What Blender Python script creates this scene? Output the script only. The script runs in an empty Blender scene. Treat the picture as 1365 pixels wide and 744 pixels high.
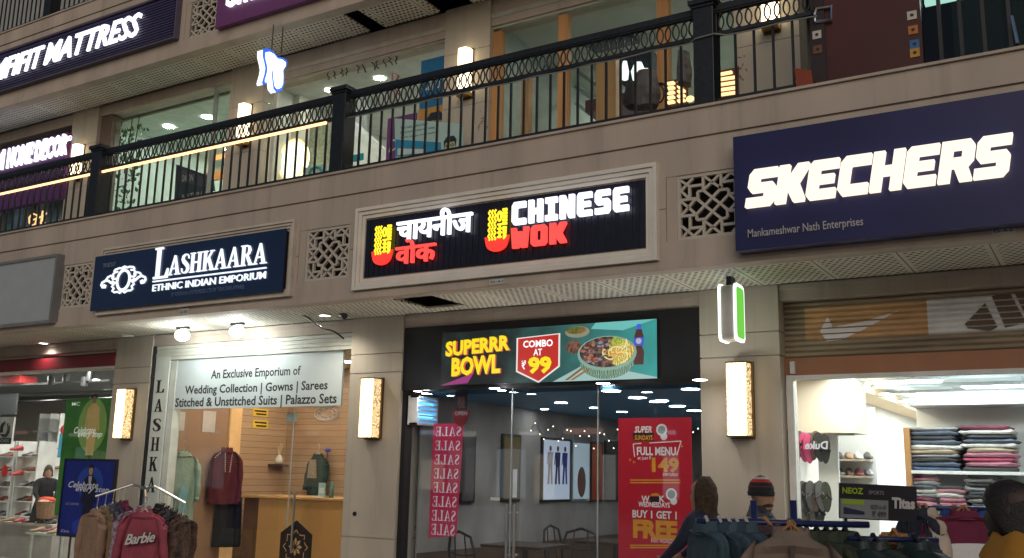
import bpy, bmesh, math, random
from mathutils import Vector, Matrix, noise as mnoise
random.seed(11)
sc = bpy.context.scene
C = sc.collection
# ------------------------------------------------------------------ camera
RC = ((0.85496129, 0.51827168, 0.0208726), (-0.08378801, 0.17770851, -0.98050969), (-0.51187964, 0.83654895, 0.19535885))
FPX = 1299.2069
CAM = Vector((0.0, -7.0, 1.6))
cd = bpy.data.cameras.new('camera')
cam = bpy.data.objects.new('camera', cd)
C.objects.link(cam)
cd.sensor_width = 36.0
cd.lens = FPX / 1365.0 * 36.0
cd.clip_start = 0.05
cd.clip_end = 500
rx, dn, fw = [Vector(r) for r in RC]
m3 = Matrix((rx, -dn, -fw)).transposed()
cam.matrix_world = Matrix.Translation(CAM) @ m3.to_4x4()
sc.camera = cam
# ------------------------------------------------------------------ world, sun, exposure
SUN_EL, SUN_AZ = 24.0, 28.0      # the weak glow of the street lamps behind the camera, to its right
w = bpy.data.worlds.new('World'); sc.world = w; w.use_nodes = True
nt = w.node_tree
bg = nt.nodes['Background']
sky = nt.nodes.new('ShaderNodeTexSky')
sky.sky_type = 'NISHITA'; sky.sun_disc = False
sky.sun_elevation = math.radians(SUN_EL)
sky.sun_rotation = math.radians(180 - SUN_AZ)
nt.links.new(sky.outputs[0], bg.inputs[0])
bg.inputs[1].default_value = 0.036
sl = bpy.data.lights.new('street_glow', 'SUN'); sl.energy = 0.92; sl.angle = math.radians(50); sl.color = (1.0, 0.86, 0.72)
so = bpy.data.objects.new('street_glow', sl); C.objects.link(so)
_d = Vector((math.sin(math.radians(SUN_AZ)) * math.cos(math.radians(SUN_EL)), -math.cos(math.radians(SUN_AZ)) * math.cos(math.radians(SUN_EL)), math.sin(math.radians(SUN_EL))))
so.rotation_euler = _d.to_track_quat('Z', 'Y').to_euler()
sc.view_settings.view_transform = 'Standard'
sc.view_settings.look = 'None'
sc.view_settings.exposure = 0.0
sc.view_settings.gamma = 1.0
sc.view_settings.use_curve_mapping = False
sc.cycles.use_denoising = True
sc.cycles.max_bounces = 6
sc.cycles.diffuse_bounces = 3
sc.cycles.glossy_bounces = 3
sc.cycles.transmission_bounces = 4
sc.cycles.transparent_max_bounces = 12
sc.cycles.sample_clamp_indirect = 4.0
sc.cycles.caustics_reflective = False
sc.cycles.caustics_refractive = False

# ------------------------------------------------------------------ helpers: photo pixel -> point on a real plane
def ray(px, py):
    a = (px - 682.5) / FPX; b = (py - 372.0) / FPX
    return rx * a + dn * b + fw
def P(px, py, Y):
    d = ray(px, py); q = CAM + d * ((Y - CAM.y) / d.y)
    return q.x, q.z
def PXP(px, py, X):
    d = ray(px, py); q = CAM + d * ((X - CAM.x) / d.x)
    return q.y, q.z
def PD(px, py, dist):
    d = ray(px, py).normalized(); return CAM + d * dist
def BX(lb, rt, Y):
    x0, z0 = P(lb[0], lb[1], Y); x1, z1 = P(rt[0], rt[1], Y)
    return x0, x1, z0, z1

class MB:
    def __init__(s): s.v = []; s.f = []; s.m = []; s.mi = 0
    def add(s, vs, fs):
        n = len(s.v); s.v += [tuple(v) for v in vs]
        for f in fs: s.f.append([i + n for i in f]); s.m.append(s.mi)
        return s
    def mat(s, i): s.mi = i; return s
    def box(s, x0, x1, y0, y1, z0, z1):
        if x0 > x1: x0, x1 = x1, x0
        if y0 > y1: y0, y1 = y1, y0
        if z0 > z1: z0, z1 = z1, z0
        return s.add([(x0,y0,z0),(x1,y0,z0),(x1,y1,z0),(x0,y1,z0),(x0,y0,z1),(x1,y0,z1),(x1,y1,z1),(x0,y1,z1)],
              [(0,3,2,1),(4,5,6,7),(0,1,5,4),(1,2,6,5),(2,3,7,6),(3,0,4,7)])
    def prism(s, poly, y0, y1, back=True):          # poly in XZ, front face at y0 (towards -Y)
        a = sum(poly[i][0]*poly[(i+1)%len(poly)][1]-poly[(i+1)%len(poly)][0]*poly[i][1] for i in range(len(poly)))
        if a < 0: poly = poly[::-1]
        n = len(poly)
        vs = [(x, y0, z) for x, z in poly] + [(x, y1, z) for x, z in poly]
        fs = [tuple(range(n))] + [(i, i+n, (i+1) % n + n, (i+1) % n) for i in range(n)]
        if back: fs.append(tuple(range(2*n-1, n-1, -1)))
        return s.add(vs, fs)
    def sheet(s, poly, y):
        a = sum(poly[i][0]*poly[(i+1)%len(poly)][1]-poly[(i+1)%len(poly)][0]*poly[i][1] for i in range(len(poly)))
        if a < 0: poly = poly[::-1]
        return s.add([(x, y, z) for x, z in poly], [tuple(range(len(poly)))])
    def rect(s, x0, x1, z0, z1, y): return s.sheet([(x0,z0),(x1,z0),(x1,z1),(x0,z1)], y)
    def tube(s, pts, r, n=6, closed=False, radii=None):
        pts = [Vector(p) for p in pts]; N = len(pts)
        base = len(s.v); prev = None
        for i, p in enumerate(pts):
            a = pts[i-1] if (i > 0 or closed) else p
            b = pts[(i+1) % N] if (i < N-1 or closed) else p
            t = (b - a)
            t = t.normalized() if t.length > 1e-9 else Vector((0,0,1))
            if prev is None:
                u = t.orthogonal().normalized()
            else:
                u = (prev - t * prev.dot(t))
                u = u.normalized() if u.length > 1e-6 else t.orthogonal().normalized()
            prev = u; vv = t.cross(u)
            rr = radii[i] if radii else r
            for k in range(n):
                an = 2*math.pi*k/n
                q = p + (u*math.cos(an) + vv*math.sin(an))*rr
                s.v.append(tuple(q))
        for i in range(N if closed else N-1):
            j = (i+1) % N
            for k in range(n):
                l = (k+1) % n
                s.f.append([base+i*n+k, base+i*n+l, base+j*n+l, base+j*n+k]); s.m.append(s.mi)
        if not closed:
            s.f.append([base+k for k in range(n)][::-1]); s.m.append(s.mi)
            s.f.append([base+(N-1)*n+k for k in range(n)]); s.m.append(s.mi)
        return s
    def loft(s, rings, cap=True):
        n = len(rings[0]); base = len(s.v)
        for r in rings: s.v += [tuple(p) for p in r]
        for i in range(len(rings)-1):
            for k in range(n):
                l = (k+1) % n
                s.f.append([base+i*n+k, base+i*n+l, base+(i+1)*n+l, base+(i+1)*n+k]); s.m.append(s.mi)
        if cap:
            s.f.append([base+k for k in range(n)][::-1]); s.m.append(s.mi)
            s.f.append([base+(len(rings)-1)*n+k for k in range(n)]); s.m.append(s.mi)
        return s
    def lathe(s, prof, c, n=20):
        return s.loft([[(c[0]+r*math.cos(2*math.pi*k/n), c[1]+r*math.sin(2*math.pi*k/n), c[2]+z) for k in range(n)] for r, z in prof])
    def ell(s, c, rx_, ry_, rz_, n=14, m=9):
        return s.loft([[(c[0]+rx_*max(.02,math.sin(math.pi*i/m))*math.cos(2*math.pi*k/n), c[1]+ry_*max(.02,math.sin(math.pi*i/m))*math.sin(2*math.pi*k/n), c[2]-rz_*math.cos(math.pi*i/m)) for k in range(n)] for i in range(m+1)])
    def disc(s, cx, cz, rx_, y, rz_=None, n=20):
        rz_ = rz_ or rx_
        return s.sheet([(cx+rx_*math.cos(2*math.pi*k/n), cz+rz_*math.sin(2*math.pi*k/n)) for k in range(n)], y)
    def line(s, a, b, wd, y, y1=None):               # a flat bar in XZ
        ax, az = a; bx_, bz = b; dx, dz = bx_-ax, bz-az; L = math.hypot(dx, dz) or 1
        ox, oz = -dz/L*wd/2, dx/L*wd/2
        poly = [(ax-ox, az-oz), (bx_-ox, bz-oz), (bx_+ox, bz+oz), (ax+ox, az+oz)]
        return s.prism(poly, y, y1) if y1 is not None else s.sheet(poly, y)
    def xf(s, M):
        s.v = [tuple(M @ Vector(v)) for v in s.v]; return s
    def build(s, name, mats, parent=None, smooth=False, bevel=0):
        me = bpy.data.meshes.new(name)
        me.from_pydata(s.v, [], s.f)
        if not isinstance(mats, (list, tuple)): mats = [mats]
        for m in mats: me.materials.append(m)
        me.polygons.foreach_set('material_index', s.m)
        if smooth: me.polygons.foreach_set('use_smooth', [True]*len(me.polygons))
        me.update()
        return link(name, me, parent, bevel)

def link(name, me, parent=None, bevel=0):
    o = bpy.data.objects.new(name, me); C.objects.link(o)
    if parent is not None: adopt(o, parent)
    if bevel:
        b = o.modifiers.new('bevel', 'BEVEL'); b.width = bevel; b.segments = 2; b.limit_method = 'ANGLE'
    return o
LOC = {}
def adopt(o, parent):
    o.parent = parent
    o.matrix_parent_inverse = Matrix.Translation(-Vector(LOC.get(parent.name, (0,0,0))))
def tag(o, label, cat, group=None, kind=None):
    o['label'] = label; o['category'] = cat
    if group: o['group'] = group
    if kind: o['kind'] = kind
    return o
def struct(o): o['kind'] = 'structure'; return o
def thing(name, label, cat, loc=(0,0,0), group=None):
    o = bpy.data.objects.new(name, None); C.objects.link(o); o.location = loc; o.empty_display_size = .1
    LOC[o.name] = tuple(loc)
    return tag(o, label, cat, group)
def copy_tree(o, parent=None):
    c = o.copy(); C.objects.link(c)
    if parent is not None:
        iv = o.matrix_parent_inverse.copy(); c.parent = parent; c.matrix_parent_inverse = iv
    for ch in list(o.children): copy_tree(ch, c)
    return c

# ------------------------------------------------------------------ materials
def newmat(name):
    m = bpy.data.materials.new(name); m.use_nodes = True
    return m, m.node_tree.nodes, m.node_tree.links, m.node_tree.nodes['Principled BSDF']
def M(name, col, rough=.6, metal=0, var=.12, scale=6, bump=0, bscale=60, spec=.5, streak=0, emis=None, es=0, seams=0):
    m, N, L, b = newmat(name)
    tc = N.new('ShaderNodeTexCoord')
    nz = N.new('ShaderNodeTexNoise'); nz.inputs['Scale'].default_value = scale; nz.inputs['Detail'].default_value = 5
    src = tc.outputs['Object']
    if streak:
        mp = N.new('ShaderNodeMapping'); mp.inputs['Scale'].default_value = (1, 1, 1/streak); L.new(src, mp.inputs[0]); src = mp.outputs[0]
    L.new(src, nz.inputs['Vector'])
    mx = N.new('ShaderNodeMixRGB'); mx.inputs[1].default_value = (*[c*(1-var) for c in col], 1); mx.inputs[2].default_value = (*[min(1, c*(1+var)) for c in col], 1)
    rp = N.new('ShaderNodeMapRange'); rp.inputs[1].default_value = .3; rp.inputs[2].default_value = .7
    L.new(nz.outputs['Fac'], rp.inputs[0]); L.new(rp.outputs[0], mx.inputs[0]); L.new(mx.outputs[0], b.inputs['Base Color'])
    b.inputs['Roughness'].default_value = rough; b.inputs['Metallic'].default_value = metal
    b.inputs['Specular IOR Level'].default_value = spec
    if bump:
        n2 = N.new('ShaderNodeTexNoise'); n2.inputs['Scale'].default_value = bscale; n2.inputs['Detail'].default_value = 4
        L.new(tc.outputs['Object'], n2.inputs['Vector'])
        bp = N.new('ShaderNodeBump'); bp.inputs['Strength'].default_value = bump; bp.inputs['Distance'].default_value = .01
        L.new(n2.outputs['Fac'], bp.inputs['Height']); L.new(bp.outputs[0], b.inputs['Normal'])
    if seams:
        sp = N.new('ShaderNodeSeparateXYZ'); L.new(tc.outputs['Object'], sp.inputs[0])
        def mth(op, a, v):
            q = N.new('ShaderNodeMath'); q.operation = op; L.new(a, q.inputs[0]); q.inputs[1].default_value = v; return q.outputs[0]
        sm = mth('LESS_THAN', mth('FRACT', mth('DIVIDE', sp.outputs[0], seams), 0), .006/seams)
        mp2 = N.new('ShaderNodeMapping'); mp2.inputs['Scale'].default_value = (7, 7, .35); L.new(tc.outputs['Object'], mp2.inputs[0])
        n3 = N.new('ShaderNodeTexNoise'); n3.inputs['Scale'].default_value = 1.0; n3.inputs['Detail'].default_value = 6; n3.inputs['Roughness'].default_value = .7; L.new(mp2.outputs[0], n3.inputs['Vector'])
        r3 = N.new('ShaderNodeMapRange'); r3.inputs[1].default_value = .52; r3.inputs[2].default_value = .75; r3.inputs[4].default_value = .34; L.new(n3.outputs['Fac'], r3.inputs[0])
        mxs = N.new('ShaderNodeMath'); mxs.operation = 'MAXIMUM'; L.new(sm, mxs.inputs[0]); L.new(r3.outputs[0], mxs.inputs[1])
        m4 = N.new('ShaderNodeMixRGB'); L.new(mxs.outputs[0], m4.inputs[0]); L.new(mx.outputs[0], m4.inputs[1]); m4.inputs[2].default_value = (*[c*.4 for c in col], 1)
        L.new(m4.outputs[0], b.inputs['Base Color'])
    if emis:
        b.inputs['Emission Color'].default_value = (*emis, 1); b.inputs['Emission Strength'].default_value = es
    return m
def E(name, col, st, base=(.05,.05,.05)):
    m, N, L, b = newmat(name)
    b.inputs['Base Color'].default_value = (*base, 1); b.inputs['Roughness'].default_value = .4
    b.inputs['Emission Color'].default_value = (*col, 1); b.inputs['Emission Strength'].default_value = st
    return m
def EV(name, c1, c2, st, scale=20, kind='NOISE', base=(.03,.03,.03), t0=.35, t1=.65):   # a glowing picture area with its own pattern; on posters the glow is painted light
    m, N, L, b = newmat(name)
    tc = N.new('ShaderNodeTexCoord')
    if kind == 'VORONOI':
        t = N.new('ShaderNodeTexVoronoi'); out = t.outputs['Distance']
    elif kind == 'WAVE':
        t = N.new('ShaderNodeTexWave'); t.inputs['Distortion'].default_value = 9; t.inputs['Detail'].default_value = 3; out = t.outputs['Fac']
    else:
        t = N.new('ShaderNodeTexNoise'); t.inputs['Detail'].default_value = 5; out = t.outputs['Fac']
    t.inputs['Scale'].default_value = scale
    L.new(tc.outputs['Object'], t.inputs['Vector'])
    mr = N.new('ShaderNodeMapRange'); mr.inputs[1].default_value = t0; mr.inputs[2].default_value = t1
    L.new(out, mr.inputs[0])
    mx = N.new('ShaderNodeMixRGB'); mx.inputs[1].default_value = (*c1, 1); mx.inputs[2].default_value = (*c2, 1)
    L.new(mr.outputs[0], mx.inputs[0])
    L.new(mx.outputs[0], b.inputs['Emission Color']); b.inputs['Emission Strength'].default_value = st
    if st == 0: L.new(mx.outputs[0], b.inputs['Base Color'])
    else: b.inputs['Base Color'].default_value = (*base, 1)
    b.inputs['Roughness'].default_value = .5
    return m
def glassmat(name, tint=(.93,.96,.95), refl=1.0, f0=.035):
    m, N, L, b = newmat(name)
    out = N['Material Output']; N.remove(b)
    t = N.new('ShaderNodeBsdfTransparent'); t.inputs[0].default_value = (*tint, 1)
    g = N.new('ShaderNodeBsdfGlossy'); g.inputs['Roughness'].default_value = .015; g.inputs[0].default_value = (refl, refl, refl, 1)
    lw = N.new('ShaderNodeLayerWeight'); pw = N.new('ShaderNodeMath'); pw.operation = 'POWER'; pw.inputs[1].default_value = 5
    L.new(lw.outputs['Facing'], pw.inputs[0])
    fr = N.new('ShaderNodeMath'); fr.operation = 'MULTIPLY_ADD'; fr.inputs[1].default_value = .9; fr.inputs[2].default_value = f0
    L.new(pw.outputs[0], fr.inputs[0])
    mx = N.new('ShaderNodeMixShader')
    L.new(fr.outputs[0], mx.inputs[0]); L.new(t.outputs[0], mx.inputs[1]); L.new(g.outputs[0], mx.inputs[2]); L.new(mx.outputs[0], out.inputs[0])
    return m
def perf(name, col, hole=(.012,.011,.01), px=.056, seam=.6, r=.24):
    m, N, L, b = newmat(name)
    def math_(op, a, bb=None):
        n = N.new('ShaderNodeMath'); n.operation = op
        for i, v in enumerate((a, bb)):
            if v is None: continue
            if isinstance(v, (int, float)): n.inputs[i].default_value = v
            else: L.new(v, n.inputs[i])
        return n.outputs[0]
    tc = N.new('ShaderNodeTexCoord'); sp = N.new('ShaderNodeSeparateXYZ'); L.new(tc.outputs['Object'], sp.inputs[0])
    u = math_('DIVIDE', sp.outputs[0], px); v = math_('DIVIDE', sp.outputs[1], px)
    row = math_('FLOOR', v); odd = math_('MULTIPLY', math_('MODULO', math_('ABSOLUTE', row), 2.0), .5)
    fu = math_('SUBTRACT', math_('FRACT', math_('ADD', u, odd)), .5); fv = math_('SUBTRACT', math_('FRACT', v), .5)
    d = math_('ADD', math_('POWER', math_('MULTIPLY', fu, .78), 2.0), math_('POWER', math_('MULTIPLY', fv, .92), 2.0))
    isd = math_('LESS_THAN', d, r*r)
    su = math_('ABSOLUTE', math_('SUBTRACT', math_('FRACT', math_('DIVIDE', sp.outputs[0], seam)), .5))
    inn = math_('LESS_THAN', su, .44)
    dot = math_('MULTIPLY', isd, inn)
    sm = math_('GREATER_THAN', su, .493)
    k = math_('MAXIMUM', dot, sm)
    nz = N.new('ShaderNodeTexNoise'); nz.inputs['Scale'].default_value = 3; nz.inputs['Detail'].default_value = 6; L.new(tc.outputs['Object'], nz.inputs['Vector'])
    mx0 = N.new('ShaderNodeMixRGB'); mx0.inputs[1].default_value = (*[c*.78 for c in col], 1); mx0.inputs[2].default_value = (*[c*1.1 for c in col], 1); L.new(nz.outputs['Fac'], mx0.inputs[0])
    mx = N.new('ShaderNodeMixRGB'); L.new(k, mx.inputs[0]); L.new(mx0.outputs[0], mx.inputs[1]); mx.inputs[2].default_value = (*hole, 1)
    L.new(mx.outputs[0], b.inputs['Base Color']); b.inputs['Roughness'].default_value = .7
    return m
def sconcemat(name, lo=2.2, hi=5.5, web=(.95,.62,.26)):
    m, N, L, b = newmat(name)
    tc = N.new('ShaderNodeTexCoord'); v = N.new('ShaderNodeTexVoronoi'); v.feature = 'DISTANCE_TO_EDGE'; v.inputs['Scale'].default_value = 42
    L.new(tc.outputs['Object'], v.inputs['Vector'])
    mr = N.new('ShaderNodeMapRange'); mr.inputs[1].default_value = .03; mr.inputs[2].default_value = .17; L.new(v.outputs['Distance'], mr.inputs[0])
    mx = N.new('ShaderNodeMixRGB'); mx.inputs[1].default_value = (*web,1); mx.inputs[2].default_value = (1,.76,.42,1); L.new(mr.outputs[0], mx.inputs[0])
    L.new(mx.outputs[0], b.inputs['Emission Color'])
    st = N.new('ShaderNodeMapRange'); st.inputs[3].default_value = lo; st.inputs[4].default_value = hi; L.new(mr.outputs[0], st.inputs[0])
    L.new(st.outputs[0], b.inputs['Emission Strength'])
    b.inputs['Base Color'].default_value = (.4,.28,.1,1); b.inputs['Roughness'].default_value = .35
    return m

# ------------------------------------------------------------------ lettering
def text(parent, name, s, mat, x0, x1, z0, z1, y, depth=.012, off=0, shear=0, mirror=False, slope=0, res=2, tilt=0):
    cu = bpy.data.curves.new('t', 'FONT'); cu.body = s; cu.offset = off; cu.shear = shear; cu.resolution_u = res; cu.extrude = .01 if depth else 0
    cu.space_line = .95
    cu.align_x = 'CENTER'
    o = bpy.data.objects.new('t', cu)
    me = bpy.data.meshes.new_from_object(o)
    bpy.data.objects.remove(o); bpy.data.curves.remove(cu)
    vs = [v.co for v in me.vertices]
    if not vs: return None
    a0 = min(v.x for v in vs); a1 = max(v.x for v in vs); b0 = min(v.y for v in vs); b1 = max(v.y for v in vs)
    for v in me.vertices:
        t = (v.co.x-a0)/(a1-a0)
        if mirror: t = 1-t
        X = x0 + t*(x1-x0); Z = z0 + (v.co.y-b0)/(b1-b0)*(z1-z0) + slope*(X-x0)
        Y = y - (depth if v.co.z > 0 else 0)
        v.co = (X, Y, Z)
    if mirror: me.flip_normals()
    me.materials.clear(); me.materials.append(mat)
    me.name = name
    return link(name, me, parent)
t_, s_ = .34, .25
GL = {
'C': (1, [[(.16,0),(.95,0),(.95,.26),(.36,.26),(.34,.30),(.34,.70),(.36,.74),(.95,.74),(.95,1),(.16,1),(0,.84),(0,.16)]]),
'H': (1, [[(0,0),(.34,0),(.34,.38),(.62,.38),(.62,0),(.96,0),(.96,1),(.62,1),(.62,.62),(.34,.62),(.34,1),(0,1)]]),
'I': (.82, [[(0,0),(.8,0),(.8,.24),(.57,.24),(.57,.76),(.8,.76),(.8,1),(0,1),(0,.76),(.23,.76),(.23,.24),(0,.24)]]),
'N': (1, [[(0,0),(.34,0),(.34,.5),(.62,0),(.96,0),(.96,1),(.62,1),(.62,.5),(.34,1),(0,1)]]),
'E': (1, [[(.12,0),(.95,0),(.95,.24),(.36,.24),(.36,.39),(.85,.39),(.85,.61),(.36,.61),(.36,.76),(.95,.76),(.95,1),(.12,1),(0,.88),(0,.12)]]),
'S': (1, [[(0,0),(.82,0),(.96,.14),(.96,.5),(.84,.62),(.36,.62),(.36,.76),(.95,.76),(.95,1),(.14,1),(0,.86),(0,.52),(.14,.38),(.6,.38),(.6,.24),(0,.24)]]),
'W': (1.06, [[(.06,0),(.42,0),(.5,.22),(.58,0),(.94,0),(1.04,1),(.74,1),(.7,.45),(.62,.8),(.38,.8),(.3,.45),(.26,1),(-.04,1)]]),
'O': (1, [[(.14,0),(.48,0),(.48,.26),(.34,.26),(.34,.74),(.48,.74),(.48,1),(.14,1),(0,.86),(0,.14)], [(.48,0),(.82,0),(.96,.14),(.96,.86),(.82,1),(.48,1),(.48,.74),(.62,.74),(.62,.26),(.48,.26)]]),
'K': (1, [[(0,0),(.34,0),(.34,.36),(.62,0),(.98,0),(.98,.1),(.72,.5),(.98,.9),(.98,1),(.62,1),(.34,.64),(.34,1),(0,1)]]),
'R': (1, [[(0,0),(.34,0),(.34,1),(0,1)], [(.34,.78),(.62,.78),(.62,.58),(.34,.58),(.34,.34),(.42,.34),(.62,0),(.98,0),(.98,.06),(.82,.36),(.96,.5),(.96,.86),(.82,1),(.34,1)]]),
}
def strip(pts):           # centre line with widths -> polygon quads
    out = []
    L = []
    for i, (x, z, wd) in enumerate(pts):
        a = pts[max(0, i-1)]; b = pts[min(len(pts)-1, i+1)]
        dx, dz = b[0]-a[0], b[1]-a[1]; l = math.hypot(dx, dz) or 1
        L.append(((x+dz/l*wd/2, z-dx/l*wd/2), (x-dz/l*wd/2, z+dx/l*wd/2)))
    for i in range(len(L)-1): out.append([L[i][0], L[i+1][0], L[i+1][1], L[i][1]])
    return out
def R_(x0, z0, x1, z1): return [(x0,z0),(x1,z0),(x1,z1),(x0,z1)]
SF = {
'L': (.84, [R_(.12,0,.30,1), R_(0,0,.70,.07), [(.64,0),(.76,0),(.78,.30),(.73,.30),(.62,.07)], R_(0,.94,.42,1)]),
'A': (.98, [[(.06,.04),(.13,.04),(.45,.96),(.40,.98)], [(.62,.04),(.84,.04),(.50,1),(.40,1)], R_(.21,.30,.68,.36), R_(-.02,0,.25,.05), R_(.50,0,.96,.05)]),
'H': (1.0, [R_(.10,0,.28,1), R_(.66,0,.84,1), R_(.28,.47,.66,.54), R_(0,0,.38,.05), R_(0,.95,.38,1), R_(.56,0,.94,.05), R_(.56,.95,.94,1)]),
'K': (.98, [R_(.10,0,.28,1), R_(0,0,.38,.05), R_(0,.95,.38,1), [(.28,.36),(.28,.46),(.68,.96),(.76,.96)], [(.40,.56),(.52,.68),(.90,.03),(.66,.03)], R_(.56,.95,.88,1), R_(.58,0,.96,.05)]),
'R': (.98, [R_(.10,0,.28,1), R_(0,0,.38,.05), R_(0,.95,.30,1)] + strip([(.26,.97,.06),(.46,.97,.07),(.60,.92,.12),(.66,.76,.19),(.60,.60,.13),(.46,.52,.07),(.26,.51,.06)]) + [[(.36,.52),(.52,.54),(.88,.03),(.66,.03)], R_(.62,0,.96,.05)]),
'E': (.86, [R_(.10,0,.28,1), R_(0,0,.72,.06), R_(0,.94,.70,1), R_(.28,.49,.52,.55), R_(.50,.40,.55,.64), [(.64,.06),(.72,0),(.78,.28),(.74,.28)], [(.64,.94),(.70,1),(.75,.74),(.71,.74)]]),
'S': (.72, strip([(.60,.74,.03),(.58,.88,.05),(.46,.965,.06),(.30,.97,.06),(.14,.88,.13),(.11,.75,.18),(.20,.62,.20),(.40,.48,.21),(.54,.36,.20),(.57,.22,.18),(.50,.09,.12),(.34,.03,.06),(.20,.04,.06),(.09,.13,.05),(.06,.28,.03)])),
}
def glyphs(parent, name, s, font, mat, x0, x1, z0, z1, y, depth=.03, shear=0, gap=.06, vertical=False, stag=0, slope=0, bw=0):
    mb = MB(); x = 0; polys = []
    for ci, ch in enumerate(s):
        if ch == ' ': x += .4; continue
        wd, ps = font[ch]
        for p in ps: polys.append([(x+a+shear*b, b) for a, b in p])
        x += wd + gap
    a0 = min(a for p in polys for a, b in p); a1 = max(a for p in polys for a, b in p)
    for i, p in enumerate(polys):
        e = stag*(i % 5)
        q = [(x0+(a-a0)/(a1-a0)*(x1-x0), z0+b*(z1-z0)+slope*(a-a0)/(a1-a0)*(x1-x0)) for a, b in p]
        mb.prism(q, y-depth-e, y, back=False)
    return mb.build(name, mat, parent)
# ================================================================== MATERIALS
stone = M('stone_cladding', (.46,.388,.325), .75, var=.13, scale=2.2, bump=.15, bscale=90, streak=4, seams=60)
stone2 = M('stone_pillar', (.46,.41,.335), .72, var=.12, scale=2.5, bump=.12, bscale=90, streak=5, seams=50)
lipm = M('moulding_stone', (.56,.50,.43), .7, var=.12, scale=5)
jalim = M('lattice_white', (.52,.47,.40), .7, var=.08, scale=9)
black = M('black_panel', (.012,.012,.014), .45, var=.2)
voidm = M('dark_void', (.008,.008,.009), .9)
iron = M('black_iron', (.012,.014,.018), .42, var=.3, scale=20)
perfm = perf('perforated_panel', (.70,.66,.56))
perfu = perf('perforated_panel_upper', (.68,.63,.55), px=.062, seam=.62)
tile = M('floor_tile', (.3,.28,.25), .35, var=.15, scale=3)
plaster = M('plaster', (.62,.60,.56), .8, var=.06, scale=3)
plast_w = M('white_paint', (.78,.78,.76), .6, var=.03)
greywall = M('grey_concrete_wall', (.30,.285,.27), .7, var=.28, scale=2.4, streak=2)
glass = glassmat('shop_glass', refl=1.0)
glass_wok = glassmat('noodle_shop_glass', (.92,.95,.96), f0=.075)
glass_up = glassmat('upper_glass', (.94,.98,.95))
steel = M('brushed_steel', (.55,.55,.53), .28, 1.0, var=.1)
pine = M('pine_wood', (.50,.25,.09), .5, var=.3, scale=5, streak=12)
whiteE = E('lamp_white', (1,.97,.92), 9)
coolE = E('lamp_cool', (.92,1,.98), 7)
panelE = E('ceiling_light_panel', (.86,.95,1), 15)
warmE = E('lamp_warm', (1,.72,.38), 6)
black_r = M('black_plastic', (.015,.015,.016), .4)
whitep = M('white_plastic', (.75,.75,.73), .4)
paper = M('white_paper', (.75,.75,.72), .7, var=.03)
chrome = M('chrome', (.7,.7,.7), .12, 1)

# ================================================================== SETTING
g = MB().box(-140,140,-120,120,-.3,0).build('pavement', M('paving', (.42,.38,.33), .8, var=.25, scale=1.5, bump=.2)); struct(g)

XL, XR = -24.0, 5.6
PIL = [(-10.48+3.925*k) for k in range(-3, 5)]
PW = .345
bld = thing('shopping_arcade', 'beige stone shopping arcade of three storeys with shops behind pillars and overhanging balconies', 'building', (-5, 1, 0))
def jali_geo(mb, x0, x1, z0, z1, y):
    # 8-fold lattice on a unit square
    W, H = x1-x0, z1-z0
    q = lambda p: (x0+p[0]*W, z0+p[1]*H)
    S = [((.5,.62),(.38,.5)),((.38,.5),(.5,.38)),((.5,.62),(.36,.76)),((.5,.62),(.64,.76)),((.36,.76),(.5,.88)),((.64,.76),(.5,.88)),((.38,.5),(.27,.62)),((.27,.62),(.27,.75)),((.27,.75),(.36,.76)),
         ((.36,.76),(.36,1)),((.64,.76),(.64,1)),((.5,.88),(.38,1)),((.5,.88),(.62,1)),((.14,.64),(.27,.62)),((.14,.64),(.14,.86)),((.14,.86),(.36,.86)),((.0,.80),(.14,.64)),((.0,.80),(.2,1)),((.14,.86),(.0,.98)) ]
    done = set()
    for a, b in S:
        for k in range(4):
            def rot(p, k=k):
                x, y_ = p[0]-.5, p[1]-.5
                for _ in range(k): x, y_ = -y_, x
                return (round(x+.5, 4), round(y_+.5, 4))
            A, B_ = rot(a), rot(b)
            key = tuple(sorted((A, B_)))
            if key in done: continue
            done.add(key)
            mb.line(q(A), q(B_), .021, y-.0008*(len(done) % 7), y+.025)
# lower fascia (front face Y=0)
mb = MB()
mb.box(XL, XR, -.012, .12, 4.24, 4.462)                 # slab nose course
mb.box(XL, XR, -.035, .14, 4.466, 4.487)                # capping lip
mb.box(XL, XR, .012, .12, 4.225, 4.24)                  # groove
holes = [(c+.14-.285, c+.14+.285) for c in PIL]
mb.box(XL, XR, 0, .12, 3.94, 4.225)
mb.box(XL, XR, 0, .12, 3.25, 3.41)
mb.box(XL, XR, -.018, .14, 3.185, 3.247)
x = XL
for a, b in holes:
    if a > x:
        mb.box(x, a-.09, 0, .12, 3.684, 3.94); mb.box(x, a-.09, 0, .12, 3.41, 3.678)
        mb.box(a-.086, a, .004, .12, 3.41, 3.94)
        mb.box(x, a-.09, .01, .11, 3.676, 3.686)
    x = b
mb.box(x, XR, 0, .12, 3.41, 3.94)
mb.build('fascia', stone, bld)
MB().box(XL, XR, .121, .125, 3.3, 4.2).build('fascia_backing', voidm, bld)
for a, b in holes[1:6]:
    mb = MB(); jali_geo(mb, a+.028, b-.028, 3.438, 3.912, .02)
    mb.box(a, b, .012, .05, 3.41, 3.438); mb.box(a, b, .012, .05, 3.912, 3.94); mb.box(a, a+.028, .014, .05, 3.438, 3.912); mb.box(b-.028, b, .014, .05, 3.438, 3.912)
    mb.build('lattice_screen', jalim, bld)
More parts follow.
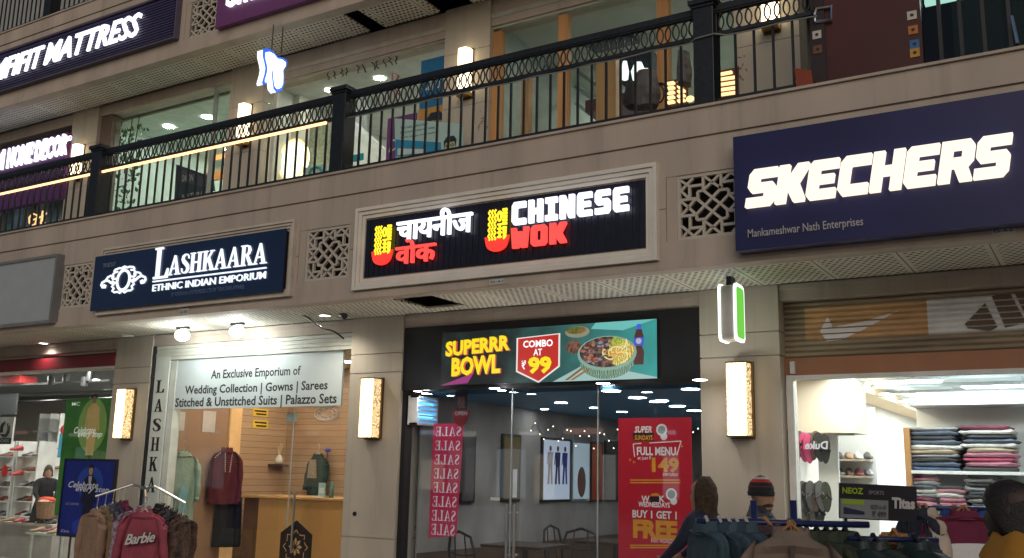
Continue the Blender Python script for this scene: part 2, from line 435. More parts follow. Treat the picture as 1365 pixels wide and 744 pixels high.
# lower soffit
hx0 = P(500, 404, .3)[0]; hx1 = P(560, 400, .3)[0]
mb = MB(); mb.box(XL, -5.75, .145, .99, 3.20, 3.22); mb.box(-5.28, XR, .145, .99, 3.20, 3.22); mb.box(-5.75, -5.28, .78, .99, 3.201, 3.22)
mb.build('soffit', perfm, bld)
MB().box(XL, XR, .13, 1.2, 3.5, 3.55).build('soffit_void', voidm, bld)
MB().box(XL, XR, .13, 8.9, 4.2, 4.46).build('floor_slab', tile, bld)
# lower pillars and party walls
for c in PIL:
    mb = MB()
    a, b = c-PW, c+PW
    for z0, z1 in ((0,.92),(.93,2.60),(2.61,2.80),(2.81,3.2)):
        mb.box(a, b, 1.0, 1.34, z0, z1)
    mb.box(a+.012, b-.012, 1.012, 1.32, .1, 3.19)
    mb.build('pillar', stone2, bld)
    if c > -13: MB().box(c-.1, c+.1, 1.34, 8.9, 0, 4.2).build('party_wall', plaster, bld)
MB().box(XL, XR, 8.9, 9.1, 0, 8.4).build('rear_wall', plaster, bld)
# lintels above the ground floor shopfronts
for i in range(len(PIL)-1):
    a, b = PIL[i]+PW, PIL[i+1]-PW
    mb = MB(); mb.box(a+.003, b-.003, 1.03, 1.30, 3.062, 3.198); mb.box(a+.003, b-.003, 1.015, 1.03, 3.15, 3.197)
    mb.build('lintel', stone, bld)

# ---------------- upper storey
YU, YP2 = 1.38, 2.1
PU = [-17.37, -13.67, -10.03, -6.28, -2.63, 1.1, 4.8]
mb = MB()
mb.box(XL-2, XR, YU-.012, YU+.12, 8.32, 8.52); mb.box(XL-2, XR, YU-.03, YU+.13, 8.525, 8.55); mb.box(XL-2, XR, YU+.01, YU+.12, 8.305, 8.32)
mb.box(XL-2, XR, YU, YU+.12, 7.95, 8.305); mb.box(XL-2, XR, YU, YU+.12, 7.26, 7.41); mb.box(XL-2, XR, YU-.018, YU+.14, 7.185, 7.257)
jx0, jz0 = P(252, 42, YU); jx1, jz1 = P(289, 0, YU)
mb.box(XL-2, jx0-.1, YU, YU+.12, 7.41, 7.95); mb.box(jx0-.095, jx0, YU+.004, YU+.12, 7.41, 7.95); mb.box(jx0+.6, XR, YU, YU+.12, 7.41, 7.95)
mb.build('upper_fascia', stone, bld)
MB().box(jx0-.2, jx0+.8, YU+.121, YU+.124, 7.3, 8.0).build('fascia_backing', voidm, bld)
mb = MB(); jali_geo(mb, jx0+.02, jx0+.58, 7.43, 7.93, YU+.02)
mb.box(jx0, jx0+.6, YU+.012, YU+.05, 7.41, 7.43); mb.box(jx0, jx0+.6, YU+.012, YU+.05, 7.93, 7.95)
mb.build('lattice_screen', jalim, bld)
# soffit of second storey, with a missing panel
ux = [(-8.75, -8.52), (-6.75, -6.45)]
u0, _ = P(462, 6, 1.6); u1, _ = P(505, 36, 2.0)
mb = MB(); x = XL-2
gap1 = (P(456,10,1.52)[0], P(476,4,1.52)[0])
gap2 = (P(566,2,1.75)[0], P(600,12,1.95)[0]+.25)
for a, b in (gap1, gap2):
    mb.box(x, a, YU+.14, YP2-.01, 7.2, 7.22); x = b
mb.box(x, XR, YU+.14, YP2-.01, 7.2, 7.22)
mb.build('soffit', perfu, bld)
MB().box(XL-2, XR, YU+.13, 2.4, 7.5, 7.55).build('soffit_void', voidm, bld)
MB().box(XL-2, XR, YU+.13, 9.0, 8.2, 8.5).build('floor_slab', tile, bld)
for c in PU:
    mb = MB(); a, b = c-.33, c+.33
    for z0, z1 in ((4.465,5.9),(5.906,6.6),(6.606,7.21)): mb.box(a, b, YP2, YP2+.3, z0, z1)
    mb.box(a+.01, b-.01, YP2+.01, YP2+.29, 4.47, 7.2)
    mb.build('pillar', stone2, bld)
    MB().box(c-.1, c+.1, YP2+.3, 8.9, 4.46, 8.2).build('party_wall', plaster, bld)
for i in range(len(PU)-1):
    a, b = PU[i]+.33, PU[i+1]-.33
    mb = MB()
    z = {0:6.80, 1:7.10, 2:6.86, 3:6.86}.get(i, 6.8)
    if i in (0,1): z = 7.02 if i == 0 else 7.04
    mb.box(a+.003, b-.003, YP2+.03, YP2+.28, z, 7.205)
    mb.build('lintel', stone, bld)
# third storey wall and its railing behind the roof edge
mb = MB(); mb.box(XL-2, XR, 3.6, 3.8, 8.5, 11.5)
mb.build('third_storey_wall', M('grey_render', (.33,.34,.33), .8, var=.1), bld)

# ---------------- railing builder
def railing(x0, x1, y, zb, label, group, step=.135, rings=True, posts=True, h=.84):
    r = thing('railing', label, 'railing', ((x0+x1)/2, y, zb), group)
    MB().box(x0, x1, y-.025, y+.025, zb+.025, zb+.065).build('bottom_rail', iron, r)
    zt = zb+h+.03
    mb = MB(); mb.box(x0, x1, y-.03, y+.03, zt-.055, zt); mb.box(x0, x1, y-.022, y+.022, zt-.07, zt-.055)
    mb.build('top_rail', iron, r)
    zr = zt-.235
    if rings:
        MB().box(x0, x1, y-.02, y+.02, zr-.03, zr).build('middle_rail', iron, r)
        mb = MB(); n = max(2, int((x1-x0)/.070)); st = (x1-x0)/n
        for k in range(n+1):
            cx = x0+k*st
            pts = []
            for q in range(18):
                an = 2*math.pi*q/18; px = cx+.062*math.cos(an)
                pts.append((min(max(px, x0), x1), y+.006*(1 if k % 2 else -1), zr+.083+.083*math.sin(an)))
            mb.tube(pts, .0075, 4, closed=True)
        mb.build('ring_frieze', iron, r, smooth=True)
    proto = None; n = int((x1-x0)/step)
    zt2 = zr-.03 if rings else zt-.07
    for k in range(1, n):
        cx = x0+(x1-x0)*k/n
        if proto is None:
            proto = MB().box(cx-.009, cx+.009, y-.009, y+.009, zb+.065, zt2).build('baluster', iron, r); c0 = cx
        else:
            o = proto.copy(); C.objects.link(o); o.location.x = cx-c0
    return r
def post(x, y, zb, label, h=.93, w_=.085):
    t = thing('railing_post', label, 'post', (x, y, zb), 'square black posts of the balcony railing')
    MB().box(x-w_, x+w_, y-w_, y+w_, zb, zb+h-.06).build('shaft', iron, t, bevel=.006)
    mb = MB(); mb.box(x-w_-.03, x+w_+.03, y-w_-.03, y+w_+.03, zb+h-.06, zb+h-.02); mb.box(x-w_-.012, x+w_+.012, y-w_-.012, y+w_+.012, zb+h-.085, zb+h-.06)
    mb.add([(x-w_-.02,y-w_-.02,zb+h-.02),(x+w_+.02,y-w_-.02,zb+h-.02),(x+w_+.02,y+w_+.02,zb+h-.02),(x-w_-.02,y+w_+.02,zb+h-.02),(x,y,zb+h+.03)], [(0,1,4),(1,2,4),(2,3,4),(3,0,4)])
    mb.build('cap', iron, t)
RY = .09
xp = [P(132,250,RY)[0], P(457,180,RY)[0], P(942.5,80,RY)[0]]
d = (xp[2]-xp[0])/2
posts_x = [xp[0]-d, xp[0], xp[1], xp[2], P(1084, 70, RY)[0]]
pl = ['', 'square black railing post left of the climbing vine, crossed by the orange LED strip', 'square black railing post just right of the glowing oval mirror', 'square black railing post in front of the glowing ladder lights', '']
for i, x in enumerate(posts_x):
    if i in (1,2,3): post(x, RY, 4.487, pl[i])
rl = ['black ring-topped balcony railing in front of the home decor shop',
      'black ring-topped balcony railing in front of the vine window and oval mirror',
      'black ring-topped balcony railing in front of the dental posters and pine frames',
      'short black ring-topped railing between the ladder lights and the dark red panel']
for i in range(4):
    railing(posts_x[i]+.086, posts_x[i+1]-(.086 if i < 3 else .0), RY, 4.487, rl[i], 'balcony railing spans')
# third-floor railing, top left
r = railing(-17.5, P(80,0,YU+.05)[0]-.05, YU+.06, 8.55, 'plain black railing in the top left corner, left of the short black post', None, step=.12, rings=False)
post(P(69,10,YU+.06)[0], YU+.06, 8.55, 'square black railing post at the top left, above the mattress sign')
railing(P(69,10,YU+.06)[0]+.09, -9.0, YU+.06, 8.55, 'plain black railing in the top left corner, right of the short black post', None, step=.12, rings=False)
# LED strip below the rings (left spans)
mb = MB()
a = posts_x[0]+.1; e = P(436,157,RY-.03)
zl = 4.487+.87-.235-.055
mb.box(a, e[0], RY-.045, RY-.027, zl-.012, zl+.012); 
mb2 = tag(mb.build('led_strip', E('strip_warm', (1,.50,.22), 3)), 'thin glowing orange LED strip along the left part of the balcony railing', 'LED strip')
# loose cable along the right spans
pts = []
for k in range(60):
    x = posts_x[2]+.05+(posts_x[4]-posts_x[2])*k/59
    pts.append((x, RY-.1 if abs(x-posts_x[3])<.14 else RY-.04, 4.487+.87-.285-.012*abs(math.sin(k*.45))))
tag(MB().tube(pts, .006, 5).build('cable', M('grey_cable', (.25,.25,.25), .6)), 'thin grey cable running along the railing under the rings', 'cable')
# ================================================================== SIGNS
def frame(parent, name, x0, x1, z0, z1, y, wd, mat, steps=3, d=.035):
    mb = MB()
    for k in range(steps):
        o = wd*k/steps; t = wd/steps*.86
        yy = y - d*(steps-k)/steps
        a, b, c, e = x0+o, x1-o, z0+o, z1-o
        mb.box(a, b, yy, y+.02, e-t, e); mb.box(a, b, yy, y+.02, c, c+t)
        mb.box(a, a+t, yy+.001, y+.02, c+t, e-t); mb.box(b-t, b, yy+.001, y+.02, c+t, e-t)
    return mb.build(name, mat, parent)
def door_tag(s, lb, rt, label):
    a, b, c, d = BX(lb, rt, -.02)
    t = thing('unit_plate', label, 'number plate', ((a+b)/2, -.02, c))
    MB().box(a, b, -.028, -.0185, c, d).build('plate', M('plate_'+s[-2:], (.5,.5,.47), .6), t)
    text(t, 'lettering', s, M('ink_'+s[-2:], (.02,.02,.02), .6), a+.012, b-.012, c+.014, d-.014, -.0285, .0008, .01)

# ---- mattress sign (second storey fascia)
navy_purple = M('purple_corrugated', (.055,.045,.115), .45, var=.15)
x1, z1 = P(238, 0, YU)[0], 8.10
x1 = P(242, 20, YU)[0]
t = thing('shop_sign', 'long purple ribbed sign with glowing white slanted letters ending in MATTRESS, top left', 'shop sign', (x1-2, YU, 7.35), 'shop signs')
zb = P(240, 52, YU-.02)[1]; zt = P(0, 73, YU-.02)[1]
mb = MB(); mb.box(-17.5, x1-.05, YU-.05, YU-.001, zb+.04, zt-.03)
n = 15
for k in range(n):
    z = zb+.05+(zt-zb-.1)*k/n
    mb.box(-17.5, x1-.06, YU-.075, YU-.05, z, z+(zt-zb-.1)/n*.6)
mb.build('ribbed_panel', navy_purple, t)
frame(t, 'frame', -17.6, x1, zb, zt, YU, .06, M('purple_frame', (.10,.085,.13), .6), 2, .09)
lw = E('letters_white_cool', (.93,.95,1), 1.9)
yl = YU-.085
a, b, c, e = BX((-2, 107), (188, 17), yl)
xe, ze = P(188, 47, yl)[0], 0
zlb = P(112, 86, yl)[1] if False else P(62, 87, yl)[1]; zlt = P(186, 18, yl)[1]
xs = P(62, 87, yl)[0]; xr = P(189, 30, yl)[0]
text(t, 'lettering', 'MATTRESS', lw, xs-.05, xr, zlb, zlt, yl, .03, .010, .28)
xs2 = P(-2, 100, yl)[0]; xr2 = P(58, 75, yl)[0]
wl = xr2-xs2
text(t, 'lettering', 'COMFIFIT', lw, xr2-wl*1.72, xr2+.02, zlb, zlt, yl, .03, .010, .28)
# ---- purple sign above the dentist
px0 = P(289, 38, YU-.06)[0]
zpb = P(289, 39, YU-.06)[1]
t = thing('shop_sign', 'plain plum purple sign box at the top edge above the tooth sign', 'shop sign', (px0+2, YU, zpb), 'shop signs')
MB().box(px0, P(432,0,YU-.06)[0]+.12, YU-.09, YU-.003, zpb, 8.3).build('box', M('plum_panel', (.17,.05,.17), .5, var=.06), t)
yl = YU-.093
a = P(303,6,yl)[0]
text(t, 'lettering', 'Smile Dental', lw, a, a+2.2, zpb+.235, zpb+.62, yl, .03, .02)
# ---- blank grey sign panel at far left, ground floor
x1, zt = P(77, 338, -.1); zb = P(66, 430, -.1)[1]
t = thing('blank_sign', 'blank grey sign board left of the lattice panel, with no writing', 'sign board', (x1-1.5, -.05, zb), 'shop signs')
mb = MB(); mb.box(-14.1, x1-.04, -.085, -.003, zb+.02, zt-.02)
mb.build('panel', M('grey_board', (.36,.40,.42), .5, var=.05), t)
frame(t, 'frame', -14.15, x1, zb, zt, -.003, .04, M('dark_steel', (.22,.22,.22), .5, .2), 1, .10)

# ---- ethnic emporium sign
blue_ac = M('navy_acrylic', (.012,.028,.085), .22, var=.12, scale=1.2)
x0 = P(121,417,-.06)[0]; x1 = -6.885
t = thing('shop_sign', 'navy blue sign with glowing white serif letters and an oval scroll emblem', 'shop sign', (-8.4, -.03, 3.3), 'shop signs')
frame(t, 'frame', x0+.06, -6.83, 3.275, 4.06, -.002, .085, lipm, 3, .045)
MB().box(x0, x1-.03, -.075, -.05, 3.325, 3.965).build('panel', blue_ac, t)
MB().box(x0+.1, x1-.05, -.05, -.0025, 3.36, 3.95).build('panel_box', black, t)
lwB = E('letters_white_soft', (.86,.93,1), 1.25)
ys = -.078
a, c = P(205, 373, ys); b, d = P(356, 325, ys)
zL0 = P(206, 372, ys)[1]; zL1 = P(206, 334, ys)[1]
# tall first L, then the rest
b1 = P(356, 350, ys)[0]; zr1 = P(356, 325, ys)[1]; zr0 = P(356, 352, ys)[1]
aL = P(226, 360, ys)[0]
glyphs(t, 'lettering', 'L', SF, lwB, a, aL-.01, zL0-.005, zL1+.02, ys, .018)
glyphs(t, 'lettering', 'ASHKAARA', SF, lwB, aL, b1, P(300,358,ys)[1], P(300,331.5,ys)[1], ys, .018, gap=.02)
zln = P(300, 364, ys)[1]
MB().box(P(204,378,ys)[0], b1, ys-.012, ys, zln-.006, zln+.008).build('rule', lwB, t)
z0 = P(206, 389, ys)[1]; z1_ = P(206, 378, ys)[1]
text(t, 'lettering', 'ETHNIC INDIAN EMPORIUM', lwB, P(204,385,ys)[0], b1, z0+.004, z1_-.014, ys, .012, .004)
text(t, 'lettering', 'BY KHURANA ENTERPRISES LTD BY TANUSHRI APPAREL', M('faint_blue_ink', (.10,.17,.28), .6), P(228,394,ys)[0], P(326,380,ys)[0], z0-.075, z0-.03, -.0755, .002, .004)
text(t, 'lettering', 'TM 2872137', M('faint_ink', (.2,.26,.34), .6), P(137,355,ys)[0], P(154,350,ys)[0], P(137,357,ys)[1], P(137,351.5,ys)[1], -.0755, .002, .005)
# scroll emblem
cx, cz = P(165, 373.5, ys); rx2 = P(174,373,ys)[0]-cx
rz2 = (P(165,361,ys)[1]-P(165,387,ys)[1])/2
mb = MB()
yy = ys-.006
mb.tube([(cx+rx2*.92*math.cos(2*math.pi*k/28), yy, cz+rz2*math.sin(2*math.pi*k/28)) for k in range(28)], .017, 5, closed=True)
wE = (P(194,373,ys)[0]-P(135,380,ys)[0])/2
def curl(pts, r=.012): mb.tube([(cx+sx*px*wE, yy, cz+pz*rz2) for px, pz in pts], r, 5)
for sx in (-1, 1):
    curl([(.30,.95),(.42,.90),(.50,.72),(.46,.5),(.58,.62),(.72,.5),(.80,.25)])
    curl([(.05,1.35),(.12,1.22),(.25,1.28),(.40,1.2),(.46,1.02),(.40,.9)])
    curl([(.42,-.30),(.55,-.15),(.68,.10),(.82,.18),(.96,.02),(1.0,-.25),(.93,-.50),(.82,-.52),(.80,-.35),(.88,-.28)], .014)
    curl([(.40,-.72),(.46,-1.0),(.36,-1.15),(.22,-1.12),(.10,-1.28),(.04,-1.12)])
    curl([(.42,-.30),(.50,-.55),(.40,-.72)])
    curl([(.36,.25),(.48,.22),(.54,.36),(.47,.44)])
    curl([(.36,-.2),(.44,-.1),(.5,.02)])
mb.tube([(cx, yy, cz+rz2*1.15), (cx, yy, cz+rz2*1.45)], .012, 5)
mb.build('emblem', lwB, t)

# ---- noodle shop sign
t = thing('shop_sign', 'black sign in a stepped stone frame with glowing noodle bowl marks and words', 'shop sign', (-4.5, -.03, 3.3), 'shop signs')
frame(t, 'frame', -6.035, -2.925, 3.265, 4.065, -.002, .11, M('pale_sign_frame', (.74,.70,.63), .6, var=.06), 3, .05)
MB().box(-5.92, -3.04, -.012, -.0025, 3.385, 3.945).build('panel', M('black_ribbed', (.010,.010,.022), .4, var=.3, scale=12), t)
mb = MB()
for k in range(46):
    x = -5.90+2.84*k/46
    mb.box(x, x+.035, -.02, -.012, 3.387, 3.943)
mb.build('rib_panel', M('black_rib', (.009,.009,.022), .35, var=.3), t)
ys = -.04
lwh = E('letters_white_blue', (.86,.87,1), 1.8)
lred = E('letters_red', (1,.06,.05), 1.5)
lyel = E('letters_yellow', (1,.72,.02), 1.6)
lred2 = E('bowl_red', (1,.03,.02), 1.25)
a = P(684,303,ys)[0]; b = P(839,270,ys)[0]
z0 = P(686,301,ys)[1]; z1_ = P(686,271,ys)[1]
glyphs(t, 'lettering', 'CHINESE', GL, lwh, a, b, z0, z1_, ys, .03, gap=.17)
b = P(756,320,ys)[0]; z0b = P(686,332,ys)[1]; z1b = P(686,305,ys)[1]
glyphs(t, 'lettering', 'WOK', GL, lred, P(683,320,ys)[0], b, z0b, z1b, ys, .03, gap=.14)
text(t, 'lettering', 'चायनीज', lwh, P(531,300,ys)[0], P(631,285,ys)[0], P(545,320,ys)[1], P(612,276,ys)[1]+.005, ys, .03, .012)
text(t, 'lettering', 'वोक', lred, P(529,340,ys)[0], P(582,330,ys)[0], P(540,352,ys)[1], P(548,319,ys)[1], ys, .03, .012)
def noodle(lpx):
    # (left, right, top, bottom) px of mark
    xl, xr_, yt, yb = lpx
    X0, Z0 = P(xl, yb, ys); X1 = P(xr_, yb, ys)[0]; Z1 = P((xl+xr_)/2, yt, ys)[1]; Z0 = P((xl+xr_)/2, yb, ys)[1]
    W = X1-X0; H = Z1-Z0
    q = lambda u, v: (X0+u*W, Z0+v*H)
    mb = MB()
    bowl = [q(0,.36), q(.03,.25)]+[q(.5+.47*math.cos(math.pi+math.pi*k/10)*(.95), .24-.24*math.sin(math.pi*k/10)**.8*.98) for k in range(1,10)]+[q(.97,.25), q(1,.36), q(.94,.36), q(.9,.31), q(.1,.31), q(.06,.36)]
    mb.prism(bowl, ys-.02, ys, back=False)
    mb.build('bowl_mark', lred2, t)
    mb = MB()
    for u in (.20,.32,.44):
        pts = [(q(u+.035*math.sin(k*1.5), .27+.71*k/22)[0], ys-.024, q(0, .27+.71*k/22)[1]) for k in range(23)]
        mb.tube(pts, W*.034, 5)
    for u in (.78,.88):
        for k in range(5):
            a_, b_ = q(u-.035, .60+.08*k); mb.box(a_, a_+W*.075, ys-.03, ys-.012, b_, b_+H*.06)
    mb.prism([q(.76,.56),q(.90,.56),q(.88,.30),q(.80,.26)], ys-.03, ys-.01)
    sp = [(q(.62+.10*math.cos(k*.55)*(1-.03*k), .80+.13*math.sin(k*.55)*(1-.03*k))[0], ys-.024, q(0,.80+.13*math.sin(k*.55)*(1-.03*k))[1]) for k in range(15)]
    mb.tube(sp, W*.04, 5)
    for v in (.62,.52,.43,.33):
        mb.line(q(.54,v), q(.72,v), H*.035, ys-.03, ys-.012)
    mb.line(q(.63,.30), q(.63,.64), W*.06, ys-.028, ys-.012)
    mb.build('noodle_mark', lyel, t)
noodle((496,523.5,301,354)); noodle((647,679,279,336))

# ---- shoe brand sign at right
t = thing('shop_sign', 'large projecting navy sign box with glowing white slanted block letters, at the right edge', 'shop sign', (-1, -.1, 3.15), 'shop signs')
ybx = -.16
x0 = P(977,183,ybx)[0]; zt = P(977,183,ybx)[1]; zb = P(981,335,ybx)[1]
MB().box(x0, .42, ybx, -.0025, zb, zt).build('box', M('navy_vinyl', (.014,.014,.085), .38, var=.15, scale=1.5), t)
ys = ybx-.002
lsk = E('letters_white_warm', (1,.84,.66), 1.35)
a, z0 = P(996,280,ys); b = P(1345,230,ys)[0]; z1_ = P(1020,227,ys)[1]
glyphs(t, 'lettering', 'SKECHERS', GL, lsk, P(995,262,ys)[0], P(1358,210,ys)[0]-.02, P(1000,278,ys)[1], P(1345,180,ys)[1], ys, .05, shear=.24, gap=.03)
text(t, 'lettering', 'Mankameshwar Nath Enterprises', M('pale_lettering', (.42,.40,.42), .5), P(997,313,ys)[0], P(1151,303,ys)[0], P(999,320,ys)[1], P(999,306,ys)[1], ys, .004, .006)
door_tag('G-60', (239,420), (252,411), 'small plate reading a unit number below the navy emporium sign')
door_tag('G-61', (653,380), (673,371), 'small plate reading G-61 below the black noodle shop sign')
door_tag('G-62', (1322,314), (1353,301), 'small plate reading G-62 below the navy shoe sign')

# ---- home decor sign on the upper floor
ys = YP2-.02
xb = P(95,178,ys)[0]; zt = P(95,175,ys)[1]; zb = P(0,255,ys)[1]
t = thing('shop_sign', 'deep purple sign reading HOME DECOR in glowing white, behind the railing', 'shop sign', (xb-1.4, ys, 6), 'shop signs')
zt = P(0,202,ys)[1]
MB().box(-17.0, xb, ys-.06, ys+.05, 5.75, zt).build('box', M('deep_purple', (.11,.025,.15), .4, var=.1), t)
ys -= .062
a, z0 = P(47,222,ys); b = P(92,205,ys)[0]
zl0 = P(20,222,ys)[1]-.0; zl1 = P(22,195,ys)[1]
hl = E('letters_home', (.88,.92,1), 2.2)
text(t, 'lettering', 'HOME DECOR', hl, P(11,215,ys)[0], P(90,200,ys)[0], P(20,223,ys)[1], P(20,196,ys)[1], ys, .03, .02)
text(t, 'lettering', 'MAHAVASTRAM', hl, P(11,215,ys)[0]-2.6, P(6,215,ys)[0], P(20,223,ys)[1], P(20,196,ys)[1], ys, .03, .02)
zz = P(70,190,ys)[1]
text(t, 'lettering', '& FURNISHING STUDIO', hl, P(40,198,ys)[0], P(96,184,ys)[0], zz-.05, zz+.04, ys, .012, .006)

# ---- tooth sign hanging from the soffit
tx, tz = P(364, 94, 1.35)
tt = thing('tooth_sign', 'glowing white and blue tooth shaped sign hanging from the upper soffit', 'sign', (tx, 1.35, tz))
tout = [PXP(300+u/4.55, v/4.55, tx) for u, v in ((237,300),(262,296),(292,312),(318,345),(352,352),(376,372),(374,398),(356,425),(358,470),(356,520),(342,550),(318,558),(300,535),(298,520),(292,470),(289,432),(280,426),(268,455),(256,508),(236,512),(232,498),(246,450),(252,415),(246,380),(236,340))]
tcy = sum(p[0] for p in tout)/len(tout); tcz = sum(p[1] for p in tout)/len(tout)
def tooth_slab(xa, xb, k):
    ps = [(tcy+(y-tcy)*k, tcz+(z-tcz)*k) for y, z in tout]
    mb = MB(); n = len(ps)
    if sum(ps[i][0]*ps[(i+1) % n][1]-ps[(i+1) % n][0]*ps[i][1] for i in range(n)) < 0: ps = ps[::-1]
    return mb.add([(xb, y, z) for y, z in ps]+[(xa, y, z) for y, z in ps], [tuple(range(n)), tuple(range(2*n-1, n-1, -1))]+[(i, i+n, (i+1) % n+n, (i+1) % n) for i in range(n)])
tooth_slab(tx-.12, tx-.02, 1.0).build('body', E('tooth_side', (.88,.95,1), 1.5), tt)
tooth_slab(tx-.0195, tx, 1.02).build('rim', E('tooth_blue', (.02,.16,.95), 1.0), tt)
tooth_slab(tx+.0005, tx+.012, .86).build('face', E('tooth_white', (.93,.98,1), 2.0), tt)
mb = MB(); mb.tube([(tx-.03,1.33,tz+.27),(tx-.03,1.33,7.2)], .008); mb.tube([(tx+.05,1.42,tz+.25),(tx+.05,1.42,7.2)], .008); mb.build('hanger', iron, tt)

# ---- green and white double sided sign on the third pillar
gx, gz = P(975, 418, .55)
gt = thing('projecting_sign', 'small green and white projecting lightbox on a bracket in front of the right pillar', 'sign', (gx, .55, gz))
h2 = (P(975,380,.55)[1]-P(975,456,.55)[1])/2
def rrect(a, b, r=.05, n=4):
    out = []
    for cx_, cz_, s0 in ((a-r,b-r,0),(-a+r,b-r,90),(-a+r,-b+r,180),(a-r,-b+r,270)):
        for k in range(n+1):
            an = math.radians(s0+90*k/n); out.append((cx_+r*math.cos(an), cz_+r*math.sin(an)))
    return out
Rm = Matrix.Translation((gx, .55, gz)) @ Matrix.Rotation(math.radians(92), 4, 'Z')
MB().prism(rrect(.115,h2-.01), -.054, .054).xf(Rm).build('casing', M('white_casing', (.55,.53,.5), .4), gt)
ew = E('edge_white', (.85,1,.9), 2.4)
mb = MB(); mb.prism(rrect(.125,h2), -.072, -.055); mb.prism(rrect(.125,h2), .055, .072); mb.xf(Rm).build('light_edge', ew, gt)
mb = MB(); mb.prism(rrect(.105,h2-.025,.035), -.075, -.0725); mb.prism(rrect(.105,h2-.025,.035), .0725, .075); mb.xf(Rm).build('face', E('green_face', (.16,.62,.06), 1.0), gt)
mb = MB(); mb.xf(Rm)
MB().box(gx-.02, gx+.02, .5, .6, gz+h2-.02, 3.2).build('bracket', iron, gt)

# ================================================================== WALL LAMPS
scm = sconcemat('perforated_gold_shade'); scm_side = sconcemat('perforated_gold_side', .22, 1.5, (.5,.26,.07))
goldm = M('dark_gold', (.16,.10,.04), .4, .8)
def sconce(x, z, y, wd, ht, label, glow=None):
    t = thing('wall_lamp', label, 'wall lamp', (x, y, z), 'lit wall lamps on the pillars')
    MB().box(x-wd/2-.02, x+wd/2+.02, y-.03, y, z-ht/2-.02, z+ht/2+.02).build('back_plate', goldm, t)
    MB().box(x-wd/2+.004, x+wd/2-.004, y-.15, y-.03, z-ht/2, z+ht/2).build('shade', scm, t)
    for sx in (-1, 1): MB().box(x+sx*(wd/2-.003), x+sx*(wd/2+.002), y-.148, y-.03, z-ht/2, z+ht/2).build('side_screen', scm_side, t)
    for zz in (z-ht/2-.012, z+ht/2): MB().box(x-wd/2-.004, x+wd/2+.004, y-.153, y-.028, zz, zz+.012).build('end_cap', goldm, t)
for (l, b), (r_, tp), lab in (((152,584),(175,519),'tall perforated gold wall lamp on the pillar beside the blue standee'),
                        ((481,583),(503,505),'tall perforated gold wall lamp on the pillar between the emporium and noodle shop'),
                        ((971,581),(998,484),'tall perforated gold wall lamp on the pillar left of the sports shop')):
    x0, z0 = P(l, b, .9); x1, z1_ = P(r_, tp, .9)
    sconce((x0+x1)/2, (z0+z1_)/2, 1.0, .17, z1_-z0, lab)
upE = E('upper_shade', (1,.80,.48), 4)
def sconce2(px, yt, yb, label):
    x, zt = P(px, yt, YP2-.1); zb = P(px, yb, YP2-.1)[1]
    t = thing('wall_lamp', label, 'wall lamp', (x, YP2, zb), 'lit wall lamps on the pillars')
    MB().box(x-.085, x+.085, YP2-.02, YP2, zb-.02, zt+.02).build('back_plate', goldm, t)
    prof = [(-.08,-.02),(-.08,-.10),(-.045,-.14),(.045,-.14),(.08,-.10),(.08,-.02)]
    MB().loft([[(x+a, YP2+b, z) for a, b in prof] for z in (zb+.05, zt)]).build('shade', upE, t)
    MB().loft([[(x+a*1.05, YP2+b*1.03-.001, z) for a, b in prof] for z in (zb, zb+.05)]).build('end_cap', M('gold_cap', (.5,.33,.1), .3, .9), t)
sconce2(102, 193, 237, 'short glowing wall lamp on the upper pillar beside the HOME DECOR sign')
sconce2(324, 139, 192, 'short glowing wall lamp on the upper pillar under the tooth sign')
sconce2(618, 65, 127, 'short glowing wall lamp on the upper pillar right of the dental posters')
sconce2(1024, -22, 38, 'short glowing wall lamp on the upper pillar left of the dark red panel')

# ================================================================== SOFFIT LIGHTS
def downlight(px, py, y, label, z=3.2, r=.06, st=True):
    d = ray(px, py); q = CAM + d*((z-.012-CAM.z)/d.z)
    t = thing('downlight', label, 'downlight', (q.x, q.y, z), 'round downlights in the lower soffit')
    MB().lathe([(r*1.25,0),(r*1.3,-.012),(r,-.014),(r*.98,-.004)], (q.x,q.y,z), 20).build('ring', whitep, t)
    MB().lathe([(.001,-.010),(r*.97,-.009)], (q.x,q.y,z), 20).build('lens', whiteE if st else whitep, t)
    if st:
        l = bpy.data.lights.new('downlight_beam', 'SPOT'); l.energy = st; l.spot_size = 2.5; l.spot_blend = .8; l.shadow_soft_size = .05; l.color = (1,.93,.8)
        o = bpy.data.objects.new('downlight_beam', l); C.objects.link(o); adopt(o, t); o.location = (q.x, q.y, z-.03)
downlight(58, 458, .5, 'lit round downlight in the soffit at far left', st=26)
downlight(433, 421, .5, 'lit round downlight in the soffit above the left edge of the middle pillar', st=34)
downlight(170, 448, .5, 'unlit round downlight in the soffit above the left pillar', st=0)
def spot(px, py, label, en):
    d = ray(px, py); q = CAM + d*((3.10-CAM.z)/d.z)
    t = thing('spotlight', label, 'spotlight', (q.x, q.y, 3.2), 'bright bulbs hanging under the soffit')
    MB().tube([(q.x,q.y,3.2),(q.x,q.y,3.15)], .02).build('stem', black_r, t)
    MB().box(q.x-.09, q.x+.09, q.y-.025, q.y+.025, 3.17, 3.198).build('base', black_r, t)
    MB().ell((q.x,q.y,3.10), .085, .085, .07).build('bulb', E('bulb_glow', (.95,1,.98), 18), t, smooth=True)
    l = bpy.data.lights.new('bulb_light', 'POINT'); l.energy = en; l.shadow_soft_size = .07; l.color = (.93,1,.95)
    o = bpy.data.objects.new('bulb_light', l); C.objects.link(o); adopt(o, t); o.location = (q.x, q.y-.03, 2.96)
spot(243, 447, 'bright round bulb under the soffit, left one of the two above the white banner', 15)
spot(316, 442, 'bright round bulb under the soffit, right one of the two above the white banner', 15)
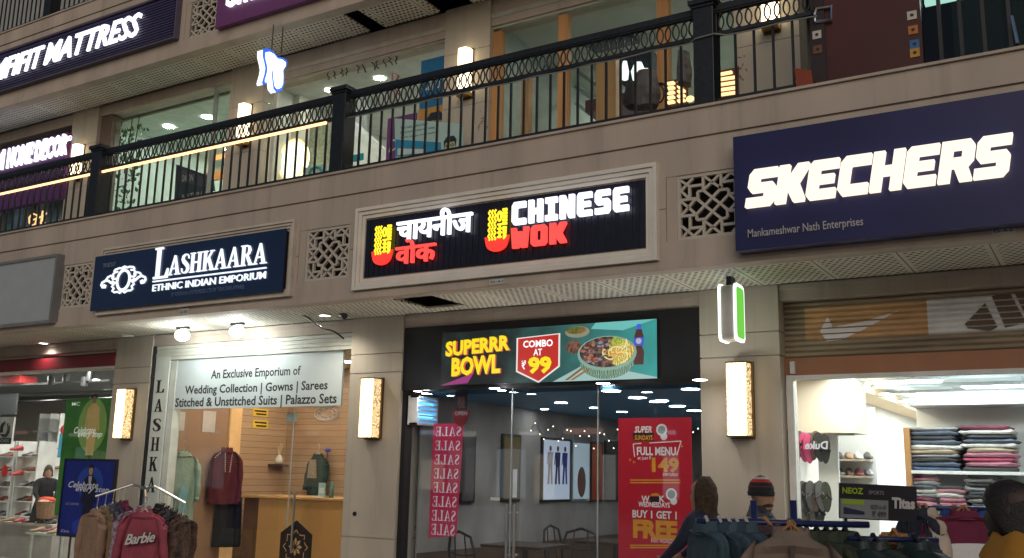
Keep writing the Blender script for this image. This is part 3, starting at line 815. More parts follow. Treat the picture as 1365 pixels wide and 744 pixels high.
# ================================================================== GROUND FLOOR SHOPS
def wallquad(mb, X, pl, pr, yt, yb, th=.02, side=1):     # box hung on a wall at X (faces +X)
    y0 = PXP(pl, (yt+yb)/2, X)[0]; y1 = PXP(pr, (yt+yb)/2, X)[0]
    z1 = PXP((pl+pr)/2, yt, X)[1]; z0 = PXP((pl+pr)/2, yb, X)[1]
    mb.box(X, X+th, y0, y1, z0, z1); return y0, y1, z0, z1
def ceil_disc(mb, px, py, z, r, X=None):
    d = ray(px, py); q = CAM + d*((z-CAM.z)/d.z)
    mb.lathe([(.001,0),(r,0.002)], (q.x, q.y, z), 14); return q
def shell(x0, x1, y1, zc, ceil_m, wall_m, floor_m, name='shop'):
    MB().box(x0, x1, 1.3, y1, .02, .12).build('shop_floor', floor_m, bld)
    MB().box(x0, x1, 1.3, y1, zc, zc+.04).build('shop_ceiling', ceil_m, bld)
    MB().box(x0-.02, x0, 1.3, y1, .12, zc).build('shop_wall', wall_m, bld)
    MB().box(x1, x1+.02, 1.3, y1, .12, zc).build('shop_wall', wall_m, bld)
    MB().box(x0, x1, y1, y1+.05, .12, zc).build('shop_wall', wall_m, bld)

# ------------------------------------------------ noodle shop
A, B = min(PIL, key=lambda c: abs(c+6.57))+PW, min(PIL, key=lambda c: abs(c+2.63))-PW
XW = A+.06
zc = PXP(715, 547, XW)[1]
shell(XW, B-.03, 8.8, zc, M('blue_ceiling', (.05,.22,.40), .5, var=.1), greywall, M('wok_floor', (.5,.46,.42), .4, var=.1))
mb = MB(); mb.box(A+.004, B-.004, 1.02, 1.24, 2.41, 3.06)
mb.build('header_panel', black, bld)
MB().box(A, A+.05, 1.04, 1.16, .0, 2.41).build('window_frame', black, bld)
MB().box(A+.05, B, 1.05, 1.15, .0, .10).build('window_frame', black, bld)
gx = [A+.05, P(670,650,1.1)[0], P(797,650,1.1)[0], B]
gx[1] = P(681,650,1.1)[0]
panes = [MB().box(gx[i]+.004, gx[i+1]-.004, 1.095, 1.105, .1, 2.409).build('glass_pane', glass_wok, bld) for i in range(3)]
for i in (1, 2): MB().box(gx[i]-.004, gx[i]+.004, 1.09, 1.11, .1, 2.409).build('glass_edge', M('pale_glass_edge', (.42,.48,.50), .3) if 'pale_glass_edge' not in bpy.data.materials else bpy.data.materials['pale_glass_edge'], panes[i])
# dark lower wall band on the left wall
MB().box(XW, XW+.015, 1.3, 8.8, .12, .78).build('wainscot', M('brown_wainscot', (.10,.06,.035), .5, var=.3, scale=3), bld)
# ceiling downlights
mb = MB()
for px, py, r in ((804,511.5,.06),(814.6,521.8,.09),(849.7,530.8,.09),(877,536,.09),(903,542,.09),(925.6,548,.09),(920.5,519.5,.08),(933,507,.06),(726,546,.05),(791.5,544,.05),(557,522,.04),(567,525,.04),(659,518,.05),(669,521,.04)):
    m1 = MB(); q = ceil_disc(m1, px, py, zc-.006, r)
    m1.build('ceiling_lamp', E('wok_lamp', (1,.97,.95), 55) if 'wok_lamp' not in bpy.data.materials else bpy.data.materials['wok_lamp'], bld)
# more lamps deeper in the shop
for x in (-5.2, -4.0):
    for y in (2.6, 4.2, 5.8, 7.4):
        MB().lathe([(.001,0),(.07,.002)], (x, y, zc-.006), 14).build('ceiling_lamp', bpy.data.materials['wok_lamp'], bld)
# lit menu screen in the header
scr = thing('led_screen', 'wide lit screen advertising a noodle bowl above the noodle shop glass', 'LED screen', (-4.5, 1.0, 2.45))
x0, x1, z0, z1 = -5.70, -3.37, 2.445, 2.975
Y0 = 1.02
MB().box(x0, x1, Y0-.03, Y0-.002, z0, z1).build('casing', black, scr)
yy = Y0-.031
W = x1-x0; H = z1-z0
U = lambda u, v: (x0+u*W, z0+v*H)
def sh(name, poly, mat, k): return MB().sheet([U(*p) for p in poly], yy-.0012*k).build(name, mat, scr)
def grad_screen(name):
    m, N, L, b = newmat(name)
    tc = N.new('ShaderNodeTexCoord'); sp = N.new('ShaderNodeSeparateXYZ'); L.new(tc.outputs['Object'], sp.inputs[0])
    mr = N.new('ShaderNodeMapRange'); mr.inputs[1].default_value = x0+.30*W; mr.inputs[2].default_value = x0+1.05*W; L.new(sp.outputs[0], mr.inputs[0])
    nz = N.new('ShaderNodeTexNoise'); nz.inputs['Scale'].default_value = 5; nz.inputs['Detail'].default_value = 4; L.new(tc.outputs['Object'], nz.inputs['Vector'])
    ad = N.new('ShaderNodeMath'); ad.operation = 'MULTIPLY_ADD'; L.new(nz.outputs['Fac'], ad.inputs[0]); ad.inputs[1].default_value = .5; L.new(mr.outputs[0], ad.inputs[2])
    sb = N.new('ShaderNodeMath'); sb.operation = 'SUBTRACT'; L.new(ad.outputs[0], sb.inputs[0]); sb.inputs[1].default_value = .25; sb.use_clamp = True
    cr = N.new('ShaderNodeValToRGB'); L.new(sb.outputs[0], cr.inputs[0])
    cr.color_ramp.elements[0].color = (.010,.012,.012,1); cr.color_ramp.elements[1].color = (.04,.32,.30,1)
    e = cr.color_ramp.elements.new(.45); e.color = (.03,.12,.11,1)
    L.new(cr.outputs[0], b.inputs['Emission Color']); b.inputs['Emission Strength'].default_value = 1; b.inputs['Base Color'].default_value = (.01,.01,.01,1)
    return m
sh('picture', [(0,0),(1,0),(1,1),(0,1)], grad_screen('screen_picture'), 0)
sh('picture', [(.0,-.0),(.17,.22),(.14,.03),(.02,0)], E('scr_magenta', (.30,.03,.18), 1), 1)
sh('picture', [(.55,.0),(.70,.30),(.86,.16),(1,.02),(1,0)], E('scr_cloth', (.35,.55,.52), .9), 1)
sh('picture', [(.72,.9),(.86,.84),(.98,.98),(1,1),(.74,1)], E('scr_teal2', (.16,.60,.56), .8), 1)
yl = E('scr_yellow', (1,.80,.005), .95); yo = E('scr_orange_edge', (.75,.10,.06), .9)
for k, (mt, dx, dz) in enumerate(((yo, .006, -.012), (yl, 0, 0))):
    text(scr, 'lettering', 'SUPERRR', mt, *[f for p in ((.02+dx,.345+dx),) for f in (x0+p[0]*W, x0+p[1]*W)], z0+H*(.54+dz), z0+H*(.83+dz), yy-.003-.0015*k, 0, .045+.02*(1-k), .0, slope=.045)
    text(scr, 'lettering', 'BOWL', mt, x0+(.055+dx)*W, x0+(.30+dx)*W, z0+H*(.16+dz), z0+H*(.52+dz), yy-.0033-.0015*k, 0, .045+.02*(1-k), .0, slope=.03)
badge = [(.385,.80),(.575,.84),(.575,.28),(.485,.02),(.385,.22)]
c_ = (.48,.52)
sh('badge', [(c_[0]+(u-c_[0])*1.08, c_[1]+(v-c_[1])*1.06) for u, v in badge], E('scr_white', (.9,.85,.8), .9), 2)
sh('badge', badge, E('scr_red', (.50,.012,.008), 1.0), 3)
sw = E('scr_white2', (1,1,1), 1.1)
text(scr, 'lettering', 'COMBO', sw, x0+.41*W, x0+.55*W, z0+.63*H, z0+.76*H, yy-.006, 0, .03)
text(scr, 'lettering', 'AT', sw, x0+.46*W, x0+.50*W, z0+.48*H, z0+.60*H, yy-.006, 0, .02)
text(scr, 'lettering', '99', yl, x0+.435*W, x0+.545*W, z0+.15*H, z0+.46*H, yy-.006, 0, .05)
text(scr, 'lettering', '₹', sw, x0+.405*W, x0+.425*W, z0+.24*H, z0+.40*H, yy-.006, 0, .02)
def uell(cu, cv, ru, rv, a0=0, a1=360, n=26): return [(cu+ru*math.cos(math.radians(a0+(a1-a0)*k/n)), cv+rv*math.sin(math.radians(a0+(a1-a0)*k/n))) for k in range(n+1)]
sh('picture', uell(.66,.86,.055,.10), E('scr_bowl_small', (.35,.33,.22), .7), 2)
sh('picture', uell(.655,.89,.045,.065), EV('scr_herbs', (.04,.10,.01), (.30,.16,.04), .9, 40), 3)
sh('picture', uell(.645,.60,.035,.12), EV('scr_dark_bits', (.05,.02,.01), (.28,.12,.08), .8, 40), 2)
sh('bowl', [(.665,.44)]+uell(.79,.30,.115,.28,180,360)+[(.915,.44)], EV('scr_bowl_side', (.04,.12,.08), (.30,.46,.33), .9, 18, 'WAVE'), 4)
sh('bowl', uell(.79,.46,.128,.30), E('scr_bowl_rim', (.26,.46,.36), .8), 5)
sh('food', uell(.79,.48,.118,.265), EV('scr_food_dark', (.012,.008,.010), (.35,.20,.16), .9, 24, t0=.42, t1=.7), 6)
sh('food', [(.80,.34)]+uell(.79,.48,.116,.262,-70,75)+[(.79,.62)], EV('scr_noodles', (.45,.26,.02), (.80,.72,.25), .95, 14, 'WAVE'), 7)
sh('food', uell(.83,.64,.03,.09), EV('scr_greens', (.10,.26,.01), (.55,.60,.10), .9, 40), 8)
rng = random.Random(31)
nm_ = [E('strand_%d' % i, c, .95) for i, c in enumerate(((.80,.66,.20),(.62,.44,.06),(.88,.80,.42),(.50,.30,.03),(.45,.50,.06),(.75,.25,.04)))]
mb = MB()
for k in range(46):
    cu, cv = .845+rng.gauss(0,.024), .47+rng.gauss(0,.10)
    if (cu-.79)**2/.112**2+(cv-.48)**2/.25**2 > .86: continue
    a0 = rng.uniform(0, 6.3); r_ = rng.uniform(.012,.034); pts = [U(cu+r_*math.cos(a0+j*.42), cv+r_*3.4*math.sin(a0+j*.42)) for j in range(6)]
    mb.mat(k % 6)
    for j in range(5): mb.line(pts[j], pts[j+1], .010, yy-.0012*9-.0002*(k % 7))
mb.build('noodle_strands', nm_, scr)
bm_ = [E('bit_%d' % i, c, .9) for i, c in enumerate(((.20,.06,.03),(.03,.012,.012),(.36,.16,.10),(.10,.03,.02),(.30,.04,.02),(.22,.26,.34)))]
mb = MB()
for k in range(70):
    an = rng.uniform(1.3, 5.2); rr_ = math.sqrt(rng.random())
    cu, cv = .785+.105*rr_*math.cos(an), .47+.235*rr_*math.sin(an)
    if cu > .815: continue
    mb.mat(k % 6); s1, s2, ph_ = rng.uniform(.006,.014), rng.uniform(.016,.034), rng.uniform(0,3)
    mb.sheet([U(cu+s1*math.cos(j+ph_)*rng.uniform(.7,1.2), cv+s2*math.sin(j+ph_)*rng.uniform(.7,1.2)) for j in range(6)], yy-.0012*9-.0002*(k % 9))
mb.build('meat_bits', bm_, scr)
sh('bottle', [(.905,.24),(.945,.24),(.948,.45),(.94,.55),(.948,.70),(.938,.84),(.916,.84),(.906,.70),(.914,.55),(.904,.45)], E('scr_cola', (.055,.008,.006), 1), 3)
sh('bottle', [(.904,.56),(.946,.56),(.948,.70),(.906,.70)], E('scr_label', (.03,.08,.55), 1), 4)
sh('bottle', uell(.926,.64,.012,.05), E('scr_label_w', (.55,.5,.6), .8), 5)
sh('bottle', [(.918,.84),(.936,.84),(.936,.93),(.918,.93)], E('scr_cap', (.03,.10,.7), 1), 4)
sh('chopsticks', [(.605,.02),(.62,.02),(.70,.24),(.69,.26)], E('scr_wood', (.25,.11,.03), .9), 4)
sh('chopsticks', [(.63,.02),(.645,.02),(.72,.20),(.712,.22)], E('scr_wood2', (.30,.14,.04), .9), 5)
# red menu poster inside the glass
pr = thing('menu_poster', 'tall red poster FULL MENU 149, BUY 1 GET 1 FREE inside the noodle shop glass', 'poster', (-3.3, 1.14, .3))
x0, x1 = P(825,640,1.13)[0], P(923,640,1.13)[0]; z1 = P(870,557,1.13)[1]; z0 = .55
redm = M('poster_red', (.62,.008,.028), .5, var=.05, emis=(.6,.01,.03), es=.10)  # red print glows faintly in place of light falling on the poster
MB().box(x0, x1, 1.118, 1.128, z0, z1).build('sheet', redm, pr)
W = x1-x0
orm = M('poster_orange', (.85,.36,.02), .6, emis=(.8,.3,.02), es=.12); whm = M('poster_white', (.9,.85,.82), .6, emis=(.9,.85,.8), es=.12); blk = M('poster_black', (.02,.012,.012), .6)  # orange and white print carry the same painted glow
yq = 1.1175
def ptx(s, m, l, b, r, t, off=.0, k=0, shear=0):
    a_, zb_ = P(l, b, yq); c_, zt_ = P(r, t, yq); text(pr, 'lettering', s, m, a_, c_, zb_, zt_, yq-.0006*k, 0, off, shear)
ptx('SUPER', whm, 846, 577, 869, 568, .03, 2, .2); ptx('SUNDAYS', orm, 846, 587, 870, 580, .03, 2)
MB().sheet([(P(u,v,yq)[0], P(u,v,yq)[1]) for u, v in ((845,588),(870,588),(872,577),(843,577))], yq-.0003).build('badge', blk, pr)
ptx('FULL MENU', whm, 849, 607, 901, 596, .035, 2); ptx('at just ₹', whm, 850, 614, 868, 608, .01, 2)
ptx('149', orm, 869, 630, 905, 610, .045, 2); ptx('EVERY SUNDAY', whm, 884, 634.5, 904, 631, .01, 2)
mb = MB()
for (a_, b_), (c_, d_) in (((844,592),(846,609)), ((844,592),(855,591)), ((866,590.5),(908,588)), ((908,588),(902,607))):
    mb.line(P(a_,b_,yq), P(c_,d_,yq), .009, yq-.0005)
mb.build('outline', whm, pr)
mb = MB()
for v in (640, 643.5, 727, 730): mb.line(P(840,v,yq), P(907,v,yq), .011, yq-.0004)
for u, v in ((840,613),(845,616),(909,595)): mb.disc(*P(u,v,yq), .014, yq-.0004, n=3)
mb.build('rule', orm, pr)
for (u, v) in ((882,573),(895,659)):
    mb = MB(); mb.disc(*P(u,v,yq), .052, yq-.0005); mb.disc(*P(u+3,v+9,yq), .032, yq-.0006); mb.build('picture', whm, pr)
    MB().disc(*P(u,v,yq), .036, yq-.001).build('picture', M('poster_grey', (.45,.42,.4), .6), pr)
ptx('W', whm, 855, 669, 866, 661, .03, 2); ptx('K', whm, 879, 669, 886, 661, .03, 2); ptx('WEDNESDAYS', whm, 851, 675.5, 893, 670, .03, 2)
MB().sheet([P(867,670,yq), P(878,670,yq), P(880,662,yq), P(865,662,yq)], yq-.0005).build('picture', blk, pr)
MB().sheet([P(867,661,yq), P(880,661,yq), P(876,657.5,yq), P(869,658,yq)], yq-.0005).build('picture', orm, pr)
ptx('BUY 1 GET 1', whm, 843, 690, 902, 682, .03, 2); ptx('FREE', orm, 844, 717, 903, 695, .055, 2); ptx('EVERY WEDNESDAY', whm, 868, 723, 902, 719, .01, 2)
# SALE banner, seen from behind
sb = thing('sale_banner', 'long pink banner reading SALE eight times in mirror writing behind the glass', 'banner', (-5.7, 1.3, .9))
pink = M('banner_pink', (.62,.03,.09), .6, var=.1, emis=(.6,.03,.1), es=.12)  # light on the banner and its letters is put in as faint glow
poly = [P(578,565,1.3), P(618,564,1.3), P(608,715,1.3), P(571,717,1.3)]
MB().prism(poly, 1.3, 1.306).build('sheet', pink, sb)
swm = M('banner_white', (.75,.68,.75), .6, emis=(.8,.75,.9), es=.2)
for k in range(8):
    v = 567+18.7*k
    f = (v-565)/151
    l = 578-7*f+3; r = 618-10*f-3
    a_, zb_ = P(l, v+14.5, 1.298); c_, zt_ = P(r, v+2, 1.298)
    glyphs(sb, 'lettering', 'SALE', SF, swm, c_, a_, zb_, zt_, 1.2985, .001, gap=.10, stag=.0003)
# hanging OPEN sign
op = thing('open_sign', 'black hanging OPEN sign with a red bowl shape above the pink banner', 'sign', (-5.6, 1.25, 1.9))
a_, zb_ = P(607,548,1.25); c_, zt_ = P(623,522,1.25)
MB().box(a_, c_, 1.245, 1.255, zb_, zt_).build('strip', M('dark_maroon', (.035,.012,.014), .5), op)
mid = (a_+c_)/2; w2 = (c_-a_)*.73
MB().prism([(mid-w2, zb_+.005), (mid+w2, zb_+.005)]+[(mid+w2*math.cos(math.pi*k/10), zb_-.15*math.sin(math.pi*k/10)) for k in range(1,10)], 1.243, 1.256).build('bowl', M('open_red', (.30,.01,.02), .5), op)
text(op, 'lettering', 'OPEN', M('open_white', (.6,.55,.55), .6), mid-w2*.7, mid+w2*.8, zb_-.045, zb_-.005, 1.2425, 0, .02)
text(op, 'lettering', 'WE ARE', M('open_dim', (.3,.12,.12), .6), mid-.04, mid+.045, zb_+.03, zt_-.05, 1.2445, 0, .02)
# insect lamp on the wall
il = thing('insect_lamp', 'white wall mounted insect lamp with glowing blue tubes behind louvres', 'insect lamp', (XW, 2.2, 2))
yA, zA = PXP(553, 566, XW+.1); yB = PXP(582, 548, XW+.1)[0]; zB = PXP(568, 529, XW+.1)[1]
mb = MB(); mb.box(XW+.005, XW+.03, yA, yB, zA, zB); mb.box(XW+.03, XW+.12, yA, yA+.02, zA, zB); mb.box(XW+.03, XW+.12, yB-.02, yB, zA, zB); mb.box(XW+.03, XW+.12, yA, yB, zA, zA+.02); mb.box(XW+.03, XW+.12, yA, yB, zB-.02, zB)
mb.build('casing', whitep, il)
mb = MB()
for k in range(1, 6):
    z = zA+(zB-zA)*k/6; mb.box(XW+.09, XW+.125, yA+.02, yB-.02, z-.008, z+.008)
mb.build('louvre', whitep, il)
for z in (zA+.1, zA+.22): MB().tube([(XW+.06, yA+.03, z), (XW+.06, yB-.03, z)], .018, 8).build('blue_tube', E('uv_blue', (.10,.45,1), 5 if z < zA+.15 else 2.5), il)
# framed posters on the left wall; prints glow faintly in place of lamplight
def wposter(pl, pr_, yt, yb, label, mat, fr=black_r, extra=None):
    t = thing('wall_poster', label, 'poster', (XW, PXP(pl,640,XW)[0], 1.4), 'framed posters on the grey wall')
    mb = MB(); y0, y1, z0, z1 = wallquad(mb, XW+.003, pl, pr_, yt, yb, .03); mb.build('frame', fr, t)
    MB().add([(XW+.035, y0+.03, z0+.03), (XW+.035, y1-.03, z0+.03), (XW+.035, y1-.03, z1-.03), (XW+.035, y0+.03, z1-.03)], [(0,1,2,3)]).build('print', mat, t)
    return t, y0, y1, z0, z1
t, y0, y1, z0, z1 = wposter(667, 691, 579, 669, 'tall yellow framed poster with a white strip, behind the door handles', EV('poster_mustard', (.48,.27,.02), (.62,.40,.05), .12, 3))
MB().box(XW+.036, XW+.038, y0+.55*(y1-y0), y0+.8*(y1-y0), z0+.05, z0+.38).build('label_strip', paper, t)
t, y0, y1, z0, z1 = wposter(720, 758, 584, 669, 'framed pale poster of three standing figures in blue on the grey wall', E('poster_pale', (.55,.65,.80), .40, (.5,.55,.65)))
def wfig(t, yc, zb, h, cm):
    mb = MB(); s = h; X_ = XW+.0365
    def pl_(pts): mb.add([(X_, yc+a*s, zb+b*s) for a, b in pts], [tuple(range(len(pts)))])
    pl_([(-.15,.0),(-.05,0),(-.01,.45),(-.10,.5)]); pl_([(.04,0),(.13,0),(.10,.5),(.0,.45)]); pl_([(-.12,.45),(.11,.45),(.14,.82),(-.13,.82)]); pl_([(-.20,.5),(-.15,.5),(-.11,.80),(-.15,.82)])
    mb.build('figure_print', cm, t)
    mb = MB(); mb.add([(X_, yc+.065*s*math.cos(k*.5236), zb+.91*s+.075*s*math.sin(k*.5236)) for k in range(12)], [tuple(range(12))]); mb.build('figure_print', M('print_skin', (.20,.10,.07), .6) if 'print_skin' not in bpy.data.materials else bpy.data.materials['print_skin'], t)
for k, (f, cm) in enumerate(((.24, M('print_white', (.45,.42,.5), .6)), (.5, M('print_navy', (.03,.04,.15), .6)), (.76, M('print_blue', (.03,.06,.38), .6)))):
    wfig(t, y0+f*(y1-y0)+.02, z0+.22, .86*(z1-z0)-.2, cm)
t, y0, y1, z0, z1 = wposter(760, 784, 588, 668, 'pale blue panel for a reflection, between the figure poster and the orange one', E('pale_reflection', (.50,.66,.75), .33, (.5,.6,.65)), M('thin_frame', (.3,.32,.34), .4))  # pale glowing panel put in for a reflection in the glass
mb = MB(); mb.ell((XW+.04, (y0+y1)/2, z0+.25), .01, .12, .2); mb.build('figure_print', bpy.data.materials['print_skin'], t)
t, *_ = wposter(785, 801, 589, 669, 'narrow orange red framed poster right of the pale blue panel', EV('poster_flame', (.50,.03,.01), (.62,.15,.02), .18, 3))
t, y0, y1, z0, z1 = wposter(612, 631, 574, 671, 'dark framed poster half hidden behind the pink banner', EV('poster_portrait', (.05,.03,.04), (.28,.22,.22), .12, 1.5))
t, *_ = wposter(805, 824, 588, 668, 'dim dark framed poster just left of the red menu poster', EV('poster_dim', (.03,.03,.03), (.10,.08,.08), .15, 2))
# door handles
def handle(px, yt, yb, pane, y=1.04):
    x, zt = P(px, yt, y); zb = P(px, yb, y)[1]
    mb = MB().tube([(x, y, zb), (x, y, zt)], .014, 8)
    for z in (zb+.08, zt-.08): mb.tube([(x, y, z), (x, y+.055, z)], .01, 6)
    mb.build('door_handle', steel, pane)
handle(676, 672, 752, panes[0])
handle(686, 672, 752, panes[1])
a_ = P(655, 664, 1.09)[0]
MB().box(a_, P(665,664,1.08)[0], 1.072, 1.094, P(660,667,1.09)[1], P(660,663,1.09)[1]).build('door_lock', M('white_plastic_lock', (.6,.6,.55), .4), panes[0])
# dots on a wire, built in for reflected lights from across the street
pts = []
rnd = random.Random(4)
mb = MB(); mw = MB()
for k in range(44):
    x = XW+.4+2.5*k/43; z = 2.12+.09*math.sin(k*1.7)+.05*math.sin(k*3.1)-.1*math.sin(math.pi*k/43)
    pts.append((x, 2.9, z))
    q = (x, 2.9+rnd.uniform(-.02,.02), z-.03); mb.ell(q, .008, .008, .008, 6, 4)
mw.tube(pts, .003, 4)
t = thing('reflected_lights', 'tiny warm dots added for street lights reflected in the noodle shop glass', 'reflections', (-4.9, 2.9, 2.1))
mw.build('wire', black_r, t); mb.build('bulb', E('reflected_glow', (1,.85,.65), 4), t)
# furniture
chairm = M('dark_chair', (.02,.018,.018), .4); tabm = M('dark_table', (.05,.03,.02), .25, var=.2)
def chair(x, y, rot, label, src=[None]):
    if src[0] is None:
        t = thing('dining_chair', label, 'chair', (0,0,.12), 'dark chairs in the noodle shop'); src[0] = t
        MB().prism([(-.21,.43),(.21,.43),(.21,.47),(-.21,.47)], -.21, .21).xf(Matrix.Translation((0,0,.12))).build('seat', chairm, t, bevel=.02)
        for a_ in (-1, 1):
            for b_ in (-1, 1):
                MB().tube([(a_*.17, b_*.17, .55), (a_*.21, b_*.21, .12)], .013, 6).build('leg', chairm, t)
        pts = [(-.2,.2,.58),(-.215,.23,.8),(-.17,.25,.95),(0,.27,1.0),(.17,.25,.95),(.215,.23,.8),(.2,.2,.58)]
        MB().tube(pts, .016, 6).build('back_frame', chairm, t, smooth=True)
        MB().tube([(-.1,.22,.59),(-.08,.262,.985)], .008, 5).tube([(.1,.22,.59),(.08,.262,.985)], .008, 5).tube([(-.21,.225,.78),(0,.245,.76),(.21,.225,.78)], .008, 5).build('back_spindle', chairm, t)
    else:
        t = copy_tree(src[0])
        t['label'] = label
    t.location = (x, y, .12); t.rotation_euler = (0,0,rot)
    return t
def table(x, y, label, src=[None]):
    if src[0] is None:
        t = thing('dining_table', label, 'table', (0,0,.12), 'dark tables in the noodle shop'); src[0] = t
        MB().box(-.35,.35,-.35,.35,.83,.86).build('table_top', tabm, t, bevel=.005)
        MB().tube([(0,0,.83),(0,0,.14)], .03, 8).build('column', chairm, t)
        MB().lathe([(.25,.12-.12+.0),(.24,.02),(.04,.03)], (0,0,.12), 20).build('base', chairm, t)
    else:
        t = copy_tree(src[0]); t['label'] = label
    t.location = (x, y, .12)
    return t
table(-5.45, 2.3, 'dark square table behind the bottom of the pink banner'); chair(-5.75, 1.85, math.pi*.9, 'dark bent back chair nearest the fire extinguisher'); chair(-5.2, 2.9, .1, 'dark bent back chair behind the table below the pink banner')
table(-5.0, 3.6, 'dark square table behind the glass door handles'); chair(-5.55, 3.5, math.pi/2, 'dark bent back chair left of the glass door handles'); chair(-4.45, 3.6, -math.pi/2, 'dark bent back chair right of the glass door handles')
table(-4.6, 5.2, 'dark square table below the framed figure poster'); chair(-5.2, 5.1, math.pi/2, 'dark bent back chair below the framed figure poster'); chair(-4.0, 5.2, -math.pi/2, 'dark bent back chair beside the red menu poster')
fe = thing('fire_extinguisher', 'red fire extinguisher against the left edge of the noodle shop', 'fire extinguisher', (-5.98, 1.5, .45))
x, y = P(551, 700, 1.55)[0], 1.55; zt = P(551, 712, 1.55)[1]
MB().lathe([(.001,-.42),(.07,-.42),(.075,-.4),(.075,-.06),(.05,0),(.025,.02),(.001,.02)], (x,y,zt), 16).build('cylinder', M('ext_red', (.45,.015,.02), .3), fe, smooth=True)
MB().tube([(x,y,zt+.01),(x,y,zt+.06),(x+.07,y-.02,zt+.09)], .014, 6).build('valve', black_r, fe)
MB().tube([(x+.02,y,zt+.05),(x+.1,y-.03,zt+.02),(x+.1,y-.03,zt-.2)], .012, 6).build('hose', black_r, fe)

# ------------------------------------------------ ethnic emporium
pl_ = min(PIL, key=lambda c: abs(c+10.48)); A = pl_+PW; B = min(PIL, key=lambda c: abs(c+6.57))-PW
lam = M('brown_laminate', (.33,.195,.12), .42, var=.1, scale=2, streak=6)
def plankmat(name, col, ph=.085):
    m, N, L, b = newmat(name)
    tc = N.new('ShaderNodeTexCoord'); sp = N.new('ShaderNodeSeparateXYZ'); L.new(tc.outputs['Object'], sp.inputs[0])
    dv = N.new('ShaderNodeMath'); dv.operation = 'DIVIDE'; L.new(sp.outputs[2], dv.inputs[0]); dv.inputs[1].default_value = ph
    fr = N.new('ShaderNodeMath'); fr.operation = 'FRACT'; L.new(dv.outputs[0], fr.inputs[0])
    lt = N.new('ShaderNodeMath'); lt.operation = 'LESS_THAN'; L.new(fr.outputs[0], lt.inputs[0]); lt.inputs[1].default_value = .07
    fl = N.new('ShaderNodeMath'); fl.operation = 'FLOOR'; L.new(dv.outputs[0], fl.inputs[0])
    wn = N.new('ShaderNodeTexWhiteNoise'); wn.noise_dimensions = '1D'; L.new(fl.outputs[0], wn.inputs['W'])
    mp = N.new('ShaderNodeMapping'); mp.inputs['Scale'].default_value = (2, 2, 30); L.new(tc.outputs['Object'], mp.inputs[0])
    nz = N.new('ShaderNodeTexNoise'); nz.inputs['Scale'].default_value = 2; nz.inputs['Detail'].default_value = 5; L.new(mp.outputs[0], nz.inputs['Vector'])
    av = N.new('ShaderNodeMath'); av.operation = 'MULTIPLY_ADD'; L.new(wn.outputs[0], av.inputs[0]); av.inputs[1].default_value = .45; L.new(nz.outputs['Fac'], av.inputs[2])
    mx = N.new('ShaderNodeMixRGB'); mx.inputs[1].default_value = (*[c*.68 for c in col], 1); mx.inputs[2].default_value = (*[c*1.15 for c in col], 1); L.new(av.outputs[0], mx.inputs[0])
    m2 = N.new('ShaderNodeMixRGB'); L.new(lt.outputs[0], m2.inputs[0]); L.new(mx.outputs[0], m2.inputs[1]); m2.inputs[2].default_value = (*[c*.35 for c in col], 1)
    L.new(m2.outputs[0], b.inputs['Base Color']); b.inputs['Roughness'].default_value = .5
    return m
plank = plankmat('wall_planks', (.48,.305,.18)); plank2 = plankmat('wall_planks_far', (.40,.25,.15))
YB = 3.0; YB2 = 4.1
zc = 2.98
MB().box(A, B, 1.3, 5.0, .02, .12).build('shop_floor', M('beige_tile', (.5,.38,.27), .3), bld)
MB().box(A, B, 1.3, 5.0, zc, zc+.04).build('shop_ceiling', plast_w, bld)
XE = A+.03
ys0, ys1, ys2 = PXP(301,620,XE)[0], PXP(316,620,XE)[0], PXP(379,620,XE)[0]
YB2 = ys2
MB().box(A, XE, 1.3, ys0, .12, zc).build('shop_wall', lam, bld)
MB().box(A, XE+.03, ys0, ys1, .12, zc).build('light_strip_wall', M('pale_laminate', (.62,.36,.17), .4, emis=(1,.55,.2), es=.3), bld)
MB().box(A, XE, ys1, ys2, .12, zc).build('shop_wall', plank, bld)
MB().box(B-.02, B, 1.3, 5.0, .12, zc).build('shop_wall', plank2, bld)
MB().box(A, B-.02, YB2, YB2+.05, .12, zc).build('shop_wall', plank2, bld)
for x in (A+.7, A+1.7, A+2.7):
    for y in (1.8, 2.7):
        MB().lathe([(.001,0),(.08,.002)], (x, y, zc-.006), 14).build('ceiling_lamp', E('emporium_lamp', (1,.90,.76), 165) if 'emporium_lamp' not in bpy.data.materials else bpy.data.materials['emporium_lamp'], bld)
MB().box(B-.9, B-.3, 3.3, 3.7, zc-.012, zc-.006).build('ceiling_lamp', E('emporium_panel', (1,.88,.70), 16), bld)
# shopfront: white letter panel, shutter channel, shutter box, banner, glass
xa, xb = P(207,560,1.06)[0]+.02, P(226,560,1.06)[0]+.0
xa = A+.035; xb = xa+.25
lp = thing('letter_panel', 'narrow white upright panel with black serif letters L A S H K A', 'sign panel', ((xa+xb)/2, 1.07, 0))
MB().box(xa, xb, 1.05, 1.075, .0, 2.93).build('panel', M('letter_panel_white', (.62,.66,.60), .45, var=.05), lp)
ink = M('letter_ink', (.015,.015,.015), .5)
for ch, cxp, yt, yb in (('L',213,507,523.5),('A',209,532,549),('S',207,558,575),('H',203,583,601),('K',199.5,609,628),('A',194.5,636,656)):
    xm, z1 = P(cxp, yt, 1.05); z0 = P(cxp, yb, 1.05)[1]
    xm = (xa+xb)/2-.005
    glyphs(lp, 'lettering', ch, SF, ink, xm-.075, xm+.065, z0, z1, 1.05, .001, stag=.0004)
    glyphs(lp, 'lettering', ch, SF, ink, xm-.062, xm+.078, z0, z1, 1.05, .004, stag=.0004)
MB().box(A, A+.03, 1.02, 1.12, 0, 3.06).build('shutter_channel', black, bld)
MB().box(xb+.002, xb+.10, 1.08, 1.2, .0, 2.93).build('window_frame', M('white_frame', (.6,.62,.56), .5), bld)
mb = MB(); 
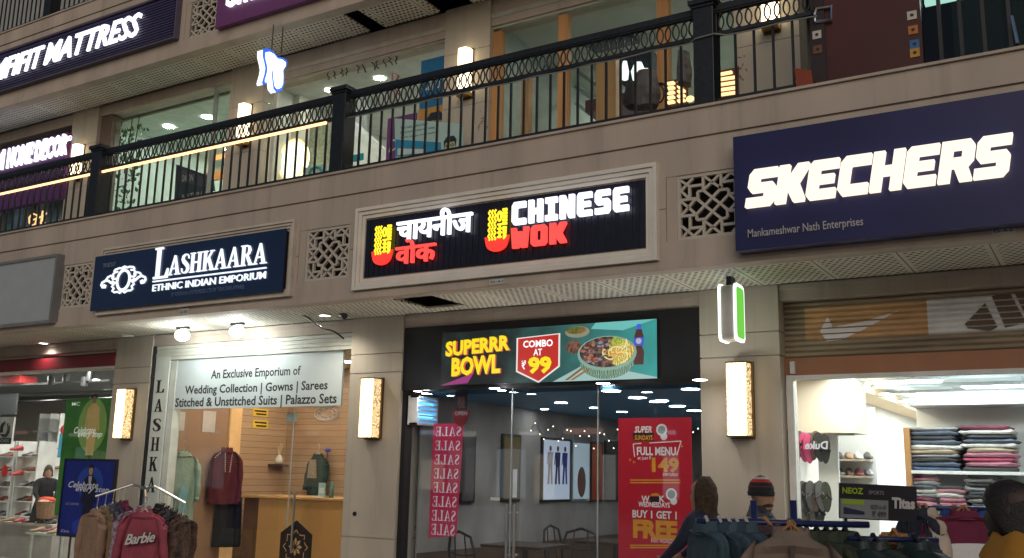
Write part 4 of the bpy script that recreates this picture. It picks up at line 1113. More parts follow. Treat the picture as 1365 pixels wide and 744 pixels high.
zs = P(330, 463, 1.04)[1]
for k in range(4):
    z = 3.06-.045*(k+1); mb.box(A+.03, B-.01, 1.05+.006*(k%2), 1.2, z+.002, z+.043)
mb.build('roller_shutter', M('shutter_cream', (.58,.58,.50), .5, var=.12, scale=4), bld)
pane = MB().box(xb+.1, B-.06, 1.19, 1.20, .1, 2.87).build('glass_pane', glass, bld)
mb = MB(); mb.box(B-.06, B-.0, 1.15, 1.25, 0, 2.87); mb.build('window_frame', M('bronze_frame', (.06,.04,.03), .4, .5), bld)
bn = thing('banner_board', 'white board listing wedding collection, gowns and sarees above the emporium glass', 'banner', (-8.4, 1.1, 2.28))
MB().box(-9.755, -7.095, 1.10, 1.13, 2.28, 2.915).build('board', M('banner_flex', (.56,.62,.62), .5, var=.03), bn)
MB().box(-9.77, -7.08, 1.105, 1.135, 2.915, 2.935).build('rail', steel, bn)
yq = 1.0995
for s, l, r, b, tp in (('An Exclusive Emporium of', 281, 401, 506, 491), ('Wedding Collection | Gowns | Sarees', 246, 437, 526, 511), ('Stitched & Unstitched Suits | Palazzo Sets', 233, 449, 544, 528)):
    a_ = P(l, b, yq)[0]; c_ = P(r, tp, yq)[0]; pm = (l+r)/2
    zb_ = P(pm, b-.5, yq)[1]; zt_ = P(pm, tp, yq)[1]
    text(bn, 'lettering', s, ink, a_, c_, zb_-.005, zt_+.005, yq, .0008, .022)
# door hardware
handle(393, 655, 735, pane, 1.14)
a_, z0 = P(381,562,1.16); c_, z1 = P(392,551,1.16)
MB().box(a_, c_, 1.165, 1.225, z0, z1).build('hinge_patch', M('hinge_grey', (.35,.45,.42), .35, .6), pane)
xd = P(386,650,1.185)[0]
MB().box(xd-.006, xd+.006, 1.178, 1.188, .1, 2.27).build('door_edge', M('glass_edge', (.35,.40,.36), .3), pane)
# hexagon emblem on the door
hx, hz = P(394, 729, 1.17)
hw = (P(415,729,1.17)[0]-P(373,729,1.17)[0])/2
he = thing('door_emblem', 'black hexagonal door plate with a pale cut-out flower pattern', 'door emblem', (hx, 1.17, hz))
hexp = [(hx+hw*1.15*math.sin(math.pi*k/3), hz+hw*1.22*math.cos(math.pi*k/3)) for k in range(6)]
MB().prism(hexp, 1.165, 1.175).build('plate', M('emblem_black', (.025,.016,.012), .4), he)
mb = MB()
for k in range(8):
    an = math.pi*k/4; c1, s1 = math.cos(an), math.sin(an)
    pt = lambda r, t: (hx+hw*(r*c1-t*s1), hz+hw*(r*s1+t*c1))
    mb.sheet([pt(.08,0), pt(.28,.09), pt(.44,0), pt(.28,-.09)], 1.164)
    mb.line(pt(.62,.14), pt(.78,0), hw*.05, 1.164); mb.line(pt(.78,0), pt(.62,-.14), hw*.05, 1.164)
    mb.line(pt(.56,.24), pt(.62,.14), hw*.05, 1.1637)
mb.build('flower_pattern', M('emblem_gold', (.50,.33,.17), .5), he)
# notices, shelf, diffuser, counter
def sheetthing(name, label, cat, lb, rt, Y, mat, th=.004, group=None):
    a_, c_, z0, z1 = BX(lb, rt, Y)
    return tag(MB().box(a_, c_, Y, Y+th, z0, z1).build(name, mat), label, cat, group), a_, c_, z0, z1
def wallsheet(name, label, cat, pl, pr, yt, yb, mat, group=None):
    mb = MB(); r = wallquad(mb, XE+.002, pl, pr, yt, yb, .005)
    return tag(mb.build(name, mat), label, cat, group), r
wallsheet('paper_notice', 'white paper notice on the brown wall above the maroon outfit', 'notice', 270, 287, 548, 576, M('notice_a', (.60,.52,.46), .7))
wallsheet('paper_notice', 'white paper notice on the brown wall above the green kurta', 'notice', 237, 246, 549, 574, M('notice_b', (.55,.48,.42), .7))
yel = M('notice_yellow', (.80,.50,.05), .6)
for yt, yb, lab in ((560,571,'lower of two small yellow notices on the plank wall'), (545,555,'upper of two small yellow notices on the plank wall, touching the white banner')):
    o, (y0_, y1_, z0, z1) = wallsheet('yellow_notice', lab, 'notice', 337, 357, yt, yb, yel, 'yellow notices')
    mb = MB()
    for k, f in enumerate((.68, .28)): mb.box(XE+.0072, XE+.0085, y0_+.03*(k+1), y1_-.03, z0+(z1-z0)*f-.012, z0+(z1-z0)*f+.012)
    mb.build('print_line', ink, o)
y0_ = PXP(357,620,XE)[0]; y1_, z0 = PXP(376,622,XE)
MB_ = MB().box(XE+.001, XE+.13, y0_, y1_, z0, z0+.03)
tag(MB_.build('wall_shelf', M('dark_shelf', (.06,.03,.02), .5)), 'small dark wall shelf holding the reed diffuser', 'shelf')
dx = XE+.07; YB = (y0_+y1_)/2+.08
rd = thing('reed_diffuser', 'small white jar with reed sticks on the dark wall shelf', 'diffuser', (dx, YB-.08, z0+.03))
MB().lathe([(.001,0),(.05,0),(.055,.05),(.04,.10),(.025,.115),(.025,.13),(.001,.13)], (dx, YB-.08, z0+.03), 14).build('jar', M('jar_white', (.7,.62,.5), .3), rd, smooth=True)
for k in range(5): 
    MB().tube([(dx, YB-.08, z0+.13), (dx-.06+.03*k, YB-.08+.02*(k%2), z0+.33)], .005, 5).build('reed', M('reed', (.7,.55,.35), .6) if 'reed' not in bpy.data.materials else bpy.data.materials['reed'], rd)
ct = thing('shop_counter', 'light wooden counter with a dark left side inside the emporium', 'counter', (-7.7, 2.2, .12))
YC = 2.3
x0 = P(343,700,YC)[0]; xd0 = P(322,700,YC)[0]; x1 = B-.05; zt = P(390,662,YC)[1]
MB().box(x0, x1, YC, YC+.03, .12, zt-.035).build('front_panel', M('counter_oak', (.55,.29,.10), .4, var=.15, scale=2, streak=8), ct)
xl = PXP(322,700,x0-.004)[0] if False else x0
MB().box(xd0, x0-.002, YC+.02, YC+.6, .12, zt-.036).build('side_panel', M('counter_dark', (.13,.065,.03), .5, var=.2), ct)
MB().box(xd0-.02, x1, YC-.03, YC+.65, zt-.035, zt).build('counter_top', M('counter_top_oak', (.58,.32,.12), .35), ct, bevel=.006)
cs = thing('card_stand', 'small white card stand on the wooden counter', 'card stand', (0,0,0))
a_, c_, z0, z1 = BX((424,660),(434,643), YC+.1)
MB().box(a_, c_, YC+.1, YC+.108, zt+.02, zt+.02+(z1-z0)).build('card', M('card_teal', (.35,.55,.52), .5), cs)
MB().box(a_+.015, c_-.015, YC+.097, YC+.0995, zt+.05, zt+.12).build('label', paper, cs)
MB().box(a_-.01, c_+.01, YC+.06, YC+.15, zt, zt+.02).build('base', whitep, cs)
tag(MB().lathe([(.001,0),(.03,0),(.03,.14),(.012,.17),(.012,.2),(.001,.2)], (c_+.07, YC+.14, zt), 12).build('bottle', M('teal_bottle', (.1,.25,.24), .2), None, smooth=True), 'small teal bottle beside the card stand on the counter', 'bottle')
# etched clear panel above the door
mb = MB(); cx, cz = P(436, 551, 1.17)
rr = .13
for s_ in (1, .8, .45): mb.tube([(cx+rr*1.4*s_*math.cos(k*.35), 1.17, cz+rr*.62*s_*math.sin(k*.35)) for k in range(18)], .007, 4, closed=True)
for k in range(9): mb.tube([(cx+rr*.5*math.cos(k*.7), 1.17, cz+rr*.3*math.sin(k*.7)), (cx+rr*1.1*math.cos(k*.7), 1.17, cz+rr*.5*math.sin(k*.7))], .005, 4)
tag(mb.build('glass_emblem', M('etched_white', (.6,.55,.48), .5)), 'pale etched ring emblem at the top right of the emporium glass', 'emblem')

# ------------------------------------------------ sports shop at right
A = min(PIL, key=lambda c: abs(c+2.63))+PW; B = A+3.925-2*PW
zc = 2.50
whitewall = M('white_wall', (.80,.80,.78), .6, var=.03)
AW = A-.19
MB().box(AW, B, 1.36, 9.0-.2, .02, .12).build('shop_floor', M('pale_floor', (.6,.57,.52), .3), bld)
MB().box(AW, B, 1.2, 8.8, zc+.1, zc+.14).build('shop_ceiling', plast_w, bld)
MB().box(AW, AW+.02, 1.36, 8.8, .12, zc+.1).build('shop_wall', whitewall, bld)
MB().box(B-.03, B, 1.25, 8.8, .12, zc+.1).build('shop_wall', whitewall, bld)
MB().box(AW, B, 8.8, 8.85, .12, zc+.1).build('shop_wall', M('cream_wall', (.82,.74,.62), .6, var=.03), bld)
d = ray(1140, 505); q = CAM+d*((zc-CAM.z)/d.z); d2 = ray(1222, 556); q2 = CAM+d2*((zc-CAM.z)/d2.z)
xsf = (q.x+q2.x)/2
MB().box(AW+.03, xsf, 1.25, 8.8, zc, zc+.1).build('ceiling_bulkhead', M('warm_ceiling', (.82,.62,.42), .6, var=.03), bld)
# ceiling light panels
for ix in range(3):
    for iy in range(9):
        xx = xsf+.12+.72*ix; y_ = 1.5+.78*iy
        if xx+.6 > B: continue
        MB().box(xx, xx+.60, y_, y_+.58, zc+.085, zc+.095).build('ceiling_panel', panelE if (ix+iy) % 2 == 0 else M('ceiling_tile', (.70,.82,.86), .5) if 'ceiling_tile' not in bpy.data.materials else (panelE if (ix+iy) % 2 == 0 else bpy.data.materials['ceiling_tile']), bld)
mb = MB()
for y_ in (1.45, 2.23, 3.01, 3.79, 4.57, 5.35, 6.13, 6.91, 7.69): mb.box(xsf, B-.03, y_-.02, y_+.02, zc+.06, zc+.099)
mb.build('ceiling_grid', M('grid_grey', (.42,.46,.48), .5), bld)
for k in range(6): MB().lathe([(.001,0),(.07,.002)], (A+.30, 1.6+1.1*k, zc-.006), 14).build('ceiling_lamp', E('sports_lamp', (1,.85,.62), 200) if 'sports_lamp' not in bpy.data.materials else bpy.data.materials['sports_lamp'], bld)
# shutter with painted marks
sh_brown = M('shutter_brown', (.36,.29,.21), .45, .1, var=.25, scale=2, streak=.2); sh_or = M('shutter_orange', (.62,.38,.20), .5, .0, var=.2, scale=3); sh_wh = M('shutter_white', (.78,.78,.78), .5, .0, var=.15, scale=3)
xo0, xo1 = P(1072,420,1.14)[0], P(1236,420,1.14)[0]
n = 10; zb_, zt_ = 2.592, 3.06
def slats(mb, x0, x1, ks):
    for k in ks:
        z0 = zb_+(zt_-zb_)*k/n; z1 = zb_+(zt_-zb_)*(k+1)/n; h = z1-z0
        prof = [(1.165,z0),(1.158,z0+.1*h),(1.146,z0+.3*h),(1.143,z0+.55*h),(1.148,z0+.8*h),(1.160,z0+.93*h),(1.165,z1)]
        mb.loft([[(x, y, z) for y, z in prof] + [(x, 1.19, z1), (x, 1.19, z0)] for x in (x0, x1)])
mb = MB(); slats(mb, A+.002, xo0, range(n)); slats(mb, xo0, B, range(0,3)); slats(mb, xo0, B, (9,)); o_sh = mb.build('roller_shutter', sh_brown, bld)
mb = MB(); slats(mb, xo0, xo1, range(3,9)); mb.build('painted_panel', sh_or, o_sh)
mb = MB(); slats(mb, xo1, B, range(3,9)); mb.build('painted_panel', sh_wh, o_sh)
def slatmark(poly, mat):                 # a painted mark following the slats: clip the polygon slat by slat
    mb = MB()
    pts = [P(u, v, 1.142) for u, v in poly]
    for k in range(2, 9):
        z0 = zb_+(zt_-zb_)*(k+.12)/n; z1 = zb_+(zt_-zb_)*(k+.88)/n
        def clip(ps, zz, up):
            out = []
            for i in range(len(ps)):
                a_, b_ = ps[i], ps[(i+1) % len(ps)]
                ia = (a_[1] >= zz) == up; ib = (b_[1] >= zz) == up
                if ia: out.append(a_)
                if ia != ib:
                    t_ = (zz-a_[1])/(b_[1]-a_[1]); out.append((a_[0]+t_*(b_[0]-a_[0]), zz))
            return out
        c1 = clip(pts, z0, True)
        if len(c1) > 2: c1 = clip(c1, z1, False)
        if len(c1) > 2: mb.prism(c1, 1.140, 1.1475)
    mb.build('painted_mark', mat, o_sh)
slatmark([(1103,422),(1110,436),(1150,429),(1198,414),(1150,440),(1122,453),(1102,455),(1093,442)], M('mark_pale', (.85,.83,.88), .5))
dk = M('mark_brown', (.13,.085,.05), .5)
slatmark([(1286,432),(1313,404),(1330,436),(1320,441),(1290,438)], dk)
slatmark([(1322,395),(1345,388),(1368,430),(1340,437)], dk)
slatmark([(1350,386),(1375,383),(1398,425),(1372,430)], dk)
MB().box(A+.002, B, 1.12, 1.24, 2.445, 2.588).build('lintel_beam', M('brown_beam', (.38,.17,.09), .45, var=.12, scale=3), bld)
mb = MB(); mb.box(A+.02, A+.075, 1.10, 1.2, 0, 2.444); mb.box(A+.075, B, 1.12, 1.2, 2.41, 2.444); mb.build('window_frame', whitep, bld)
MB().box(A+.075, B, 1.155, 1.163, .1, 2.41).build('glass_pane', glass, bld)
mb = MB(); x, z = P(1056, 490, 1.09); mb.box(x-.02, x+.02, 1.09, 1.12, z-.05, z+.05); mb.build('shutter_lock', whitep, bld)
text(bld, 'glass_lettering', 'Duke', E('duke_white', (1,1,1), .6), P(1073,600,1.15)[0], P(1104,600,1.15)[0], P(1088,599,1.15)[1], P(1088,588,1.15)[1], 1.1535, 0, .03, -.1, mirror=True)
mb = MB(); x0 = P(1054,640,1.4)[0]; x1 = P(1066,640,1.4)[0]
MB().box(x0, x1, 1.38, 1.42, .12, P(1055,600,1.4)[1]).build('door_edge', M('door_brown', (.30,.20,.14), .5), bld)
# white column, back partition
x0 = P(1092,650,2.3)[0]; x1 = P(1119,650,2.3)[0]
MB().box(x0, x1, 2.3, 2.34, .12, zc).build('white_column', whitewall, bld)
xk0, zk0 = P(1063,577,2.0); xk1, zk1 = P(1138,524,2.0)
tag(MB().box(AW+.02, xk1, 2.0, 2.5, zk0, zc-.002).build('wall_cabinet', M('cream_cabinet', (.80,.72,.60), .5, var=.03)), 'plain cream wall cabinet above the hanging slippers in the sports shop', 'cabinet')
ac = thing('air_conditioner', 'white wall air conditioner above the shoe shelves in the sports shop', 'air conditioner', (0,0,0))
x0, z0 = P(1112,584,2.2); x1, z1 = P(1146,562,2.2)
MB().box(x0-.02, x1, 2.15, 2.4, z0+.04, z1).build('body', whitep, ac, bevel=.03)
MB().box(x0+.02, x1-.04, 2.12, 2.16, z0+.02, z0+.07).build('vent', M('vent_grey', (.5,.52,.52), .5), ac)
xw = P(1158,650,4.6)[0]
shoem = [M('shoe_'+n_, c, .5, var=.2) for n_, c in (('brown',(.12,.07,.05)),('black',(.03,.03,.035)),('maroon',(.2,.04,.05)),('tan',(.3,.18,.1)),('grey',(.2,.2,.22)),('white',(.6,.58,.55)),('red',(.4,.03,.03)))]
def shoe_mesh(mb, cx, cy, z, s=1, rot=0):
    rings = []
    for t_, w_, h_ in ((-.14,.025,.05),(-.12,.036,.085),(-.05,.038,.09),(.0,.04,.065),(.06,.046,.05),(.12,.04,.04),(.15,.015,.025)):
        rings.append([(cx+s*(t_*math.cos(rot)-w_*math.cos(a)*math.sin(rot)), cy+s*(t_*math.sin(rot)+w_*math.cos(a)*math.cos(rot)), z+s*h_*max(0,(.5+.5*math.sin(a)))) for a in [2*math.pi*k/10 for k in range(10)]])
    mb.loft(rings); return mb
def shoe(x, y, z, mat, label, group, rot=0, s=1):
    return tag(shoe_mesh(MB(), x, y, z, s, rot).build('shoe', mat, None, smooth=True), label, 'shoe', group)
# shoe shelves
YS = 3.4
x0 = P(1119,650,YS)[0]; x1 = P(1155,650,YS)[0]
su = thing('shoe_shelf', 'narrow white shoe shelves with three boards beside the cream wall', 'shelf', (0,0,0))
MB().box(x0-.15, x1+.05, YS+.3, YS+.33, .3, 2.35).build('back_panel', whitewall, su)
zrow = [P(1135, v, YS)[1] for v in (614, 587+50-23+22, 660)]
zrow = [P(1135, 612, YS)[1], P(1135, 634, YS)[1], P(1135, 640+20, YS)[1]]
for z in zrow: MB().box(x0-.1, x1+.02, YS, YS+.3, z-.02, z).build('board', M('shelf_brown', (.35,.28,.22), .5) if 'shelf_brown' not in bpy.data.materials else bpy.data.materials['shelf_brown'], su)
nm = ['brown','black','maroon','tan','grey','white']
for r_, z in enumerate(zrow):
    for k in range(4):
        shoe(x0-.02+.095*k, YS+.15, z, shoem[(r_*3+k*2+1) % 6], ['top','middle','bottom'][r_]+' shelf shoe, number '+str(k+1)+' from the left' if False else 'small %s shoe on the %s board of the narrow shoe shelves' % (nm[(r_*3+k*2+1) % 6], ['top','middle','bottom'][r_]), 'shoes on the narrow shelves', math.radians(-70), .9)
# clothes shelf unit at the back right
YF = 2.7
cu_ = thing('clothes_shelf', 'white shelf unit stacked with folded clothes on the right of the sports shop', 'shelf', (0,0,0))
x0 = P(1216,650,YF)[0]; x1 = B-.05
z1s = P(1290, 628, YF)[1]; z2s = P(1290, 676, YF)[1]
MB().box(x0, x1, YF+.45, YF+.48, .2, 2.45).build('back_panel', whitewall, cu_)
MB().box(x0-.05, x0-.0, YF, YF+.45, .2, P(1213,570,YF)[1]).build('upright', pine, cu_)
for z in (z1s, z2s, z1s+.62): MB().box(x0, x1, YF, YF+.45, z-.03, z).build('board', whitep, cu_)
cl = {}
def cloth(n_, c):
    if n_ not in cl: cl[n_] = M('cloth_'+n_, c, .85, var=.22, scale=14, bump=.3, bscale=30)
    return cl[n_]
CL = [('slate',(.10,.12,.16)),('denim blue',(.07,.12,.22)),('charcoal',(.05,.05,.055)),('beige',(.42,.33,.24)),('pink',(.42,.17,.22)),('rose red',(.40,.07,.13)),('off white',(.62,.60,.56)),('grey',(.26,.26,.27)),('maroon',(.16,.03,.06)),('teal',(.12,.34,.32))]
def folded(x, y, z, w_, d_, h_, ci, label, group):
    nm_, c = CL[ci]; rng = random.Random(label)
    ring = []
    w_ *= rng.uniform(.88, 1.06); x += rng.uniform(-.012, .012); p0 = rng.uniform(0, 6); tl = rng.uniform(-.03, .03)
    for i in range(11):
        u = i/10; zz = z+h_*u
        k_ = 1-.13*abs(2*u-1)**2.5-.035*(abs(math.sin(u*math.pi*2.5)) < .4)
        ring.append([(x+w_/2*k_*(math.copysign(abs(math.cos(a))**.3, math.cos(a)))+.006*math.sin(3*a+p0+u*5), y+d_/2*k_*math.copysign(abs(math.sin(a))**.3, math.sin(a))+.010*math.sin(5*a+p0)*u, zz+(.006*math.sin(2*a+p0)+.004*math.sin(6*a+2*p0)+tl*.25*math.cos(a))*u) for a in [2*math.pi*k/28 for k in range(28)]])
    return tag(MB().loft(ring).build('folded_garment', cloth(*CL[ci]), None, smooth=True), label, 'folded clothes', group)
rng = random.Random(3)
ordw = ['lowest','second','third','fourth','fifth','sixth','seventh','eighth','ninth','tenth']
stacks = [(1250, z1s, [1,0,2,7,3,6,0,2,0,7], 'left upper stack'), (1323, z1s, [2,4,5,4,3,6,0,2,6,8], 'right upper stack'), (1233, z2s, [4,8,7,6,0,7,4,8], 'first lower stack'), (1268, z2s, [4,4,6,4,2], 'second lower stack'), (1310, z2s, [2,7,2,0,7,2,7,2], 'third lower stack'), (1345, z2s, [9,3,6,2,9], 'fourth lower stack')]
for px, z, cols, nm_ in stacks:
    x = P(px, 640, YF+.2)[0]; zz = z; wd = .46 if 'upper' in nm_ else .26
    for k, ci in enumerate(cols):
        h_ = rng.uniform(.032,.043) if 'upper' in nm_ else rng.uniform(.03,.037)
        folded(x+rng.uniform(-.015,.015), YF+.22, zz, wd, .36, h_, ci, '%s folded garment, %s in the %s of the clothes shelf' % (CL[ci][0], ordw[k], nm_), 'folded clothes on the shelf'); zz += h_+.002

# ------------------------------------------------ shoe shop at far left
B = pl_-PW; A = -23.0
zc = 3.02
MB().box(A, B, 1.25, 6.5, .02, .12).build('shop_floor', tile, bld)
MB().box(A, B, 1.25, 6.5, zc, zc+.04).build('shop_ceiling', M('dark_grey_ceiling', (.10,.10,.10), .7), bld)
MB().box(A, A+.03, 1.25, 6.5, .12, zc).build('shop_wall', whitewall, bld)
MB().box(B-.03, B, 1.25, 6.5, .12, zc).build('shop_wall', whitewall, bld)
MB().box(A, B, 6.5, 6.55, .12, zc).build('shop_wall', M('greige_wall', (.55,.50,.45), .7, var=.05), bld)
z0, z1 = P(60,493,1.0)[1], P(60,478,1.0)[1]
aw = MB(); aw.box(A+.01, B-.01, .98, 1.2, z0, z1); tag(aw.build('awning_beam', M('maroon_beam', (.16,.012,.02), .4, var=.1)), 'dark maroon beam across the top of the left shoe shop', 'beam')
MB().box(A+.01, B-.01, .99, 1.2, z0-.022, z0-.002).build('trim', M('white_trim', (.6,.58,.55), .5), bpy.data.objects['awning_beam'])
MB().box(A, B, 1.15, 1.158, .1, z0-.03).build('glass_pane', glass, bld)
# track lights
trk = thing('track_light', 'black ceiling track with four spot heads in the left shoe shop', 'track light', (0,0,0))
ytr = 2.4
x0, zt_ = P(0,513,ytr); x1, _ = P(148,501,ytr)
MB().box(x0-1, x1, ytr-.02, ytr+.02, zt_-.03, zt_).build('track', black_r, trk)
for px, py in ((68,506),(88,503),(113,507),(120,500)):
    x, z = P(px, py, ytr); 
    MB().lathe([(.001,.07),(.05,.07),(.05,-.07),(.045,-.07)], (x, ytr, z-.02), 12).build('spot_head', black_r, trk)
    MB().lathe([(.001,-.068),(.045,-.067)], (x, ytr, z-.02), 12).build('spot_lens', whiteE, trk)
for x in (-11.7, -13.2, -14.8, -16.6):
    for y in (2.2, 3.6, 5.2):
        MB().lathe([(.001,0),(.08,.002)], (x, y, zc-.008), 12).build('ceiling_lamp', E('shoe_lamp', (1,.95,.88), 420) if 'shoe_lamp' not in bpy.data.materials else bpy.data.materials['shoe_lamp'], bld)
MB().tube([(A+5,3,2.75),(B-.2,3.1,2.75)], .03, 6).tube([(A+5,3.8,2.7),(B-.2,3.6,2.72)], .02, 6).build('ceiling_pipe', black_r, bld)
# ================================================================== UPPER FLOOR SHOPS
def upper_shell(c0, c1, y1, zc, ceil_m, wall_m, back_m=None):
    a, b = c0+.33, c1-.33
    MB().box(a, b, YP2+.31, y1, 4.465, 4.49).build('shop_floor', pale_up, bld)
    MB().box(a, b, YP2+.31, y1, zc, zc+.04).build('shop_ceiling', ceil_m, bld)
    MB().box(a-.1, a+.0, YP2+.31, y1, 4.49, zc).build('shop_wall', wall_m, bld)
    MB().box(b, b+.1, YP2+.31, y1, 4.49, zc).build('shop_wall', wall_m, bld)
    MB().box(a, b, y1, y1+.05, 4.49, zc).build('shop_wall', back_m or wall_m, bld)
    return a, b
def uplamp(x, y, z, en_name, col, st, r=.07):
    m = bpy.data.materials.get(en_name) or E(en_name, col, st)
    MB().lathe([(.001,0),(r,.002)], (x, y, z-.008), 14).build('ceiling_lamp', m, bld)
YG = YP2+.12
pale_up = M('pale_upper_floor', (.66,.64,.58), .4, var=.06)
palegreen = M('pale_green_wall', (.55,.62,.55), .7, var=.06)
# --- bay 0: home decor
a, b = upper_shell(PU[0], PU[1], 6, 6.9, M('grey_ceiling', (.4,.4,.4), .7), M('grey_wall_dim', (.25,.24,.24), .7))
for x in (a+1, a+2.2): uplamp(x, 3.4, 6.9, 'decor_lamp', (.95,.98,1), 60)
MB().box(a, b, YG, YG+.01, 4.5, 6.2).build('glass_pane', glass_up, bld)
for px in (8, 47, 116):
    x = P(px, 260, YG)[0]; MB().box(x-.025, x+.025, YG-.03, YG+.03, 4.5, 6.2).build('window_frame', M('grey_frame', (.16,.15,.15), .5) if 'grey_frame' not in bpy.data.materials else bpy.data.materials['grey_frame'], bld)
c1 = thing('curtain', 'pale blue curtain inside the window under the HOME DECOR sign', 'curtain', (0,0,0))
Yc = 2.6; x0 = P(66,270,Yc)[0]; x1 = P(106,250,Yc)[0]
pts = [(x0+(x1-x0)*k/40, Yc+.03*math.sin(k*1.3)) for k in range(41)]
mb = MB(); ztop = P(85,228,Yc)[1]
mb.add([(x, y, 4.5) for x, y in pts]+[(x, y, ztop+.16*(k/40-.5)) for k, (x, y) in enumerate(pts)], [(k, k+1, k+42, k+41) for k in range(40)])
mb.build('drape', M('pale_blue_cloth', (.36,.52,.60), .8, var=.1), c1, smooth=True)
MB().tube([(x0-.1,Yc,ztop+.1),(x1+.1,Yc,ztop+.1)], .015, 6).build('rod', black_r, c1)
gl_ = E('gold_script', (1,.62,.25), 1.1, (.5,.3,.1))
em = tag(MB().tube([P(47,300,2.0)[0:1]+(2.0,)+P(47,300,2.0)[1:], P(52,281,2.0)[0:1]+(2.0,)+P(52,281,2.0)[1:]], .014, 5).build('gold_emblem', gl_), 'golden script letters dk on the window behind the railing', 'emblem')
def p3(u, v, Y): x, z = P(u, v, Y); return (x, Y, z)
em_pts = [[(49,287),(44,285),(39,290),(39,297),(43,301),(47,298),(49,292)], [(57,281),(54,302)], [(62,284),(56,292),(62,301)], [(45,293),(60,287)]]
mb = MB()
for pl2 in em_pts: mb.tube([p3(u, v, 2.0) for u, v in pl2], .014, 5)
mb.build('script', gl_, em)
sheetthing('pale_cloth', 'pale teal folded cloth at the far left window behind the railing', 'cloth', (0,312), (6,290), 2.7, M('teal_cloth', (.22,.4,.38), .8), .2)
sheetthing('cushion', 'small pale blue cushion displayed in the far left window', 'cushion', (10,300), (21,273), 2.7, M('blue_cushion', (.35,.5,.6), .8), .15)
# --- bay 1: salon with vine
a, b = upper_shell(PU[1], PU[2], 6.5, 7.0, M('salon_ceiling', (.62,.70,.62), .6), palegreen)
for x in (a+.7, a+1.6, a+2.5):
    for y in (2.9, 4.2, 5.6): uplamp(x, y, 7.0, 'salon_lamp', (.92,1,.95), 130, .085)
MB().box(a+.28, b, YG, YG+.01, 4.5, 7.03).build('glass_pane', glass_up, bld)
MB().box(a+.003, a+.28, YG-.06, YG+.1, 4.49, 7.03).build('window_frame', M('brown_jamb', (.16,.11,.08), .6), bld)
MB().box(b-.45, b-.40, YG-.02, YG+.03, 4.49, 7.03).build('window_frame', M('silver_frame', (.4,.42,.4), .4), bld)
x0 = P(195,172,4)[0]
MB().box(a+.1, b-.2, 4.3, 4.42, 6.96, 6.99).build('cove_light', E('cove_orange', (1,.42,.12), 1.6), bld)
MB().box(a+1.1, a+3.0, 3.3, 3.34, 6.1, 6.25).build('orange_shelf', M('orange_strip', (.8,.3,.08), .5), bld)
vn = thing('climbing_vine', 'green leafy vine hanging at the left side of the salon window', 'plant', (0,0,0))
leafm = M('leaf_green', (.05,.13,.03), .6, var=.4, scale=12)
rng = random.Random(9)
mb = MB(); ms = MB()
def leaf(mb, p, s, rng):
    R = Matrix.Rotation(rng.uniform(0,6.3),4,'Z') @ Matrix.Rotation(rng.uniform(-.9,.9),4,'X') @ Matrix.Rotation(rng.uniform(-.9,.9),4,'Y')
    v = [Vector(q)*s for q in ((0,0,0),(.4,-.15,.5),(.25,.1,1),(0,0,1.35),(-.25,.1,1),(-.4,-.15,.5))]
    mb.add([tuple(Vector(p)+R @ (q-Vector((0,0,.6*s)))) for q in v], [(0,1,2,3),(0,3,4,5)])
for pxc, yt, yb, nleaf, sp in ((149,205,292,70,.10),(168,205,288,60,.08),(178,196,282,26,.05),(158,172,196,90,.22)):
    x, zt = P(pxc, yt, 2.35); zb = P(pxc, yb, 2.35)[1]
    ms.tube([(x+.03*math.sin(k), 2.38, zb+(7.0-zb)*k/8) for k in range(9)], .008, 4)
    for k in range(nleaf):
        z = rng.uniform(zb, zt); leaf(mb, (x+rng.gauss(0,sp), 2.38+rng.uniform(-.05,.12), z), rng.uniform(.04,.085), rng)
mb.build('foliage', leafm, vn); ms.build('stem', M('vine_stem', (.08,.06,.03), .8), vn)
nb = thing('menu_board', 'black slanted board with small pale lettering inside the salon window', 'board', (0,0,0))
Yb = 2.5; pq = [P(232,268,Yb), P(285,254,Yb), P(283,236,Yb), P(235,219,Yb)]
MB().prism(pq, Yb, Yb+.03).build('board', M('board_black', (.02,.02,.022), .5), nb)
pq2 = [P(240,243,Yb), P(281,252,Yb), P(281,238,Yb), P(241,222,Yb)]
MB().sheet([P(242,243,Yb),P(281,251,Yb),P(281,238,Yb),P(243,226,Yb)], Yb-.003).build('panel', M('board_plum', (.07,.045,.065), .5), nb)
tm = M('board_letter', (.35,.35,.30), .6)
text(nb, 'lettering', 'NATURALS', tm, P(243,262,Yb)[0], P(278,258,Yb)[0], P(260,264,Yb)[1], P(260,256,Yb)[1], Yb-.002, 0, .02, slope=-.02)
text(nb, 'lettering', 'SALON', tm, P(243,240,Yb)[0], P(258,236,Yb)[0], P(250,241,Yb)[1], P(250,232,Yb)[1], Yb-.005, 0, .02, slope=-.1)
# --- bay 2: dentist
a, b = upper_shell(PU[2], PU[3], 6.5, 6.9, M('clinic_ceiling', (.62,.64,.60), .6), M('clinic_wall', (.66,.66,.60), .7, var=.04))
for x in (a+.6, a+1.5, a+2.4):
    for y in (2.8, 4.3, 5.8): uplamp(x, y, 6.9, 'clinic_lamp', (1,.97,.9), 120)
xg = P(360,150,YG)[0]
MB().box(a, b, YG, YG+.01, 4.5, 6.84).build('glass_pane', glass_up, bld)
for k in range(3):
    z = 6.86-.0; MB().box(a, b, YG-.06-.02*k, YG-.04-.02*k+.03, 6.84+.06*k, 6.895+.06*k).build('shutter_box', M('shutter_pale', (.5,.46,.38), .6, var=.15) if 'shutter_pale' not in bpy.data.materials else bpy.data.materials['shutter_pale'], bld)
x = P(366,180,YG)[0]; MB().box(x-.03, x+.03, YG-.03, YG+.03, 4.49, 6.84).build('window_frame', M('white_jamb', (.6,.6,.52), .5), bld)
x0, x1 = P(376,150,2.7)[0], P(398,150,2.7)[0]
